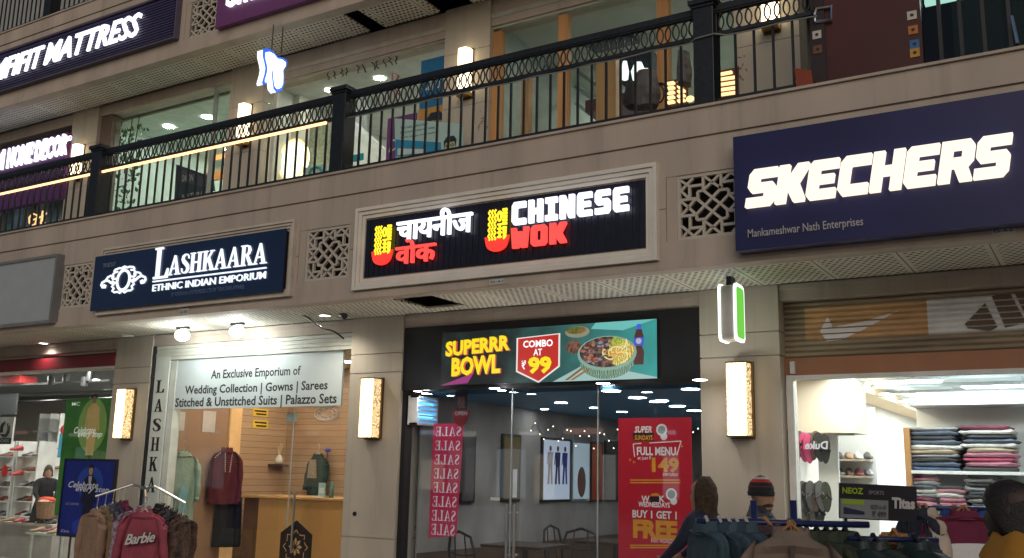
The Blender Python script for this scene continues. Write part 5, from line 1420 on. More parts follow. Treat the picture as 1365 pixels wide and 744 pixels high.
MB().box(x0, x1, 2.7, 2.9, 4.49, 6.9).build('column', M('cream_column', (.68,.66,.55), .6), bld)
MB().box(x1, P(442,200,2.95)[0], 2.95, 2.97, 4.49, P(420,165,2.95)[1]).build('blind', M('green_blind', (.25,.27,.19), .7, var=.35, scale=20), bld)
ov = thing('oval_mirror', 'glowing oval mirror with a warm halo behind the railing bars', 'mirror', (0,0,0))
Ym = 2.55; cx, cz = P(391,213,Ym); r1 = (P(409,213,Ym)[0]-P(373,213,Ym)[0])/2; r2 = (P(391,188,Ym)[1]-P(391,239,Ym)[1])/2
MB().prism([(cx+r1*math.cos(k*.2094), cz+r2*math.sin(k*.2094)) for k in range(30)], Ym, Ym+.05).build('glass', E('mirror_glow', (1,.90,.70), 2.4), ov)
MB().tube([(cx+r1*1.02*math.cos(k*.2094), Ym-.01, cz+r2*1.02*math.sin(k*.2094)) for k in range(30)], .018, 6, closed=True).build('rim', E('mirror_rim', (1,.7,.35), 1.6, (.5,.3,.1)), ov)
sheetthing('reception_sign', 'small white sign with a teal arc at the clinic window sill', 'sign', (404,238), (436,218), 2.45, M('recept_white', (.62,.64,.6), .5), .03)
mb = MB(); mb.tube([p3(412+u, v, 2.44) for u, v in ((0,232),(3,225),(9,222),(15,224),(19,231))], .02, 5)
tag(mb.build('teal_arc', M('teal_paint', (.04,.35,.36), .5)), 'teal arc shaped logo on the small white clinic sign', 'logo')
sheetthing('teal_strip', 'small teal strip on the clinic wall just right of the railing post', 'strip', (468,216), (484,204), 2.6, M('teal_strip', (.03,.36,.42), .5), .02)
# slanted stair rail
mb = MB(); q0, q1 = P(470,168,3.4), P(516,212,3.4)
mb.line(q0, q1, .16, 3.4, 3.45); tag(mb.build('staircase', M('stair_white', (.7,.7,.66), .6)), 'white sloping staircase side inside the clinic window', 'stair')
# dangling squiggles along the top of the glass
rng = random.Random(77)
mb = MB(); Yq = YG-.012
for u, v in ((437,101),(445,99),(455,97),(461,95),(477,92),(485,91),(497,88),(502,86),(512,84),(519,81),(527,80)):
    pts = []
    for j in range(5): x, z = P(u+rng.uniform(-2.2,2.2)+j*.5, v-5+j*2.6, Yq); pts.append((x, Yq, z))
    mb.tube(pts, .009, 4)
tag(mb.build('window_script', M('script_dark', (.03,.03,.03), .6)), 'row of thin dark scribbled marks along the top of the clinic glass', 'lettering')
def poster(name, label, lb, rt, Y, mat, group='dental posters in the clinic window'):
    a_, c_, z0, z1 = BX(lb, rt, Y)
    t = tag(MB().box(a_, c_, Y, Y+.012, z0, z1).build(name, mat), label, 'poster', group)
    return t, a_, c_, z0, z1
pw_ = M('print_white2', (.8,.8,.78), .6)
Yp = YG+.03
t, a_, c_, z0, z1 = poster('poster', 'blue poster with white script word in the clinic window', (559,146), (592,74), Yp, M('poster_blue', (.02,.17,.42), .5))
text(t, 'lettering', 'Card', pw_, a_+.03, c_-.03, z1-.42, z1-.22, Yp-.001, 0, .0, .3)
t, a_, c_, z0, z1 = poster('poster', 'orange poster with a dark haired head under the blue poster', (555,205), (592,138.5), Yp+.004, M('poster_amber', (.72,.30,.05), .5))
mb = MB(); mb.disc(a_+.28, z0+.30, .12, Yp+.002, .15); mb.build('head_print', M('print_face', (.45,.24,.15), .6), t)
mb = MB(); mb.sheet([(a_+.15,z0+.30),(a_+.13,z0+.42),(a_+.2,z0+.5),(a_+.34,z0+.5),(a_+.42,z0+.42),(a_+.41,z0+.32),(a_+.37,z0+.38),(a_+.22,z0+.40)], Yp); mb.build('hair_print', M('print_hair', (.015,.012,.012), .6), t)
t, a_, c_, z0, z1 = poster('poster', 'purple poster with white script at its foot behind the teal board', (514,218), (556,150), Yp+.008, M('poster_purple', (.25,.03,.24), .5))
text(t, 'lettering', 'Da', pw_, a_+.04, a_+.25, z0+.14, z0+.30, Yp+.006, 0, .0, .3)
mb = MB()
rng = random.Random(5)
x, z = P(521,125,Yp)
for k in range(1): mb.tube([(x+.25*k, Yp-.002, z+.03*k-.1), (x+.25*k+.02, Yp-.002, z+.28+.03*k), (x+.25*k+.12, Yp-.002, z+.22+.03*k), (x+.25*k+.04, Yp-.002, z+.1+.03*k), (x+.25*k+.15, Yp-.002, z-.06+.03*k)], .012, 4)
tag(mb.build('red_script', M('red_ink', (.45,.05,.06), .6)), 'red hand drawn script on the clinic glass left of the blue poster', 'lettering')
Yt = 1.75
tb = thing('dental_board', 'large pale teal board with a blue band and a dark haired face', 'board', (0,0,0))
pq = [P(527,210,Yt), P(617,200,Yt), P(616,165,Yt), P(526,158,Yt)]
MB().prism(pq, Yt, Yt+.03).build('board', M('board_teal', (.42,.60,.55), .5, var=.04), tb)
MB().sheet([P(527,209,Yt), P(588,203,Yt), P(588,190,Yt), P(527,186,Yt)], Yt-.002).build('band', M('band_blue', (.03,.28,.48), .5), tb)
MB().sheet([P(530,207,Yt), P(567,204,Yt), P(567,199,Yt), P(530,198,Yt)], Yt-.003).build('band', M('band_pale', (.6,.68,.66), .5), tb)
tk = M('teal_ink', (.05,.17,.17), .6)
for s, (l, b_, r, tp) in (('Your next smile is here', (534,169.5,570,165.5)), ('Book your dental visit today', (534,176,580,172.5)), ('Smile design and implants', (534,182.5,585,179.5))):
    text(tb, 'lettering', s, tk, P(l,b_,Yt)[0], P(r,tp,Yt)[0], P(550,b_,Yt)[1], P(550,tp,Yt)[1], Yt-.003, 0, .01, slope=-.03)
mb = MB(); cx, cz = P(600,195,Yt); mb.disc(cx, cz-.02, .075, Yt-.003, .11); mb.build('face_print', M('print_face2', (.50,.48,.30), .6), tb)
mb = MB(); mb.sheet([(cx-.08,cz-.02),(cx-.09,cz+.07),(cx-.05,cz+.12),(cx+.05,cz+.12),(cx+.09,cz+.07),(cx+.08,cz-.02),(cx+.06,cz+.05),(cx-.06,cz+.05)], Yt-.0045); mb.build('hair_print', M('print_hair2', (.012,.03,.03), .6), tb)
mb = MB()
for s_ in (-1,1): mb.tube([(cx+s_*.033+.026*math.cos(k*.9), Yt-.005, cz+.01+.014*math.sin(k*.9)) for k in range(7)], .004, 4, closed=True)
mb.build('glasses_print', bpy.data.materials['print_hair2'], tb)
# faint red marks on the pillars
for i, (u, v) in enumerate(((640,160),(988,90))):
    mb = MB(); rng = random.Random(i)
    for k in range(10):
        x, z = P(u+rng.uniform(-6,8), v+rng.uniform(-14,14), YP2-.002); mb.line((x, z), (x+rng.uniform(-.06,.06), z+rng.uniform(-.05,.05)), .012, YP2-.002-.0002*k)
    tag(mb.build('painted_marks', M('red_marks%d' % i, (.28,.13,.10), .7)), ['faint red painted marks on the upper pillar right of the dental posters', 'faint red painted marks on the upper pillar left of the dark red panel'][i], 'marks')
# --- bay 3: pine framed shop
a, b = upper_shell(PU[3], PU[4], 6.8, 6.95, M('dim_green_ceiling', (.5,.52,.45), .6, var=.15, scale=1.5), M('pale_grey_wall', (.5,.56,.52), .7, var=.1))
for x in (a+.8, a+2.2): 
    for y in (3.4, 5.4): uplamp(x, y, 6.95, 'pine_lamp', (1,.99,.92), 280)
MB().box(a, b, YG, YG+.01, 4.5, 6.82).build('glass_pane', glass_up, bld)
for k in range(3):
    MB().box(a, b, YG-.06-.02*k, YG-.04-.02*k+.03, 6.83+.062*k, 6.885+.062*k).build('shutter_box', M('shutter_grey_green', (.42,.45,.38), .6, var=.2, scale=4, streak=.3) if 'shutter_grey_green' not in bpy.data.materials else bpy.data.materials['shutter_grey_green'], bld)
for px, wd, zt_ in ((664,.11,6.8),(752,.12,6.8),(886,.13,6.8)):
    x = P(px, 120, YG)[0]
    MB().box(x-wd/2, x+wd/2, YG-.05, YG+.05, 4.49, zt_).build('window_frame', pine, bld)
for px, wd in ((702,.10),(804,.13),(818,.10)):
    x = P(px, 150, YG+.25)[0]
    MB().box(x-wd/2, x+wd/2, YG+.2, YG+.3, 4.49, 6.3).build('door_frame', pine, bld)
# dark display and red plinth, light fittings
sheetthing('dark_display', 'dark hanging display block with a thin white light line behind the pine frames', 'display', (779,60), (838,12), 3.2, black_r, .3)
mb = MB(); q0, q1 = P(782,29,3.18), P(826,19,3.18); mb.line(q0, q1, .035, 3.18, 3.19); tag(mb.build('light_line', E('thin_tube', (.95,1,1), 3.5)), 'thin white light tube on the dark display block', 'light tube')
sheetthing('red_plinth', 'dark red plinth behind the pine door frame', 'plinth', (780,150), (862,118), 3.4, M('plinth_red', (.10,.02,.02), .5), .4)
sheetthing('dark_clothes_panel', 'dark clothes panel above the red plinth', 'panel', (828,112), (868,66), 3.3, black_r, .3)
for i, (u, v0, v1, wd) in enumerate(((833,82,108,.05),(851,84,108,.09),(861,92,102,.06))):
    x, z0 = P(u, v1, 3.0); z1 = P(u, v0, 3.0)[1]
    tag(MB().lathe([(.001,0),(wd*.8,.02),(wd,(z1-z0)*.5),(wd*.5,z1-z0),(.001,z1-z0)], (x, 3.0, z0), 10).build('glowing_lamp', E('shop_lamp_%d' % i, (.93,1,1), 1.3)), ['left slim glowing white lamp in the pine framed shop','middle broad glowing white lamp in the pine framed shop','right small glowing white lamp in the pine framed shop'][i], 'lamp', 'white lamps in the pine framed shop')
# sloping white stair inside
mb = MB()
for k in range(4):
    q0, q1 = P(765,70+22*k,4.0), P(830,118+22*k,4.0); mb.line(q0, q1, .05, 4.0+.01*k, 4.06)
tag(mb.build('stair_rail', M('stair_rail_grey', (.42,.48,.46), .5)), 'pale grey sloping stair rails seen between the pine frames', 'stair rail')
sheetthing('dark_shelf', 'dark shelf with wire rack in the corner of the pine framed shop', 'shelf', (667,185), (697,104), 2.9, M('dark_shelf2', (.03,.04,.045), .5), .3)
# ladder shelf lights (warm rungs)
lm = E('rung_glow', (1,.58,.26), 2.0)
ll = thing('ladder_lights', 'upright ladder of glowing warm bars behind the black railing post', 'light', (0,0,0))
Yl = 1.1
for k, v in enumerate((98,104.5,111.5,118.5,125)):
    q0, q1 = P(954,v+1.5,Yl), P(981-(6 if k == 0 else 0),v-2.5,Yl)
    MB().line(q0, q1, .022, Yl, Yl+.03).build('rung', lm, ll)
MB().box(P(952,120,Yl)[0], P(983,110,Yl)[0], Yl+.035, Yl+.05, P(960,132,Yl)[1], P(960,92,Yl)[1]).build('back_board', M('warm_board', (.10,.045,.02), .7), ll)
for i, (u, n0) in enumerate(((893,5),(907,5))):
    l2 = thing('bulb_column', ['left short column of small glowing warm bulbs behind the railing','right short column of small glowing warm bulbs behind the railing'][i], 'light', (0,0,0), 'columns of warm bulbs')
    for k in range(n0):
        v = 110+6.3*k-2*i; x, z = P(u, v, Yl)
        MB().box(x-.034, x+.034, Yl, Yl+.05, z-.009, z+.009).build('bulb', lm, l2)
    x, z0 = P(u, 140, Yl); MB().box(x-.05, x+.05, Yl+.055, Yl+.075, 4.49, P(u,104,Yl)[1]).build('stand', M('bulb_stand%d' % i, (.05,.03,.02), .6), l2)
for i, (u, v) in enumerate(((932,102),(920,132))):
    x, z = P(u, v, Yl); tag(MB().ell((x, Yl, z), .04, .03, .03).build('bulb', lm), ['single warm bulb beside the railing post, upper one','single warm bulb left of the railing post, lower one'][i], 'bulb')
# bits on the walkway: grey sacks, coiled cable, chair
gs = M('grey_sack', (.15,.145,.14), .8, var=.4, scale=14)
rng = random.Random(12)
for i, (u, v, w_, h_) in enumerate(((848,128,.12,.22),(862,120,.13,.34),(912,92,.07,.30))):
    x, z = P(u, v, .9)
    rings = [[(x+w_*(1-.5*abs(t_-.35))*(math.cos(2*math.pi*k/12))*(1+.12*math.sin(3*k+i)), .9+.1*math.sin(2*math.pi*k/12), z-h_/2+h_*t_) for k in range(12)] for t_ in [j/7 for j in range(8)]]
    tag(MB().loft(rings).build('wrapped_bundle', gs if i else M('dark_bundle', (.06,.05,.05), .8)), ['dark lumpy bundle on the balcony behind the railing','tall grey wrapped bundle behind the railing','slim grey wrapped bundle hanging by the pine post'][i], 'bundle')
mb = MB(); mb.tube([p3(872+8*math.cos(k*.5)+k*.4, 124+13*math.sin(k*.5), .9) for k in range(26)], .010, 4); tag(mb.build('coiled_cable', black_r), 'black cable coiled behind the railing right of the grey bundles', 'cable')
# --- bay 4: dark red hoarding and dark glass at the balcony edge
Yh = .14
x0 = P(1085,60,Yh)[0]; x1 = P(1229,50,Yh)[0]; xe = 3.0
rp = thing('hoarding', 'large dark red hoarding with small square icons at the balcony edge', 'panel', ((x0+x1)/2, Yh, 4.49))
MB().box(x0, x1, Yh, Yh+.05, 4.49, 7.0).build('panel', M('oxblood', (.062,.008,.006), .45, var=.3, scale=1.2), rp)
MB().box(x0-.02, x0+.09, Yh-.02, Yh+.06, 4.49, 7.0).build('border', M('dark_border', (.02,.01,.01), .5), rp)
icm = {'w': M('icon_white', (.55,.5,.45), .6), 'o': M('icon_orange', (.5,.17,.03), .6), 'b': M('icon_blue', (.04,.16,.38), .6), 'y': M('icon_yellow', (.55,.28,.04), .6), 'd': M('icon_brown', (.16,.07,.02), .6)}
for u, v, c in ((1089,46.5,'w'),(1090,66,'d'),(1215,19,'w'),(1216.5,38.5,'o'),(1218.5,57.5,'b'),(1219,69,'y')):
    x, z = P(u, v, Yh-.022); s_ = .033
    mb = MB(); mb.box(x-s_, x+s_, Yh-.026 if u < 1100 else Yh-.006, Yh-.0205 if u < 1100 else Yh-.0005, z-s_, z+s_); mb.build('icon', icm[c], rp)
    MB().disc(x, z, s_*.4, (Yh-.027) if u < 1100 else Yh-.007, n=8).build('icon_centre', bpy.data.materials['dark_border'], rp)
x, z = P(1101, 16, Yh-.03); mb = MB(); mb.tube([p3(u, v, Yh-.03) for u, v in ((1086,24),(1087,29),(1108,27),(1108,8),(1088,11),(1085,20))], .014, 5); mb.build('metal_frame', chrome, rp)
MB().prism([p3(1060,92,.02)[::2], p3(1082,95,.02)[::2], p3(1085,116,.02)[::2], p3(1063,119,.02)[::2]], .0, .02).build('flap', M('flap_red', (.25,.04,.015), .6), rp)
dg = thing('dark_glazing', 'dark green tinted glazing at the balcony edge right of the red panel', 'glazing', (0, Yh, 4.49))
xq = [x1, P(1254,60,Yh)[0], P(1282,60,Yh)[0], P(1313,60,Yh)[0], P(1348,60,Yh)[0], xe]
gd = glassmat('dark_glass', (.30,.36,.33))
for i in range(5):
    MB().box(xq[i]+.01, xq[i+1]-.01, Yh+.02, Yh+.03, 4.55, 7.0).build('pane', gd, dg)
    MB().box(xq[i+1]-.012, xq[i+1]+.012, Yh, Yh+.05, 4.55, 7.0).build('mullion', black_r, dg)
MB().box(x1, xe, Yh-.02, Yh+.06, 4.49, 4.55).build('sill', black_r, dg)
mb = MB(); x, z0 = P(1356,57,.05); z1 = P(1352,20,.05)[1]; mb.tube([(x,.06,z0),(x-.02,.06,z1)], .012, 6); mb.build('handle', chrome, dg)
MB().box(x1+.02, xe, 2.0, 2.05, 4.49, 7.2).build('inner_wall', M('dark_green_wall', (.16,.20,.18), .6, var=.2), dg)
x0 = P(1232,2,.8)[0]; z0 = P(1245,3,.8)[1]
tag(MB().box(x0, x0+.42, .8, .86, z0, z0+.05).build('tube_light', E('tube_cool', (.8,1,.98), 6)), 'cool white tube light at the top of the dark glazing', 'tube light')
MB().box(P(1337,30,.7)[0], P(1350,30,.7)[0], .7, .75, 4.49, 7).build('beige_post', M('beige_post', (.4,.32,.22), .6), dg)
# ================================================================== PEOPLE
skinm = M('skin_brown', (.30,.16,.10), .55, var=.08)
def smooth_link(me, name, mats, parent):
    for m in mats: me.materials.append(m)
    me.polygons.foreach_set('use_smooth', [True]*len(me.polygons))
    return link(name, me, parent)
def evalmesh(o):
    dg = bpy.context.evaluated_depsgraph_get(); dg.update()
    return bpy.data.meshes.new_from_object(o.evaluated_get(dg))
def skin_mesh(verts, edges, radii, root=0, sub=1):
    me = bpy.data.meshes.new('skin'); me.from_pydata(verts, edges, []); me.update()
    o = bpy.data.objects.new('skin', me); C.objects.link(o)
    o.modifiers.new('skin', 'SKIN'); 
    if not me.skin_vertices:
        bm = bmesh.new(); bm.from_mesh(me); bm.verts.layers.skin.verify(); bm.to_mesh(me); bm.free()
    for i, r in enumerate(radii):
        rr = r if isinstance(r, tuple) else (r, r)
        me.skin_vertices[0].data[i].radius = rr
        me.skin_vertices[0].data[i].use_root = (i == root)
    s = o.modifiers.new('sub', 'SUBSURF'); s.levels = sub; s.render_levels = sub
    out = evalmesh(o); bpy.data.objects.remove(o)
    return out
def add_mesh(mb, me): mb.add([tuple(v.co) for v in me.vertices], [list(p.vertices) for p in me.polygons])
def headshape(mb, c, s=1.0):
    # head of height .235, facing -Y, centre of the skull at c
    rings = []
    N = 22
    prof = [(-.125,.018,.03,-.045),(-.118,.040,.048,-.040),(-.098,.055,.066,-.024),(-.07,.062,.078,-.012),(-.04,.067,.086,-.006),(-.01,.071,.092,0),(.02,.074,.096,.002),(.05,.074,.097,.004),(.075,.068,.09,.006),(.095,.052,.072,.008),(.108,.030,.045,.010),(.112,.006,.01,.010)]
    for z, w_, d_, oy in prof:
        r = []
        for k in range(N):
            a = 2*math.pi*k/N; x = w_*math.sin(a); y = -d_*math.cos(a)+oy
            if abs(math.sin(a)) < .35 and math.cos(a) > 0:      # front middle
                f = 1-abs(math.sin(a))/.35
                if -.045 <= z <= .012: y -= .020*f*(1-abs(z+.03)/.05 if z < -.03 else 1-(z+.03)/.06)
                if abs(z+.07) < .012: y -= .005*f
            if .005 <= z <= .03 and .25 < abs(math.sin(a)) < .62 and math.cos(a) > 0: y += .008
            r.append((c[0]+s*x, c[1]+s*y, c[2]+s*z))
        rings.append(r)
    mb.loft(rings)
    for sx in (-1, 1):
        mb.ell((c[0]+sx*.076*s, c[1]+.012*s, c[2]-.005*s), .010*s, .022*s, .032*s, 8, 6)
def person(label, loc, rot, H, mats, wrists=None, lean=0, hair=None, extra=None):
    t = thing('person', label, 'person', loc)
    k = H/1.72
    wl, wr = wrists or ((.24,-.10,.90), (-.24,-.10,.90))
    J = [(0,.01,.95),(0,0,1.10),(0,-.01,1.28),(0,.0,1.42),(0,.005,1.50),(0,-.005,1.57)]
    rad = [(.145,.115),(.135,.105),(.16,.115),(.115,.085),(.055,.055),(.055,.055)]
    E_ = [(0,1),(1,2),(2,3),(3,4),(4,5)]
    hands = []
    for sx, wv in ((1, wl), (-1, wr)):
        sh_ = (sx*.175, .0, 1.40)
        el = ((sh_[0]+wv[0])/2+sx*.045, (sh_[1]+wv[1])/2+.055, (sh_[2]+wv[2])/2-.015)
        hd = tuple(wv[i]+(wv[i]-el[i])*.28 for i in range(3))
        b = len(J); J += [sh_, el, wv, hd]; rad += [(.075,.075),(.055,.055),(.033,.036),(.030,.042)]
        E_ += [(3,b),(b,b+1),(b+1,b+2),(b+2,b+3)]
        hands.append((wv, hd, el, sx))
        hp = (sx*.095,.01,.90); b = len(J); J += [hp,(sx*.10,-.015,.50),(sx*.10,.02,.09),(sx*.115,-.13,.045)]; rad += [(.095,.10),(.068,.07),(.048,.05),(.042,.035)]
        E_ += [(0,b),(b,b+1),(b+1,b+2),(b+2,b+3)]
    sk = skin_mesh(J, E_, rad, 0, 2)
    mb = MB(); add_mesh(mb, sk); bpy.data.meshes.remove(sk)
    hc = (0, -.02, 1.605)
    headshape(mb, hc)
    for wv, hd, el, sx in hands:
        d = (Vector(hd)-Vector(wv)).normalized(); side = d.cross(Vector((sx, 0, .2))).normalized(); nrm = side.cross(d)
        for f in range(4):
            b0 = Vector(hd)-d*.01+side*(.027-.018*f); L = (.066,.075,.07,.055)[f]
            mb.tube([b0, b0+d*L*.5+nrm*.006, b0+d*L*.8+nrm*.02, b0+d*L+nrm*.035], .009, 6, radii=[.0095,.009,.0085,.007])
        b0 = Vector(wv)+d*.02+side*.03
        mb.tube([b0, b0+side*.03+d*.025, b0+side*.038+d*.06], .01, 6, radii=[.012,.011,.008])
    me = bpy.data.meshes.new('person_body'); me.from_pydata(mb.v, [], mb.f)
    o = bpy.data.objects.new('tmp', me); C.objects.link(o)
    r = o.modifiers.new('r', 'REMESH'); r.mode = 'VOXEL'; r.voxel_size = .0125
    s = o.modifiers.new('s', 'SMOOTH'); s.iterations = 2; s.factor = .4
    out = evalmesh(o); bpy.data.objects.remove(o)
    out.materials.clear()
    for m in mats: out.materials.append(m)       # skin, jacket, trousers, shoe
    for p in out.polygons:
        c = p.center; i = 1
        if c.z > 1.485 : i = 0
        elif c.z < .075: i = 3
        elif c.z < .93 and abs(c.x) < .20 and min((c-Vector(w_[0])).length for w_ in hands) > .09: i = 2
        for wv, hd, el, sx in hands:
            d = (Vector(wv)-Vector(el)).normalized()
            if (c-Vector(wv)).dot(d) > .0 and (c-Vector(hd)).length < .17: i = 0
        p.material_index = i; p.use_smooth = True
    T = Matrix.Translation(Vector(loc)) @ Matrix.Rotation(rot, 4, 'Z') @ Matrix.Rotation(lean, 4, 'X') @ Matrix.Scale(k, 4)
    for v in out.vertices: v.co = T @ v.co
    out.name = 'body'
    link('body', out, t)
    for sx in (-1, 1):
        MB().ell((hc[0]+sx*.031, hc[1]-.078, hc[2]+.012), .012, .009, .006, 8, 6).xf(T).build('eye', E('eye_dark', (0,0,0), 0, (.02,.015,.012)) if 'eye_dark' not in bpy.data.materials else bpy.data.materials['eye_dark'], t)
    return t, T, hc
def haircap(t, T, hc, mat, low=-.06, front=.05, puff=1.10, seed=1, length=0):
    rng = random.Random(seed); N = 26; rings = []
    for j in range(11):
        th = math.pi*.5*j/10*1.25
        r = []
        for q in range(N):
            a = 2*math.pi*q/N
            fr = max(0, math.cos(a)); lo = low*(1-fr)+front*fr
            z = .118*puff - (.118*puff-lo)*(j/10)**1.2
            s_ = math.sin(min(math.pi/2, math.pi*.5*(j/10)**.62+.02))
            wob = 1+.035*math.sin(5*a+j*1.3+seed)+rng.uniform(-.02,.02)
            r.append((hc[0]+.080*puff*s_*math.sin(a)*wob, hc[1]+.006-.102*puff*s_*math.cos(a)*wob*(1 if math.cos(a) < 0 else .93), hc[2]+z))
        rings.append(r)
    rings.reverse()
    return MB().loft(rings).xf(T).build('hair', mat, t, smooth=True)
hairm = M('black_hair', (.012,.010,.009), .55, var=.4, scale=60, bump=.6, bscale=160)
trous = M('dark_trousers', (.02,.02,.025), .8); shoeb = M('dark_shoes', (.015,.013,.012), .5)
navyj = M('navy_jacket', (.012,.018,.035), .75, var=.3, scale=9, bump=.4, bscale=25)
# man at the right edge
q = PD(1346, 668, 4.15)
hz = 1.605
H = 1.72*(1.66/1.725)
t, T, hc = person('man in a dark navy jacket with a mustard shoulder panel at the right edge', (q.x+.02, q.y, 0), math.radians(-100), 1.60, [M('skin_backlit', (.05,.028,.02), .6), navyj, trous, shoeb])  # backlit shade on the face is put into a near-black skin colour
haircap(t, T, hc, hairm, low=-.10, front=.045, puff=1.13, seed=2)
mb = MB()
rings = []
for z, rx_, ry_, oy in ((1.43,.222,.152,.01),(1.458,.188,.140,.012),(1.485,.145,.122,.014),(1.525,.112,.106,.014),(1.53,.095,.09,.014)):
    rings.append([(rx_*math.sin(2*math.pi*k/28)*(1+.02*math.sin(k*2.1)), oy-ry_*math.cos(2*math.pi*k/28)*(1+.03*math.sin(k*3)), z+.012*math.sin(k*1.1)) for k in range(28)])
MB().loft(rings, cap=False).xf(T).build('shoulder_panel', M('mustard_cloth', (.42,.19,.02), .8, var=.2, bump=.4, bscale=25), t, smooth=True)
mb = MB(); mb.ell((hc[0], hc[1]-.030, hc[2]-.080), .060, .066, .043, 14, 8); mb.xf(T).build('beard', hairm, t, smooth=True)
# man in the striped knitted hat
x, z = P(1012, 655, .35)
t, T, hc = person('man in a red and black striped knitted hat in front of the right pillar', (x, .35, 0), math.radians(88), 1.59, [skinm, M('black_jacket', (.014,.013,.016), .8, var=.3, bump=.4, bscale=25), trous, shoeb], wrists=((.16,-.32,1.10),(-.16,-.30,1.12)))
knit = [M('knit_black', (.015,.015,.018), .9, bump=.6, bscale=120), M('knit_red', (.38,.02,.025), .9, bump=.6, bscale=120), M('knit_grey', (.33,.33,.34), .9, bump=.6, bscale=120)]
mb = MB(); N = 24
prf = [(-.022,.088,.108,0),(.012,.092,.112,0),(.014,.086,.106,0),(.05,.085,.104,1),(.052,.084,.103,0),(.085,.072,.09,0),(.086,.072,.09,1),(.11,.055,.07,1),(.111,.055,.07,2),(.128,.036,.045,0),(.142,.006,.008,0)]
base = [[(hc[0]+a*math.sin(2*math.pi*k/N), hc[1]+.004-b*math.cos(2*math.pi*k/N), hc[2]+z_+.01) for k in range(N)] for z_, a, b, m_ in prf]
for i in range(len(base)-1): mb.mat(prf[i][3]); mb.loft([base[i], base[i+1]], cap=False)
mb.xf(T).build('knitted_hat', knit, t, smooth=True)
MB().ell((hc[0], hc[1]-.032, hc[2]-.082), .058, .062, .040, 14, 8).xf(T).build('beard', hairm, t, smooth=True)
MB().loft([[(rx_*math.sin(2*math.pi*k/24), .0-ry_*math.cos(2*math.pi*k/24), z_) for k in range(24)] for z_, rx_, ry_ in ((1.44,.12,.105),(1.49,.085,.085),(1.52,.08,.08))], cap=False).xf(T).build('collar', M('black_collar', (.02,.02,.022), .8), t, smooth=True)
# woman with long brown hair / fur hood
x, z = P(938, 655, .15)
t, T, hc = person('person with a brown hooded head and navy jacket beside the red menu poster', (x, .15, 0), math.radians(-100), 1.58, [skinm, M('deep_navy_jacket', (.012,.016,.045), .75, var=.3, bump=.4, bscale=25), trous, shoeb], wrists=((.15,-.30,1.08),(-.15,-.30,1.10)))
furm = M('brown_fur', (.045,.028,.016), .9, var=.5, scale=40, bump=.9, bscale=90)
rng = random.Random(8); rings = []
for j in range(12):
    u = j/11; z_ = -.20+.345*u
    s_ = math.sin(math.pi*min(1, (1-u)*.9+.08))**.55 if u > .3 else .95
    rings.append([(hc[0]+.108*s_*math.sin(a)*(1+rng.uniform(-.06,.06)), hc[1]+.022-.115*s_*math.cos(a)*(1+rng.uniform(-.06,.06))*(.55 if math.cos(a) > .3 else 1), hc[2]+z_) for a in [2*math.pi*k/24 for k in range(24)]])
MB().loft(rings).xf(T).build('hair', furm, t, smooth=True)
# woman inside the shoe shop
x, z = P(63, 640, 2.9)
blackd = M('black_dress', (.012,.012,.014), .85, var=.3, bump=.3, bscale=20)
t, T, hc = person('woman in a black dress holding a basket and red cloth in the shoe shop', (x, 2.9, .12), math.radians(62), 1.45, [skinm, blackd, blackd, shoeb], wrists=((.13,-.34,1.06),(-.13,-.33,1.05)))
haircap(t, T, hc, hairm, low=-.10, front=.05, puff=1.1, seed=5)
MB().ell((hc[0], hc[1]+.115, hc[2]-.01), .05, .05, .05).xf(T).build('hair_bun', hairm, t, smooth=True)
rings = [[(rx_*math.sin(a)*(1+.05*math.sin(7*a)), .01-ry_*math.cos(a)*(1+.05*math.sin(6*a)), z_) for a in [2*math.pi*k/28 for k in range(28)]] for z_, rx_, ry_ in ((.25,.30,.26),(.6,.24,.21),(.9,.20,.165),(1.1,.155,.125))]
MB().loft(rings, cap=False).xf(T).build('skirt', blackd, t, smooth=True)
bx = T @ Vector((0, -.42, .98))
bk = thing('basket', 'brown woven basket held by the woman in the shoe shop', 'basket', tuple(bx))
MB().lathe([(.001,-.2),(.13,-.2),(.17,.06),(.18,.06),(.16,.04),(.14,-.17),(.001,-.18)], tuple(bx), 16).build('woven_body', M('basket_brown', (.25,.14,.08), .8, var=.3, scale=40, bump=.5), bk)
MB().ell((bx.x, bx.y, bx.z+.04), .15, .15, .06).build('contents', M('basket_pink', (.5,.25,.18), .8, var=.5, scale=30), bk, smooth=True)
cx = T @ Vector((0, -.36, 1.08))
tag(MB().ell(tuple(cx), .2, .1, .05).build('red_cloth', M('orange_red_cloth', (.55,.06,.02), .8, var=.2), None, smooth=True), 'orange red cloth over the forearms of the woman in the shoe shop', 'cloth')

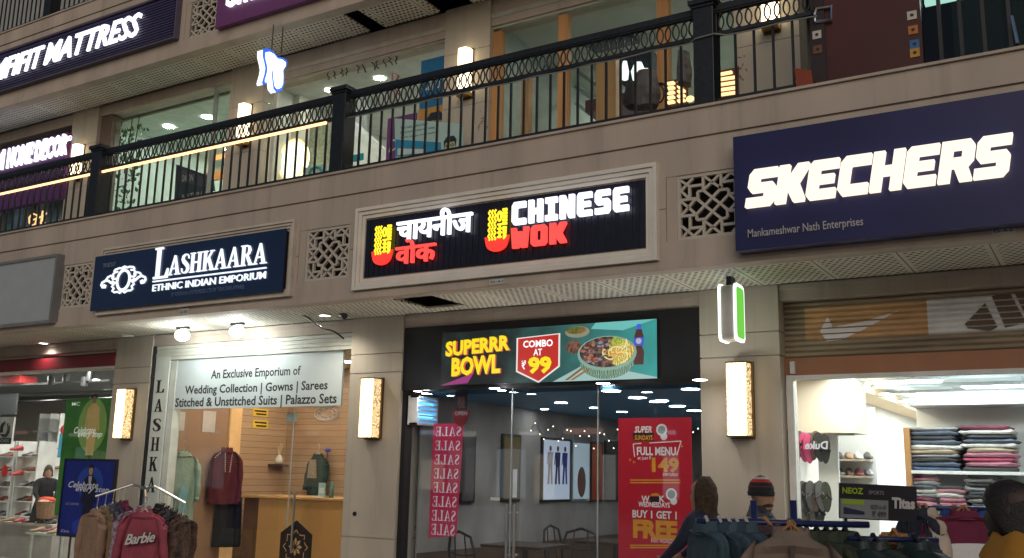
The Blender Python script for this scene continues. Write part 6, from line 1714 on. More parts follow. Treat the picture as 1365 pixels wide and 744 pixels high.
# ================================================================== GARMENTS
hang_w = M('hanger_wood', (.40,.20,.07), .45); hang_b = M('hanger_black', (.02,.02,.02), .4); hang_p = M('hanger_white', (.5,.48,.42), .4); wire = M('hook_wire', (.5,.5,.5), .3, 1)
def garment(label, cat, group, loc, rot, col, W=.46, L=.62, sleeve=.52, depth=.034, flare=.012, hang=hang_p, collar=None, seed=1, puffy=0, tip=0, col2=None, split=.5, hood=False, zipm=None, name='garment', sag=.0, rough_folds=1.0, sz=-.13, drop=1.0, slim=1.0):
    """hangs from its hook at loc; local -Y is its front"""
    t = thing(name, label, cat, loc, group)
    T = Matrix.Translation(Vector(loc)) @ Matrix.Rotation(rot, 4, 'Z') @ Matrix.Rotation(tip, 4, 'Y')
    rng = random.Random(seed); N = 36
    ph = [rng.uniform(0, 6.3) for _ in range(6)]
    rings = []; zs = []
    def ring(z, w_, d_, u):
        out = []
        for k in range(N):
            a = 2*math.pi*k/N
            c_, s_ = math.cos(a), math.sin(a)
            x = w_*math.copysign(abs(s_)**.75, s_); y = -d_*math.copysign(abs(c_)**.6, c_)
            am = (.009+.017*u)*min(1, u*3+.15)*rough_folds
            f = (1-2*abs(math.sin(x*21+ph[0]+u*1.8)))*.6+math.sin(x*23+ph[1]-u*3.5)*.45+(1-2*abs(math.sin(x*44+ph[2]+5*u)))*.3
            y += am*f*(1 if c_ > 0 else -.7)
            if puffy: y *= 1+puffy*abs(math.sin(u*22)); 
            out.append((x, y, z+.004*math.sin(5*a+ph[3])))
        return out
    sec = [(0,.070,.045,0),(-.03,.080,.05,.0),(-.045*drop,W*.30,.055,.02),(-.07*drop,W*.42,depth*.95,.05),(-.105*drop,W*.49,depth,.1)]
    for i in range(1, 13):
        u = .1+.9*i/12; sec.append((-.105*drop-(L-.105)*i/12, W*(.485-.02*math.sin(math.pi*i/12)+.015*sag*i/12), depth*(1+.35*u), u))
    sec.append((-L+.01, W*.46, depth*.8, 1))
    rr = [ring(sz+z, w_, d_, u) for z, w_, d_, u in sec]
    mb = MB()
    for i in range(len(rr)-1):
        mb.mat(1 if (col2 is not None and -sec[i][0] > L*split) else 0); mb.loft([rr[i+1], rr[i]], cap=False)
    if sleeve:
        for sx in (-1, 1):
            pts = []; rad = []
            for j in range(10):
                u = j/9
                x = sx*(W*.455+flare*u+.018*math.sin(u*2.2)+rng.uniform(-.004,.004)); z = sz-.10-sleeve*u+.0
                if j == 0: x = sx*W*.40; z = sz-.085
                pts.append((x, -.008+.02*math.sin(u*3+ph[4])-.012*u, z)); rad.append((.056-.018*u+.006*math.sin(u*14+ph[5])*rough_folds)*(1+puffy*.8*abs(math.sin(u*19)))*slim)
            rings_s = []
            for j, p in enumerate(pts):
                rings_s.append([(p[0]+rad[j]*.82*math.cos(2*math.pi*k/12), p[1]+rad[j]*1.0*math.sin(2*math.pi*k/12), p[2]+(.05 if j == 0 else 0)*(-sx)*math.cos(2*math.pi*k/12)) for k in range(12)])
            for j in range(9):
                mb.mat(1 if (col2 is not None and -(pts[j][2]-sz) > L*split) else 0)
                mb.loft([rings_s[j+1], rings_s[j]], cap=(j == 8))
    mats = [col] + ([col2] if col2 is not None else [])
    mb.xf(T).build('fabric', mats, t, smooth=True)
    mb = MB()
    cm = collar or col
    mb.loft([[(.075*math.sin(a)*k_, -.05*math.cos(a)*k_, sz+z_-.012*(math.cos(a) > .5)) for a in [2*math.pi*q/20 for q in range(20)]] for z_, k_ in ((-.035,1.12),(-.01,1.02),(.012,.98),(.014,.88),(-.02,.86))], cap=False)
    mb.xf(T).build('collar', cm, t, smooth=True)
    if hood:
        MB().ell((0, .05, sz-.04), .13, .07, .10).xf(T).build('hood', col, t, smooth=True)
    if zipm is not None:
        MB().box(-.008, .008, -depth*1.0-.034, -depth*.4, sz-L+.03, sz-.06).xf(T).build('zip', zipm, t)
    mb = MB()
    mb.tube([(0,0,sz+.03),(0,0,min(-.035,sz+.03)),(.016,0,-.022),(.02,0,-.004),(.008,0,.012),(-.010,0,.010),(-.016,0,-.002)], .0035, 5)
    mb.tube([(-W*.36,0,sz-.085*drop),(-.07,0,sz-.035),(0,0,sz+.03),(.07,0,sz-.035),(W*.36,0,sz-.085*drop)], .008, 6)
    mb.xf(T).build('hanger', hang, t)
    return t, T
fab = {}
def fabric(n, c, **k):
    if n not in fab: fab[n] = M('fabric_'+n, c, .88, var=k.get('var', .15), scale=k.get('scale', 7), bump=.75, bscale=24)
    return fab[n]
def dup_garment(t, loc, drot, label, group):
    c = copy_tree(t); c.location = loc; c.rotation_euler.z = drot; c['label'] = label; c['group'] = group; return c

# ---- four armed rack in front of the emporium
Yp_ = -.25
px_, _ = P(193, 660, Yp_)
polex = px_
ztop = P(193, 648, Yp_)[1]
rk = thing('clothes_rack', 'chrome four armed clothes rack with hanging tops in front of the letter panel', 'clothes rack', (polex, Yp_, 0))
MB().tube([(polex, Yp_, .03), (polex, Yp_, ztop)], .018, 8).build('pole', steel, rk, smooth=True)
for a in (0, 90):
    c1, s1 = math.cos(math.radians(a+45)), math.sin(math.radians(a+45))
    MB().tube([(polex-.4*c1, Yp_-.4*s1, .03), (polex+.4*c1, Yp_+.4*s1, .03)], .016, 6).build('foot', steel, rk)
lx, lz = P(127, 662, Yp_-.28); rx_, rz = P(247, 671, Yp_+.16)
tips = {'L': Vector((lx, Yp_-.28, lz)), 'R': Vector((rx_, Yp_+.16, rz)), 'F': Vector((polex+.36, Yp_-.27, ztop-.10))}
pole = Vector((polex, Yp_, ztop-.03))
lpx, lpz = P(178, 646, Yp_+.02); 
starts = {'L': Vector((lpx, Yp_+.02, lpz)), 'R': Vector((P(206,648,Yp_)[0], Yp_, P(206,648,Yp_)[1])), 'F': pole}
for k_ in 'LRF': MB().tube([pole, starts[k_], tips[k_]], .013, 8).build('arm', steel, rk)
gg = 'tops on the four armed rack'
def on_arm(k_, f): return starts[k_].lerp(tips[k_], f)-Vector((0,0,.012))
dL = tips['L']-starts['L']; aL = math.atan2(dL.y, dL.x)+math.pi/2      # front along the arm's outward direction
dR = tips['R']-starts['R']; aR = math.atan2(dR.y, dR.x)+math.pi/2
pinkt = fabric('rose', (.30,.058,.09)); 
g, T = garment('rose pink sweatshirt with a white script name, front of the rack', 'sweatshirt', gg, tuple(on_arm('F', .95)), math.radians(40), pinkt, W=.38, L=.56, sleeve=.52, flare=.055, hang=hang_p, seed=3, name='sweatshirt')
# script on the chest
def chest_text(s, w_, h_, z, y, mat, off, parent, T, zc=0, shear=.3, nm='lettering', slope=.0, x0=0):
    cu = bpy.data.curves.new('t', 'FONT'); cu.body = s; cu.offset = off; cu.shear = shear; cu.resolution_u = 2; cu.extrude = .004; cu.space_character = .92
    o = bpy.data.objects.new('t', cu); me = bpy.data.meshes.new_from_object(o); bpy.data.objects.remove(o); bpy.data.curves.remove(cu)
    xs = [v.co.x for v in me.vertices]; ys = [v.co.y for v in me.vertices]
    for v in me.vertices:
        X = x0-w_/2+(v.co.x-min(xs))/(max(xs)-min(xs))*w_; Z = z+(v.co.y-min(ys))/(max(ys)-min(ys))*h_+slope*X
        v.co = T @ Vector((X, y-(.004 if v.co.z > 0 else 0), Z))
    me.materials.clear(); me.materials.append(mat)
    return link(nm, me, parent)
chest_text('Barbie', .285, .110, -.425, -.094, M('print_shadow_dark', (.06,.03,.035), .8), .06, g, T, slope=.12)
chest_text('Barbie', .275, .100, -.420, -.100, M('print_script_white', (.62,.58,.56), .7), .02, g, T, slope=.12)
garment('second rose pink sweatshirt hanging just behind the printed one', 'sweatshirt', gg, tuple(on_arm('F', .72)), math.radians(34), fabric('rose_dark', (.34,.04,.08)), W=.43, L=.57, sleeve=.52, seed=4, name='sweatshirt')
garment('pale floral patterned top behind the rose pink sweatshirts', 'top', gg, tuple(on_arm('F', .42)), math.radians(36), M('fabric_floral', (.30,.22,.27), .85, var=.8, scale=45), W=.52, L=.60, sleeve=.5, seed=6, name='floral_top')
garment('beige jacket on the outer end of the left rack arm', 'jacket', gg, tuple(on_arm('L', .93)), aL+.35, fabric('beige', (.30,.19,.13)), W=.48, L=.70, sleeve=.60, seed=7, name='jacket')
garment('khaki jacket second from the end of the left rack arm', 'jacket', gg, tuple(on_arm('L', .72)), aL+.30, fabric('khaki', (.20,.135,.07)), W=.48, L=.70, sleeve=.60, seed=8, name='jacket')
for f, n_, c, lab in ((.52,'slate',(.07,.075,.10),'slate grey top on the left rack arm behind the khaki jacket'),(.38,'indigo',(.035,.03,.06),'dark indigo top on the left rack arm between slate and wine tops'),(.24,'wine',(.13,.015,.05),'wine red top on the left rack arm nearest the pole')):
    garment(lab, 'top', gg, tuple(on_arm('L', f)), aL+.2, fabric(n_, c), W=.44, L=.66, sleeve=.5, seed=int(f*100), name='top')
for f, n_, c, lab in ((.25,'black',(.014,.013,.015),'black top nearest the pole on the right rack arm'),(.40,'plum_black',(.035,.02,.03),'plum black top second from the pole on the right rack arm'),(.55,'charcoal',(.055,.055,.065),'charcoal top in the middle of the right rack arm'),(.68,'black2',(.012,.012,.013),'black top beside the charcoal one on the right rack arm'),(.82,'umber',(.06,.03,.025),'dark brown top second from the end of the right rack arm'),(.95,'striped',(.085,.05,.04),'brown striped top at the outer end of the right rack arm')):
    m_ = fabric(n_, c) if n_ != 'striped' else M('fabric_striped', c, .85, var=.7, scale=30)
    garment(lab, 'top', gg, tuple(on_arm('R', f)), aR-.1, m_, W=.42, L=.60, sleeve=.48, hang=hang_p, seed=int(f*90)+40, name='top', depth=.04)

# ---- blue pipe rack at the lower right
bluep = M('blue_pipe', (.012,.022,.10), .4, var=.15)
def dep(px, py, k): return CAM + ray(px, py)*k
K = 4.35
b0, b1 = dep(928, 694.5, K), dep(1158, 700, K)
b1.z = b0.z = (b0.z+b1.z)/2
pr_ = thing('pipe_rack', 'long blue painted pipe clothes rack at the lower right', 'clothes rack', tuple((b0+b1)/2*1.0-Vector((0,0,b0.z))))
ub = (b1-b0).normalized()
MB().tube([b0, b1], .0145, 10).build('bar', bluep, pr_, smooth=True)
for px in (1005, 1058):
    q = dep(px, 690, K+.02); top = dep(px, 667, K+.02)
    MB().tube([(q.x, q.y, .02), (q.x, q.y, top.z)], .0155, 10).build('upright', bluep, pr_, smooth=True)
    MB().tube([Vector((q.x, q.y, b0.z))-ub*.03, Vector((q.x, q.y, b0.z))+ub*.03], .023, 10).build('clamp', steel, pr_)
    MB().box(q.x-.25, q.x+.25, q.y-.02, q.y+.02, 0, .04).build('foot', bluep, pr_)
rb = math.atan2(ub.y, ub.x)
gb = 'jackets on the blue pipe rack'
teal2 = fabric('dusty_teal_dark', (.026,.052,.072)); teal = fabric('dusty_teal', (.045,.085,.112))
lab = ['left end', 'second from the left', 'third from the left', 'fourth from the left', 'fifth from the left, beside the upright']
for i, px in enumerate((941, 958, 970, 981, 993)):
    q = dep(px, 693, K); q.z = b0.z+.012
    garment('dusty teal sweatshirt on the blue pipe rack, '+lab[i], 'sweatshirt', gb, tuple(q), rb-math.radians(80)+.08*(i % 3), [teal, teal2][i % 2], W=.42, L=.62, sleeve=.5, depth=.024, slim=.52, hang=hang_p, sz=-.022, drop=.8, seed=20+i, name='sweatshirt', hood=False)
q = dep(1019, 694, K); q.z = b0.z+.012
garment('dark plum patterned cardigan between the uprights of the blue pipe rack', 'cardigan', gb, tuple(q), rb-math.radians(40), M('fabric_plum', (.075,.04,.055), .85, var=.6, scale=40), W=.40, L=.6, sleeve=.5, hang=hang_w, sz=-.022, drop=.8, seed=31, name='cardigan')
# beige zip jacket on a forward arm
q = dep(1054, 697, K); q2 = dep(1054, 700, K-.28); q2.z = b0.z-.0
MB().tube([Vector((q.x,q.y,b0.z)), q2], .011, 8).build('front_arm', bluep, pr_)
garment('beige zip jacket facing out on a wooden hanger on the blue pipe rack', 'jacket', gb, (q2.x, q2.y, q2.z+.012), math.radians(18), fabric('taupe', (.20,.155,.125)), W=.46, L=.66, sleeve=.56, hang=hang_w, sz=-.03, drop=1.35, seed=33, zipm=M('zip_dark', (.06,.04,.03), .5), name='jacket', collar=fabric('taupe', (.20,.155,.125)))
olive = fabric('olive', (.042,.055,.032)); olive2 = fabric('olive_dark', (.028,.04,.026))
lab = ['first from the beige jacket', 'second from the beige jacket', 'third from the beige jacket', 'fourth from the beige jacket', 'fifth from the beige jacket']
for i, px in enumerate((1075, 1088, 1101, 1113, 1126)):
    q = dep(px, 699, K); q.z = b0.z-.02
    garment('olive green jacket on the blue pipe rack, '+lab[i], 'jacket', gb, tuple(q), rb-math.radians(82)+.06*(i % 3), [olive, olive2][i % 2], W=.42, L=.62, sleeve=.5, depth=.026, slim=.55, hang=hang_b, sz=-.022, drop=.8, seed=50+i, name='jacket', puffy=.12)
# more racked jackets further right (second bar, black hooks)
bottle = M('fabric_bottle_green', (.018,.034,.032), .5, var=.3, scale=8, bump=.4, bscale=40)
K2 = 4.25
c0, c1 = dep(1130, 704, K2), dep(1250, 712, K2); c0.z = c1.z = b0.z-.055
MB().tube([c0, c1], .012, 8).build('lower_bar', bluep, pr_, smooth=True)
lab = ['just right of the olive jackets', 'middle one of three', 'right one of three beside the tan fur jacket']
for i, (px, lb_) in enumerate(((1142, 'left one right beside the olive jackets'), (1163, 'middle one under the black sale board'), (1217, 'right one below the corner of the black board'))):
    q = dep(px, 703, K2); q.z = c0.z+.012
    garment('glossy bottle green padded jacket, '+lb_, 'jacket', gb, tuple(q), rb-math.radians(72)+.06*i, bottle, W=.44, L=.6, sleeve=.5, depth=.055, slim=.9, hang=hang_b, sz=-.022, drop=.8, seed=70+i, name='padded_jacket', puffy=.2)
q = dep(1191, 700, K2+.12); q.z = c0.z+.03
garment('tan furry jacket between the two bottle green padded jackets', 'jacket', gb, tuple(q), rb-math.radians(75), M('fabric_tan_fur', (.34,.16,.05), .9, var=.4, scale=40, bump=.8), W=.40, L=.62, sleeve=.5, hang=hang_w, sz=-.022, drop=.8, seed=77, name='jacket')
# black board with lettering above the rack
Kb = 4.5
pts = [dep(1119,691,Kb), dep(1222,696,Kb), dep(1221,646,Kb), dep(1119,644,Kb)]
nb = thing('price_board', 'black and grey footwear sale board with green lettering above the blue rack', 'sign board', tuple((pts[0]+pts[1])/2))
o_ = pts[0]; uX = (pts[1]-pts[0]); uX.z = uX.z; wB = uX.length; uX.normalize(); uZ = Vector((0,0,1)) if False else (pts[3]-pts[0]); hB = uZ.length; uZ.normalize(); uN = uX.cross(uZ).normalized()
TB = Matrix(((uX.x, -uN.x, uZ.x, o_.x), (uX.y, -uN.y, uZ.y, o_.y), (uX.z, -uN.z, uZ.z, o_.z), (0,0,0,1)))
def brd(name, a, b, c, d, lv, mat): return MB().box(a*wB, b*wB, -.001-.0012*lv, .01, c*hB, d*hB).xf(TB).build(name, mat, nb)
brd('panel', 0, 1, 0, 1, 0, M('board_ink', (.022,.022,.03), .4)); brd('picture', .01, .63, .03, .57, 1, M('board_grey', (.22,.24,.26), .5)); brd('band', .03, .32, .42, .55, 2, M('band_lime', (.28,.42,.03), .5))
MB().loft([[(wB*(.05+.27*u), -.004, hB*(.14+.20*v*(1-.55*u))) for v in (0,1)]+[(wB*(.05+.27*u), -.0045, hB*(.14+.20*v*(1-.55*u))) for v in (1,0)] for u in [j/6 for j in range(7)]]).xf(TB).build('shoe_print', M('print_shoe', (.02,.03,.07), .5), nb)
def btext(s, a, b, c, d, mat, off=.02, shear=0):
    x0_, x1_ = a*wB, b*wB
    o = text(nb, 'lettering', s, mat, x0_, x1_, c*hB, d*hB, -.006, .001, off, shear)
    for v in o.data.vertices: v.co = TB @ v.co
btext('NEOZ', .03, .30, .72, .90, M('lime_ink', (.34,.50,.03), .5), .03); btext('SPORTS', .37, .57, .73, .84, M('dim_ink', (.25,.25,.3), .5), .01)
btext('Titas', .67, .97, .36, .68, M('pale_ink', (.55,.55,.55), .5), .05); btext('SIZE 6-10', .40, .60, .32, .44, M('mid_ink', (.1,.1,.11), .5)); btext('₹ 499', .42, .60, .10, .27, M('mid_ink2', (.08,.08,.09), .5), .03)
for u in (.1, .9):
    q = TB @ Vector((u*wB, .02, 0)); MB().tube([(q.x,q.y,.02), (q.x,q.y,q.z+.1)], .008, 6).build('leg', black_r, nb)
# rack inside the sports shop entrance with the maroon and white jacket
KI = 5.6
d0, d1 = dep(1226, 677, KI), dep(1335, 679, KI); d0.z = d1.z = (d0.z+d1.z)/2
ir = thing('pipe_rack', 'short blue pipe rack with jackets in front of the clothes shelf', 'clothes rack', (d0.x, d0.y, 0))
MB().tube([d0, d1], .014, 8).build('bar', bluep, ir, smooth=True)
for q in (d0, d1): MB().tube([(q.x,q.y,.02),(q.x,q.y,q.z)], .014, 8).build('upright', bluep, ir)
gi = 'jackets on the short blue rack'
mar = fabric('maroon_jkt', (.13,.014,.045)); wht = fabric('white_jkt', (.66,.66,.66), var=.05)
q = dep(1284, 678, KI-.12); q.z = d0.z+.012
g, T = garment('maroon and white jacket with a white price tag on the short blue rack', 'jacket', gi, tuple(q), math.radians(24), mar, W=.48, L=.66, sleeve=.55, hang=hang_w, sz=-.022, drop=.8, seed=91, col2=wht, split=.24, name='jacket')
MB().box(-.03, .03, -.10, -.097, -.42, -.29).xf(T @ Matrix.Translation((.0,0,.02))).build('price_tag', paper, g)
for px, n_, c, a_, lb in ((1272,'royal',(.03,.09,.35),24,'royal blue quilted jacket just behind the maroon and white one'),(1233,'cream',(.5,.42,.33),-80,'cream jacket left of the maroon and white one'),(1224,'ink',(.02,.025,.045),-80,'ink blue jacket at the left end of the short blue rack'),(1320,'royal',(.03,.09,.35),-40,'royal blue jacket at the right end of the short blue rack')):
    q = dep(px, 678, KI); q.z = d0.z+.012
    garment(lb, 'jacket', gi, tuple(q), math.radians(a_) if a_ > 0 else rb+math.radians(a_), fabric(n_, c), W=.50 if a_ > 0 else .36, L=.62, sleeve=.52, hang=hang_w, sz=-.022, drop=.8, seed=px, name='jacket', puffy=.1)
# ---- outfits in the emporium
Yk = 2.75
gk = 'outfits hung in the emporium'
def outfit(px, ytop, yb, W_, label, col, rot, col2=None, split=.5, sleeve=.5, seed=1, nm='kurta', X=None, Y=None, hang=hang_p):
    X_ = X if X is not None else XE+.13
    if Y is None: Y, zt_ = PXP(px, ytop, X_); zb_ = PXP(px, yb, X_)[1]
    else: X_, zt_ = P(px, ytop, Y); zb_ = P(px, yb, Y)[1]
    return garment(label, nm.replace('_', ' '), gk, (X_, Y, zt_+.13), math.radians(rot), col, W=W_, L=zt_-zb_, sleeve=sleeve, hang=hang, seed=seed, col2=col2, split=split, name=nm)
sage = fabric('sage', (.26,.34,.27), var=.1)
g, T = outfit(246, 603, 722, .36, 'long sage green kurta hanging on the brown wall', sage, 62, sleeve=.5, seed=101, nm='kurta')
MB().prism([(-.05,-.62),(.0,-.5),(.05,-.62),(.04,-.98),(-.03,-.95)], -.112, -.106).xf(T).build('front_panel', fabric('aqua', (.20,.40,.42)), g)
g, T = outfit(303, 598, 672, .36, 'maroon embroidered kurta with grey patterned sleeve', fabric('maroon_kurta', (.085,.007,.013)), 62, sleeve=.62, seed=102, nm='kurta', hang=hang_w)
emb = M('embroidery', (.42,.33,.30), .7)
mb = MB()
for s_ in (-1, 1):
    for k in range(9): mb.ell((s_*(.045-.002*k), -.098, -.20-.028*k), .009, .006, .011, 6, 4)
    for k in range(4): mb.ell((s_*(.11+.02*k), -.085, -.19-.02*k), .010, .008, .009, 6, 4)
mb.xf(T).build('embroidery', emb, g)
mb = MB()
for k in range(6): mb.ell((.190, -.042, -.30-.07*k), .016, .02, .020, 6, 4)
mb.xf(T).build('sleeve_embroidery', M('embroidery_blue', (.20,.22,.36), .7), g)
Xk = XE+.13
yk, zt_ = PXP(306, 668, Xk); zb_ = PXP(306, 729, Xk)[1]; w2 = .19
Rk = Matrix.Translation((Xk, yk, 0)) @ Matrix.Rotation(math.radians(62), 4, 'Z')
rings = []
for j in range(9):
    u = j/8; rings.append([tuple(Rk @ Vector((w2*(.9+.1*u)*math.copysign(abs(math.sin(a))**.6, math.sin(a)), .02-(.05+.02*math.sin(7*math.sin(a)*1.5+u*2))*math.cos(a), zb_+(zt_+.05-zb_)*(1-u)))) for a in [2*math.pi*k/26 for k in range(26)]])
tag(MB().loft(rings[::-1]).build('palazzo_trousers', fabric('black_palazzo', (.012,.011,.013)), None, smooth=True), 'black palazzo trousers hung below the maroon embroidered kurta', 'trousers', gk)
g, T = outfit(424, 606, 662, .30, 'short dark green embroidered jacket hanging above the counter', fabric('deep_green', (.012,.035,.030)), 0, sleeve=.38, seed=103, nm='embroidered_jacket', Y=YB2-.12)
MB().prism([(-.06,-.2),(.06,-.2),(.09,-.45),(-.08,-.45)], -.105, -.098).xf(T).build('embroidery', M('embroidery_gold', (.24,.20,.14), .7, var=.6, scale=60), g)
bx_, bz_ = P(437, 600, YB2-.08)
bw_ = thing('hook_ornament', 'small blue flower ornament on a stalk beside the dark green jacket', 'ornament', (bx_, YB2-.08, bz_))
MB().ell((bx_, YB2-.08, bz_), .05, .03, .03).build('flower', M('orn_blue', (.05,.06,.4), .5), bw_, smooth=True)
MB().tube([(bx_,YB2-.08,bz_-.03),(bx_-.01,YB2-.08,bz_-.16)], .008, 5).build('stalk', M('orn_stalk', (.05,.05,.12), .5), bw_)

# ================================================================== SHOE SHOP AND OUTDOOR POSTERS AT LEFT
def poster_fig(t, xc, zb, h, y, cm, sk=True):
    mb = MB(); pl2 = lambda pts: mb.sheet([(xc+a*h, zb+b*h) for a, b in pts], y)
    pl2([(-.10,0),(.10,0),(.13,.45),(.12,.80),(.05,.86),(-.05,.86),(-.12,.80),(-.13,.45)]); pl2([(-.2,.42),(-.15,.40),(-.11,.78),(-.15,.80)]); pl2([(.2,.42),(.15,.40),(.11,.78),(.15,.80)])
    mb.build('figure_print', cm, t)
    mb = MB(); mb.disc(xc, zb+.925*h, .052*h, y-.001, .07*h); mb.build('figure_print', M('print_tan', (.42,.24,.14), .6) if 'print_tan' not in bpy.data.materials else bpy.data.materials['print_tan'], t)
    mb = MB(); mb.sheet([(xc+a*h, zb+b*h) for a, b in ((-.06,.93),(-.065,1.0),(0,1.03),(.065,1.0),(.06,.93),(.04,.975),(-.04,.975))], y-.002); mb.build('figure_print', hairm, t)
gp = thing('poster', 'tall green poster reading Celebrate every step inside the shoe shop glass', 'poster', (0,0,0))
Yg = 1.35
a_, z1 = P(89, 531, Yg)[0], P(120, 531, Yg)[1]; c_, z0 = P(150, 600, Yg)[0], P(120, 690, Yg)[1]
c_ = min(c_, pl_-.02)
MB().box(a_, c_, Yg, Yg+.015, z0, z1).build('sheet', M('poster_green', (.028,.13,.018), .5, var=.45, scale=3, emis=(.04,.22,.02), es=.12), gp)  # sheet, figure and script glow faintly in place of shop light
cx, cz = P(123, 567, Yg)
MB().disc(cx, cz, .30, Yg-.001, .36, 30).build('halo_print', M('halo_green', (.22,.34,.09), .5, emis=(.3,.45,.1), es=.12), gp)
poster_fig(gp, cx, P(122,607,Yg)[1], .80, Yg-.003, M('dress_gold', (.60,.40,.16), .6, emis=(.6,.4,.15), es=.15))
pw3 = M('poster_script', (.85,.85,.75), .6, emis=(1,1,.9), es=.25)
text(gp, 'lettering', 'Celebrate', pw3, P(99,576,Yg)[0], P(128,570,Yg)[0], P(113,578,Yg)[1], P(113,569,Yg)[1], Yg-.006, 0, .015, .35)
text(gp, 'lettering', 'every step', pw3, P(104,583,Yg)[0], P(137,576,Yg)[0], P(120,585,Yg)[1], P(120,576,Yg)[1], Yg-.006, 0, .015, .35)
text(gp, 'lettering', 'MC', pw3, P(96,540,Yg)[0], P(107,536,Yg)[0], P(101,541,Yg)[1], P(101,536,Yg)[1], Yg-.002, 0, .01)
bs = thing('poster_stand', 'blue standing poster of a man in a dark suit reading Celebrate every step', 'poster stand', (0,0,0))
Yb_ = -.05
pq = [P(80,713,Yb_), P(136,716,Yb_), P(156,614,Yb_), P(90,613,Yb_)]
x0, x1 = P(84,660,Yb_)[0], P(147,660,Yb_)[0]; z1 = P(118,613.5,Yb_)[1]; z0 = P(110,715,Yb_)[1]
x0, x1 = P(85,660,Yb_)[0]-.03, P(150,660,Yb_)[0]
bluep_ = M('poster_royal', (.010,.022,.22), .35, var=.2, scale=2)
MB().box(x0, x1, Yb_, Yb_+.03, z0, z1).build('sheet', bluep_, bs)
frame(bs, 'frame', x0-.015, x1+.015, z0-.015, z1+.015, Yb_+.01, .02, black_r, 1, .02)
W = x1-x0; H = z1-z0; cx = x0+.54*W
MB().disc(cx, z0+.70*H, .26*W, Yb_-.001, .22*H, 26).build('halo_print', M('halo_blue', (.02,.06,.34), .4), bs)
MB().disc(x0+.42*W, z0+.12*H, .16*W, Yb_-.001, .1*H, 20).build('halo_print', M('halo_blue2', (.02,.05,.36), .4), bs)
poster_fig(bs, cx, z0+.10*H, .82*H, Yb_-.003, M('suit_dark', (.008,.010,.03), .5))
MB().sheet([(cx-.035*W, z0+.79*H), (cx+.035*W, z0+.79*H), (cx+.02*W, z0+.62*H), (cx-.01*W, z0+.62*H)], Yb_-.005).build('shirt_print', M('shirt_print', (.45,.42,.5), .5), bs)
pw4 = M('poster_script2', (.65,.68,.78), .5)
text(bs, 'lettering', 'Celebrate', pw4, x0+.12*W, x0+.72*W, z0+.63*H, z0+.715*H, Yb_-.008, 0, .015, .35)
text(bs, 'lettering', 'every step.', pw4, x0+.28*W, x0+.96*W, z0+.56*H, z0+.645*H, Yb_-.0085, 0, .015, .35)
text(bs, 'lettering', 'LE SANS', M('poster_small', (.35,.38,.5), .5), x0+.10*W, x0+.36*W, z0+.40*H, z0+.43*H, Yb_-.002, 0, .0)
text(bs, 'lettering', 'Cara', pw4, x0+.06*W, x0+.22*W, z0+.035*H, z0+.07*H, Yb_-.002, 0, .0, .3)
for s_ in (.1, .5): MB().tube([(x0+s_*W+.1*W, Yb_+.04, z0), (x0+s_*W+.1*W, Yb_+.04, .03)], .012, 6).build('leg', black_r, bs)
MB().box(x0+.1*W, x0+.8*W, Yb_-.12, Yb_+.2, 0, .03).build('base', black_r, bs)
# shelves of shoes
Ys = 3.6
for n_, (pl2, pr2) in enumerate(((-12, 14), (17, 46))):
    x0, x1 = P(pl2, 650, Ys)[0], P(pr2, 650, Ys)[0]
    su = thing('shoe_rack', ['white shoe rack at the far left edge of the shoe shop','white wire shoe rack left of the woman in black'][n_], 'shoe rack', (x0, Ys, .12), 'white shoe racks')
    for x in (x0, x1-.03): MB().box(x, x+.03, Ys, Ys+.35, .12, P(30,588,Ys)[1]).build('side', whitep, su)
    for r_, v in enumerate((608, 628, 648, 668, 688)):
        z = P((pl2+pr2)/2, v, Ys)[1]; MB().box(x0+.03, x1-.03, Ys, Ys+.35, z-.02, z).build('board', whitep, su)
        nn = int((x1-x0-.1)/.15)
        for k in range(nn):
            ci = (r_*2+k*3+n_) % 7
            shoe(x0+.11+.15*k, Ys+.16, z, shoem[ci], '%s shoe on the %s board of the %s' % (['brown','black','maroon','tan','grey','white','red'][ci], ['top','second','third','fourth','lowest'][r_], ['far left shoe rack','wire rack left of the woman'][n_]), 'shoes on the white racks', math.radians(-80+(k % 2)*12), .95)
# round red tag, U sign
sg = thing('shoe_sign', 'white square sign with a big black ring letter at the far left', 'sign', (0,0,0))
a_, c_, z0, z1 = BX((-14,592),(19,556), 2.2)
MB().box(a_, c_, 2.2, 2.23, z0, z1).build('panel', M('sign_white', (.7,.7,.68), .5), sg); MB().box(a_, c_, 2.19, 2.2, z0, z0+.22*(z1-z0)).build('band', black_r, sg)
cx, cz = P(7, 572, 2.19); mb = MB(); mb.tube([(cx+.10*math.cos(k*.3491+1.9), 2.19, cz+.11*math.sin(k*.3491+1.9)) for k in range(16)], .025, 6); mb.build('letter', black_r, sg)
text(sg, 'lettering', 'SHOES', M('sign_ink_white', (.8,.8,.8), .5), a_+.25*(c_-a_), c_-.05, z0+.03, z0+.18*(z1-z0), 2.189, 0, .01)
sheetthing('dark_poster', 'dark grey hanging poster at the top left of the shoe shop', 'poster', (-10,553), (24,524), 2.5, M('dark_grey_print', (.06,.065,.07), .6), .02)
sheetthing('red_block', 'red ceiling panel at the far left under the maroon beam', 'panel', (-20,512), (27,500), 2.4, M('red_panel_paint', (.45,.03,.03), .5), .3)
x, z = P(6, 628, 3.3)
tag(MB().prism([(x+.085*math.cos(k*.2618), z+.10*math.sin(k*.2618)) for k in range(24)], 3.3, 3.31).build('sale_disc', M('disc_red', (.5,.02,.02), .5)), 'round red sale disc on the far left shoe rack', 'sign')
for i, (u, v) in enumerate(((22,634),(22,601))):
    x, z = P(u, v, 3.45); tag(shoe_mesh(MB(), x, 3.45, z, 1.1, -1.2).build('shoe', shoem[6], None, smooth=True), ['lower bright red shoe between the two white racks','upper bright red shoe between the two white racks'][i], 'shoe')
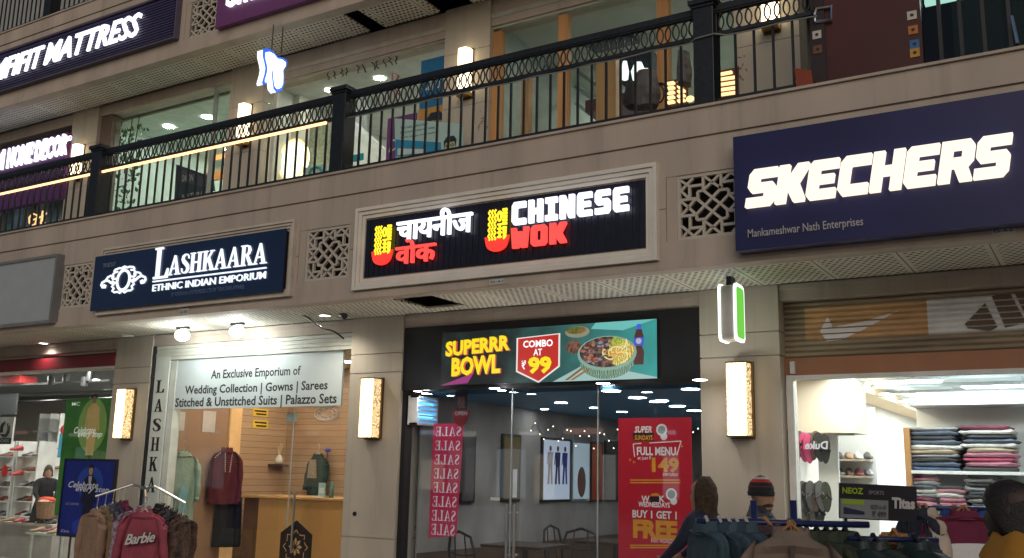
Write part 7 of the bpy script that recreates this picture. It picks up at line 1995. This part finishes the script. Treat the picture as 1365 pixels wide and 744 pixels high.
# wall unit with box display
a_, c_, z0, z1 = BX((50,656),(88,552), 5.2)
wu = thing('wall_unit', 'white wall unit with pale shelves behind the woman in black', 'shelf', (0,0,0))
MB().box(a_, c_, 5.2, 5.3, z0, z1).build('back_panel', whitewall, wu)
for v in (575, 602, 628): 
    z = P(70, v, 5.0)[1]; MB().box(a_, c_, 4.95, 5.2, z-.015, z+.015).build('board', whitep, wu)
for px in (57, 71, 84): x = P(px, 600, 5.1)[0]; MB().box(x-.015, x+.015, 4.95, 5.2, z0, z1).build('upright', whitep, wu)
for k in range(6):
    x, z = P(60+9*(k % 3), 601 if k < 3 else 627, 5.05); shoe(x, 5.05, z+.02, shoem[(1, 4, 0, 2, 1, 3)[k]], '%s shoe on the %s board of the wall unit' % (['black','grey','brown','maroon','black','tan'][k], 'middle' if k < 3 else 'lower'), 'shoes on the wall unit', -1.2, 1.2)
sheetthing('blue_poster', 'small pale blue poster on the wall left of the green poster', 'poster', (76,610), (88,578), 4.6, M('cyan_print', (.08,.35,.5), .6), .02)
x, z = P(85, 573, 4.5); tag(MB().ell((x, 4.5, z), .06, .06, .09).build('red_bag', M('bag_red', (.5,.03,.03), .6), None, smooth=True), 'small red bag hanging above the pale blue poster', 'bag')
# table with sandals
Yt_ = 2.0
tb2 = thing('display_table', 'glass topped display table heaped with sandals in the shoe shop', 'table', (0,0,.12))
x0, x1 = P(35,700,Yt_)[0], P(110,700,Yt_)[0]; zt_ = P(70,712,Yt_)[1]
MB().box(x0, x1, Yt_, Yt_+.6, zt_-.03, zt_).build('top', M('pale_glass_top', (.45,.52,.46), .2), tb2)
for x in (x0+.05, x1-.08): 
    for y in (Yt_+.04, Yt_+.54): MB().box(x, x+.04, y, y+.04, .12, zt_-.03).build('leg', steel, tb2)
tb3 = thing('display_table', 'low table of small shoes along the left edge of the shoe shop', 'table', (0,0,.12))
xa_, xb_ = P(-20,700,2.6)[0], P(70,700,2.6)[0]; zt3 = P(30,697,2.6)[1]
MB().box(xa_, xb_, 2.6, 3.1, zt3-.04, zt3).build('top', M('tan_table', (.42,.34,.28), .5), tb3); MB().box(xa_+.02, xb_-.02, 2.63, 3.05, .12, zt3-.04).build('cabinet', M('grey_cabinet', (.34,.31,.29), .6), tb3)
rng = random.Random(21)
cn = ['brown','black','maroon','tan','grey','white','red']
side_w = ['left','middle','right']
for k in range(9):
    ci = (3, 0, 6, 5, 2, 3, 0, 4, 1)[k]
    shoe(xa_+.45+(xb_-xa_-.55)*k/9, 2.72+.1*(k % 2), zt3, shoem[ci], '%s sandal on the low table, %s' % (cn[ci], ['first','second','third','fourth','fifth','sixth','seventh','eighth','ninth'][k]+' from the left'), 'sandals on the low table', rng.uniform(-2, -1), .75)
for k in range(8):
    ci = (3, 2, 5, 3, 6, 0, 5, 3)[k]
    shoe(x0+.1+(x1-x0-.2)*k/8, Yt_+.12+.12*(k % 3), zt_, shoem[ci], '%s sandal on the glass display table, %s' % (cn[ci], ['first','second','third','fourth','fifth','sixth','seventh','eighth'][k]+' from the left'), 'sandals on the glass table', rng.uniform(-2, -1), .85)
# slippers hanging on the sports shop wall
def slipper(x, y, z, mat, label, group, rot):
    t = tag(MB().prism([(.045*math.sin(2*math.pi*k/20)*(1+.18*math.cos(2*math.pi*k/20)), .13*math.cos(2*math.pi*k/20)) for k in range(20)], -.012, .012).xf(Matrix.Translation((x,y,z)) @ Matrix.Rotation(rot,4,'Z') @ Matrix.Rotation(.12*math.sin(x*50),4,'Y')).build('slipper', mat, None), label, 'slipper', group)
    M2 = Matrix.Translation((x,y,z)) @ Matrix.Rotation(rot,4,'Z')
    MB().tube([(-.04,-.012,-.02),(0,-.045,.03),(.04,-.012,-.02)], .012, 6).xf(M2).build('strap', mat, t)
sl = [M('slip_'+n_, c, .6) for n_, c in (('olive',(.07,.08,.06)),('pink',(.6,.08,.22)),('black',(.03,.03,.03)),('brown',(.16,.11,.09)),('grey',(.16,.16,.17)))]
sn = ['olive','pink','black','brown','grey']
for k, ci in enumerate((0,1,1,3,2,2)):
    x, z = P(1064+7*k, 594+2*(k % 3), 1.75); slipper(x, 1.75+.02*(k%2), z, sl[ci], '%s slipper in the upper hanging row, %s from the left' % (sn[ci], ['first','second','third','fourth','fifth','sixth'][k]), 'slippers hanging in the upper row', .5)
for k, ci in enumerate((4,2,4,3,4,0)):
    x, z = P(1068+6.5*k, 661+1.5*(k % 2), 1.75); slipper(x, 1.75+.02*(k%2), z, sl[ci], '%s slipper in the lower hanging row, %s from the left' % (sn[ci], ['first','second','third','fourth','fifth','sixth'][k]), 'slippers hanging in the lower row', .5)
for k, ci in enumerate((4,3,4,2)):
    x, z = P(1071+7*k, 682+1*(k % 2), 1.8); slipper(x, 1.8+.02*(k%2), z, sl[ci], '%s slipper in the lowest hanging row, %s from the left' % (sn[ci], ['first','second','third','fourth'][k]), 'slippers hanging in the lowest row', .5)
# cables on the soffit and small camera
tag(MB().tube([p3(380+k*6, 409+3.2*k+2*math.sin(k), .6) for k in range(14)], .010, 5).build('cable', black_r), 'black cable drooping across the soffit above the middle pillar', 'cable')
cmx, cmz = P(457, 420, .7)
cc = thing('security_camera', 'small black security camera under the soffit beside the middle pillar', 'camera', (cmx, .7, cmz))
MB().tube([(cmx-.09,.75,cmz+.03),(cmx+.06,.66,cmz-.02)], .035, 10).build('body', black_r, cc); MB().tube([(cmx,.7,cmz),(cmx,.7,3.2)], .012, 6).build('mount', black_r, cc)
x, z = P(472, 685, .985)
tag(MB().prism([(x+.022*math.cos(k*.5236), z+.022*math.sin(k*.5236)) for k in range(12)], .985, 1.0).build('pillar_stud', black_r), 'small round black stud on the middle pillar', 'stud')

# ================================================================== THE ARCADE ACROSS THE STREET (seen only as reflections in the glass)
op_ = thing('opposite_arcade', 'arcade across the street seen only as faint lit reflections in the shop glass', 'building', (-18, -32, 0))
MB().box(-70, 20, -33, -32, 0, 6.2).build('wall', M('far_stone', (.34,.29,.24), .8), op_)
wl = [E('far_window_warm', (1,.80,.55), .45), E('far_window_cool', (.75,.88,1), .40), E('far_window_white', (1,.97,.92), .5), E('far_window_dim', (.9,.85,.8), .18)]
rng = random.Random(40)
xa = -68
while xa < 16:
    w_ = rng.uniform(.5, 1.9)
    if rng.random() < .7: MB().box(xa, xa+w_, -32, -31.96, rng.uniform(.3,.9), rng.uniform(2.0,2.9)).build('window', wl[rng.randrange(4)], op_)
    xa += w_+rng.uniform(.1, .5)
k = 0; xa = -66
while xa < 14:
    w_ = rng.uniform(.6, 2.0); z0 = rng.uniform(3.3, 3.6)
    MB().box(xa, xa+w_, -32, -31.9, z0, z0+rng.uniform(.10,.28)).build('sign_light', E('far_sign_%d' % k, ((1,.5,.4),(.6,.75,1),(1,.95,.85),(1,.97,.9))[k % 4], .8), op_); k += 1
    xa += w_+rng.uniform(1.2, 3.5)
for k in range(40):
    x, z = rng.uniform(-60, 10), rng.uniform(3.6, 6.0); MB().ell((x, -31.8, z), .06, .06, .06, 6, 4).build('bulb', wl[0] if k % 2 else wl[2], op_)
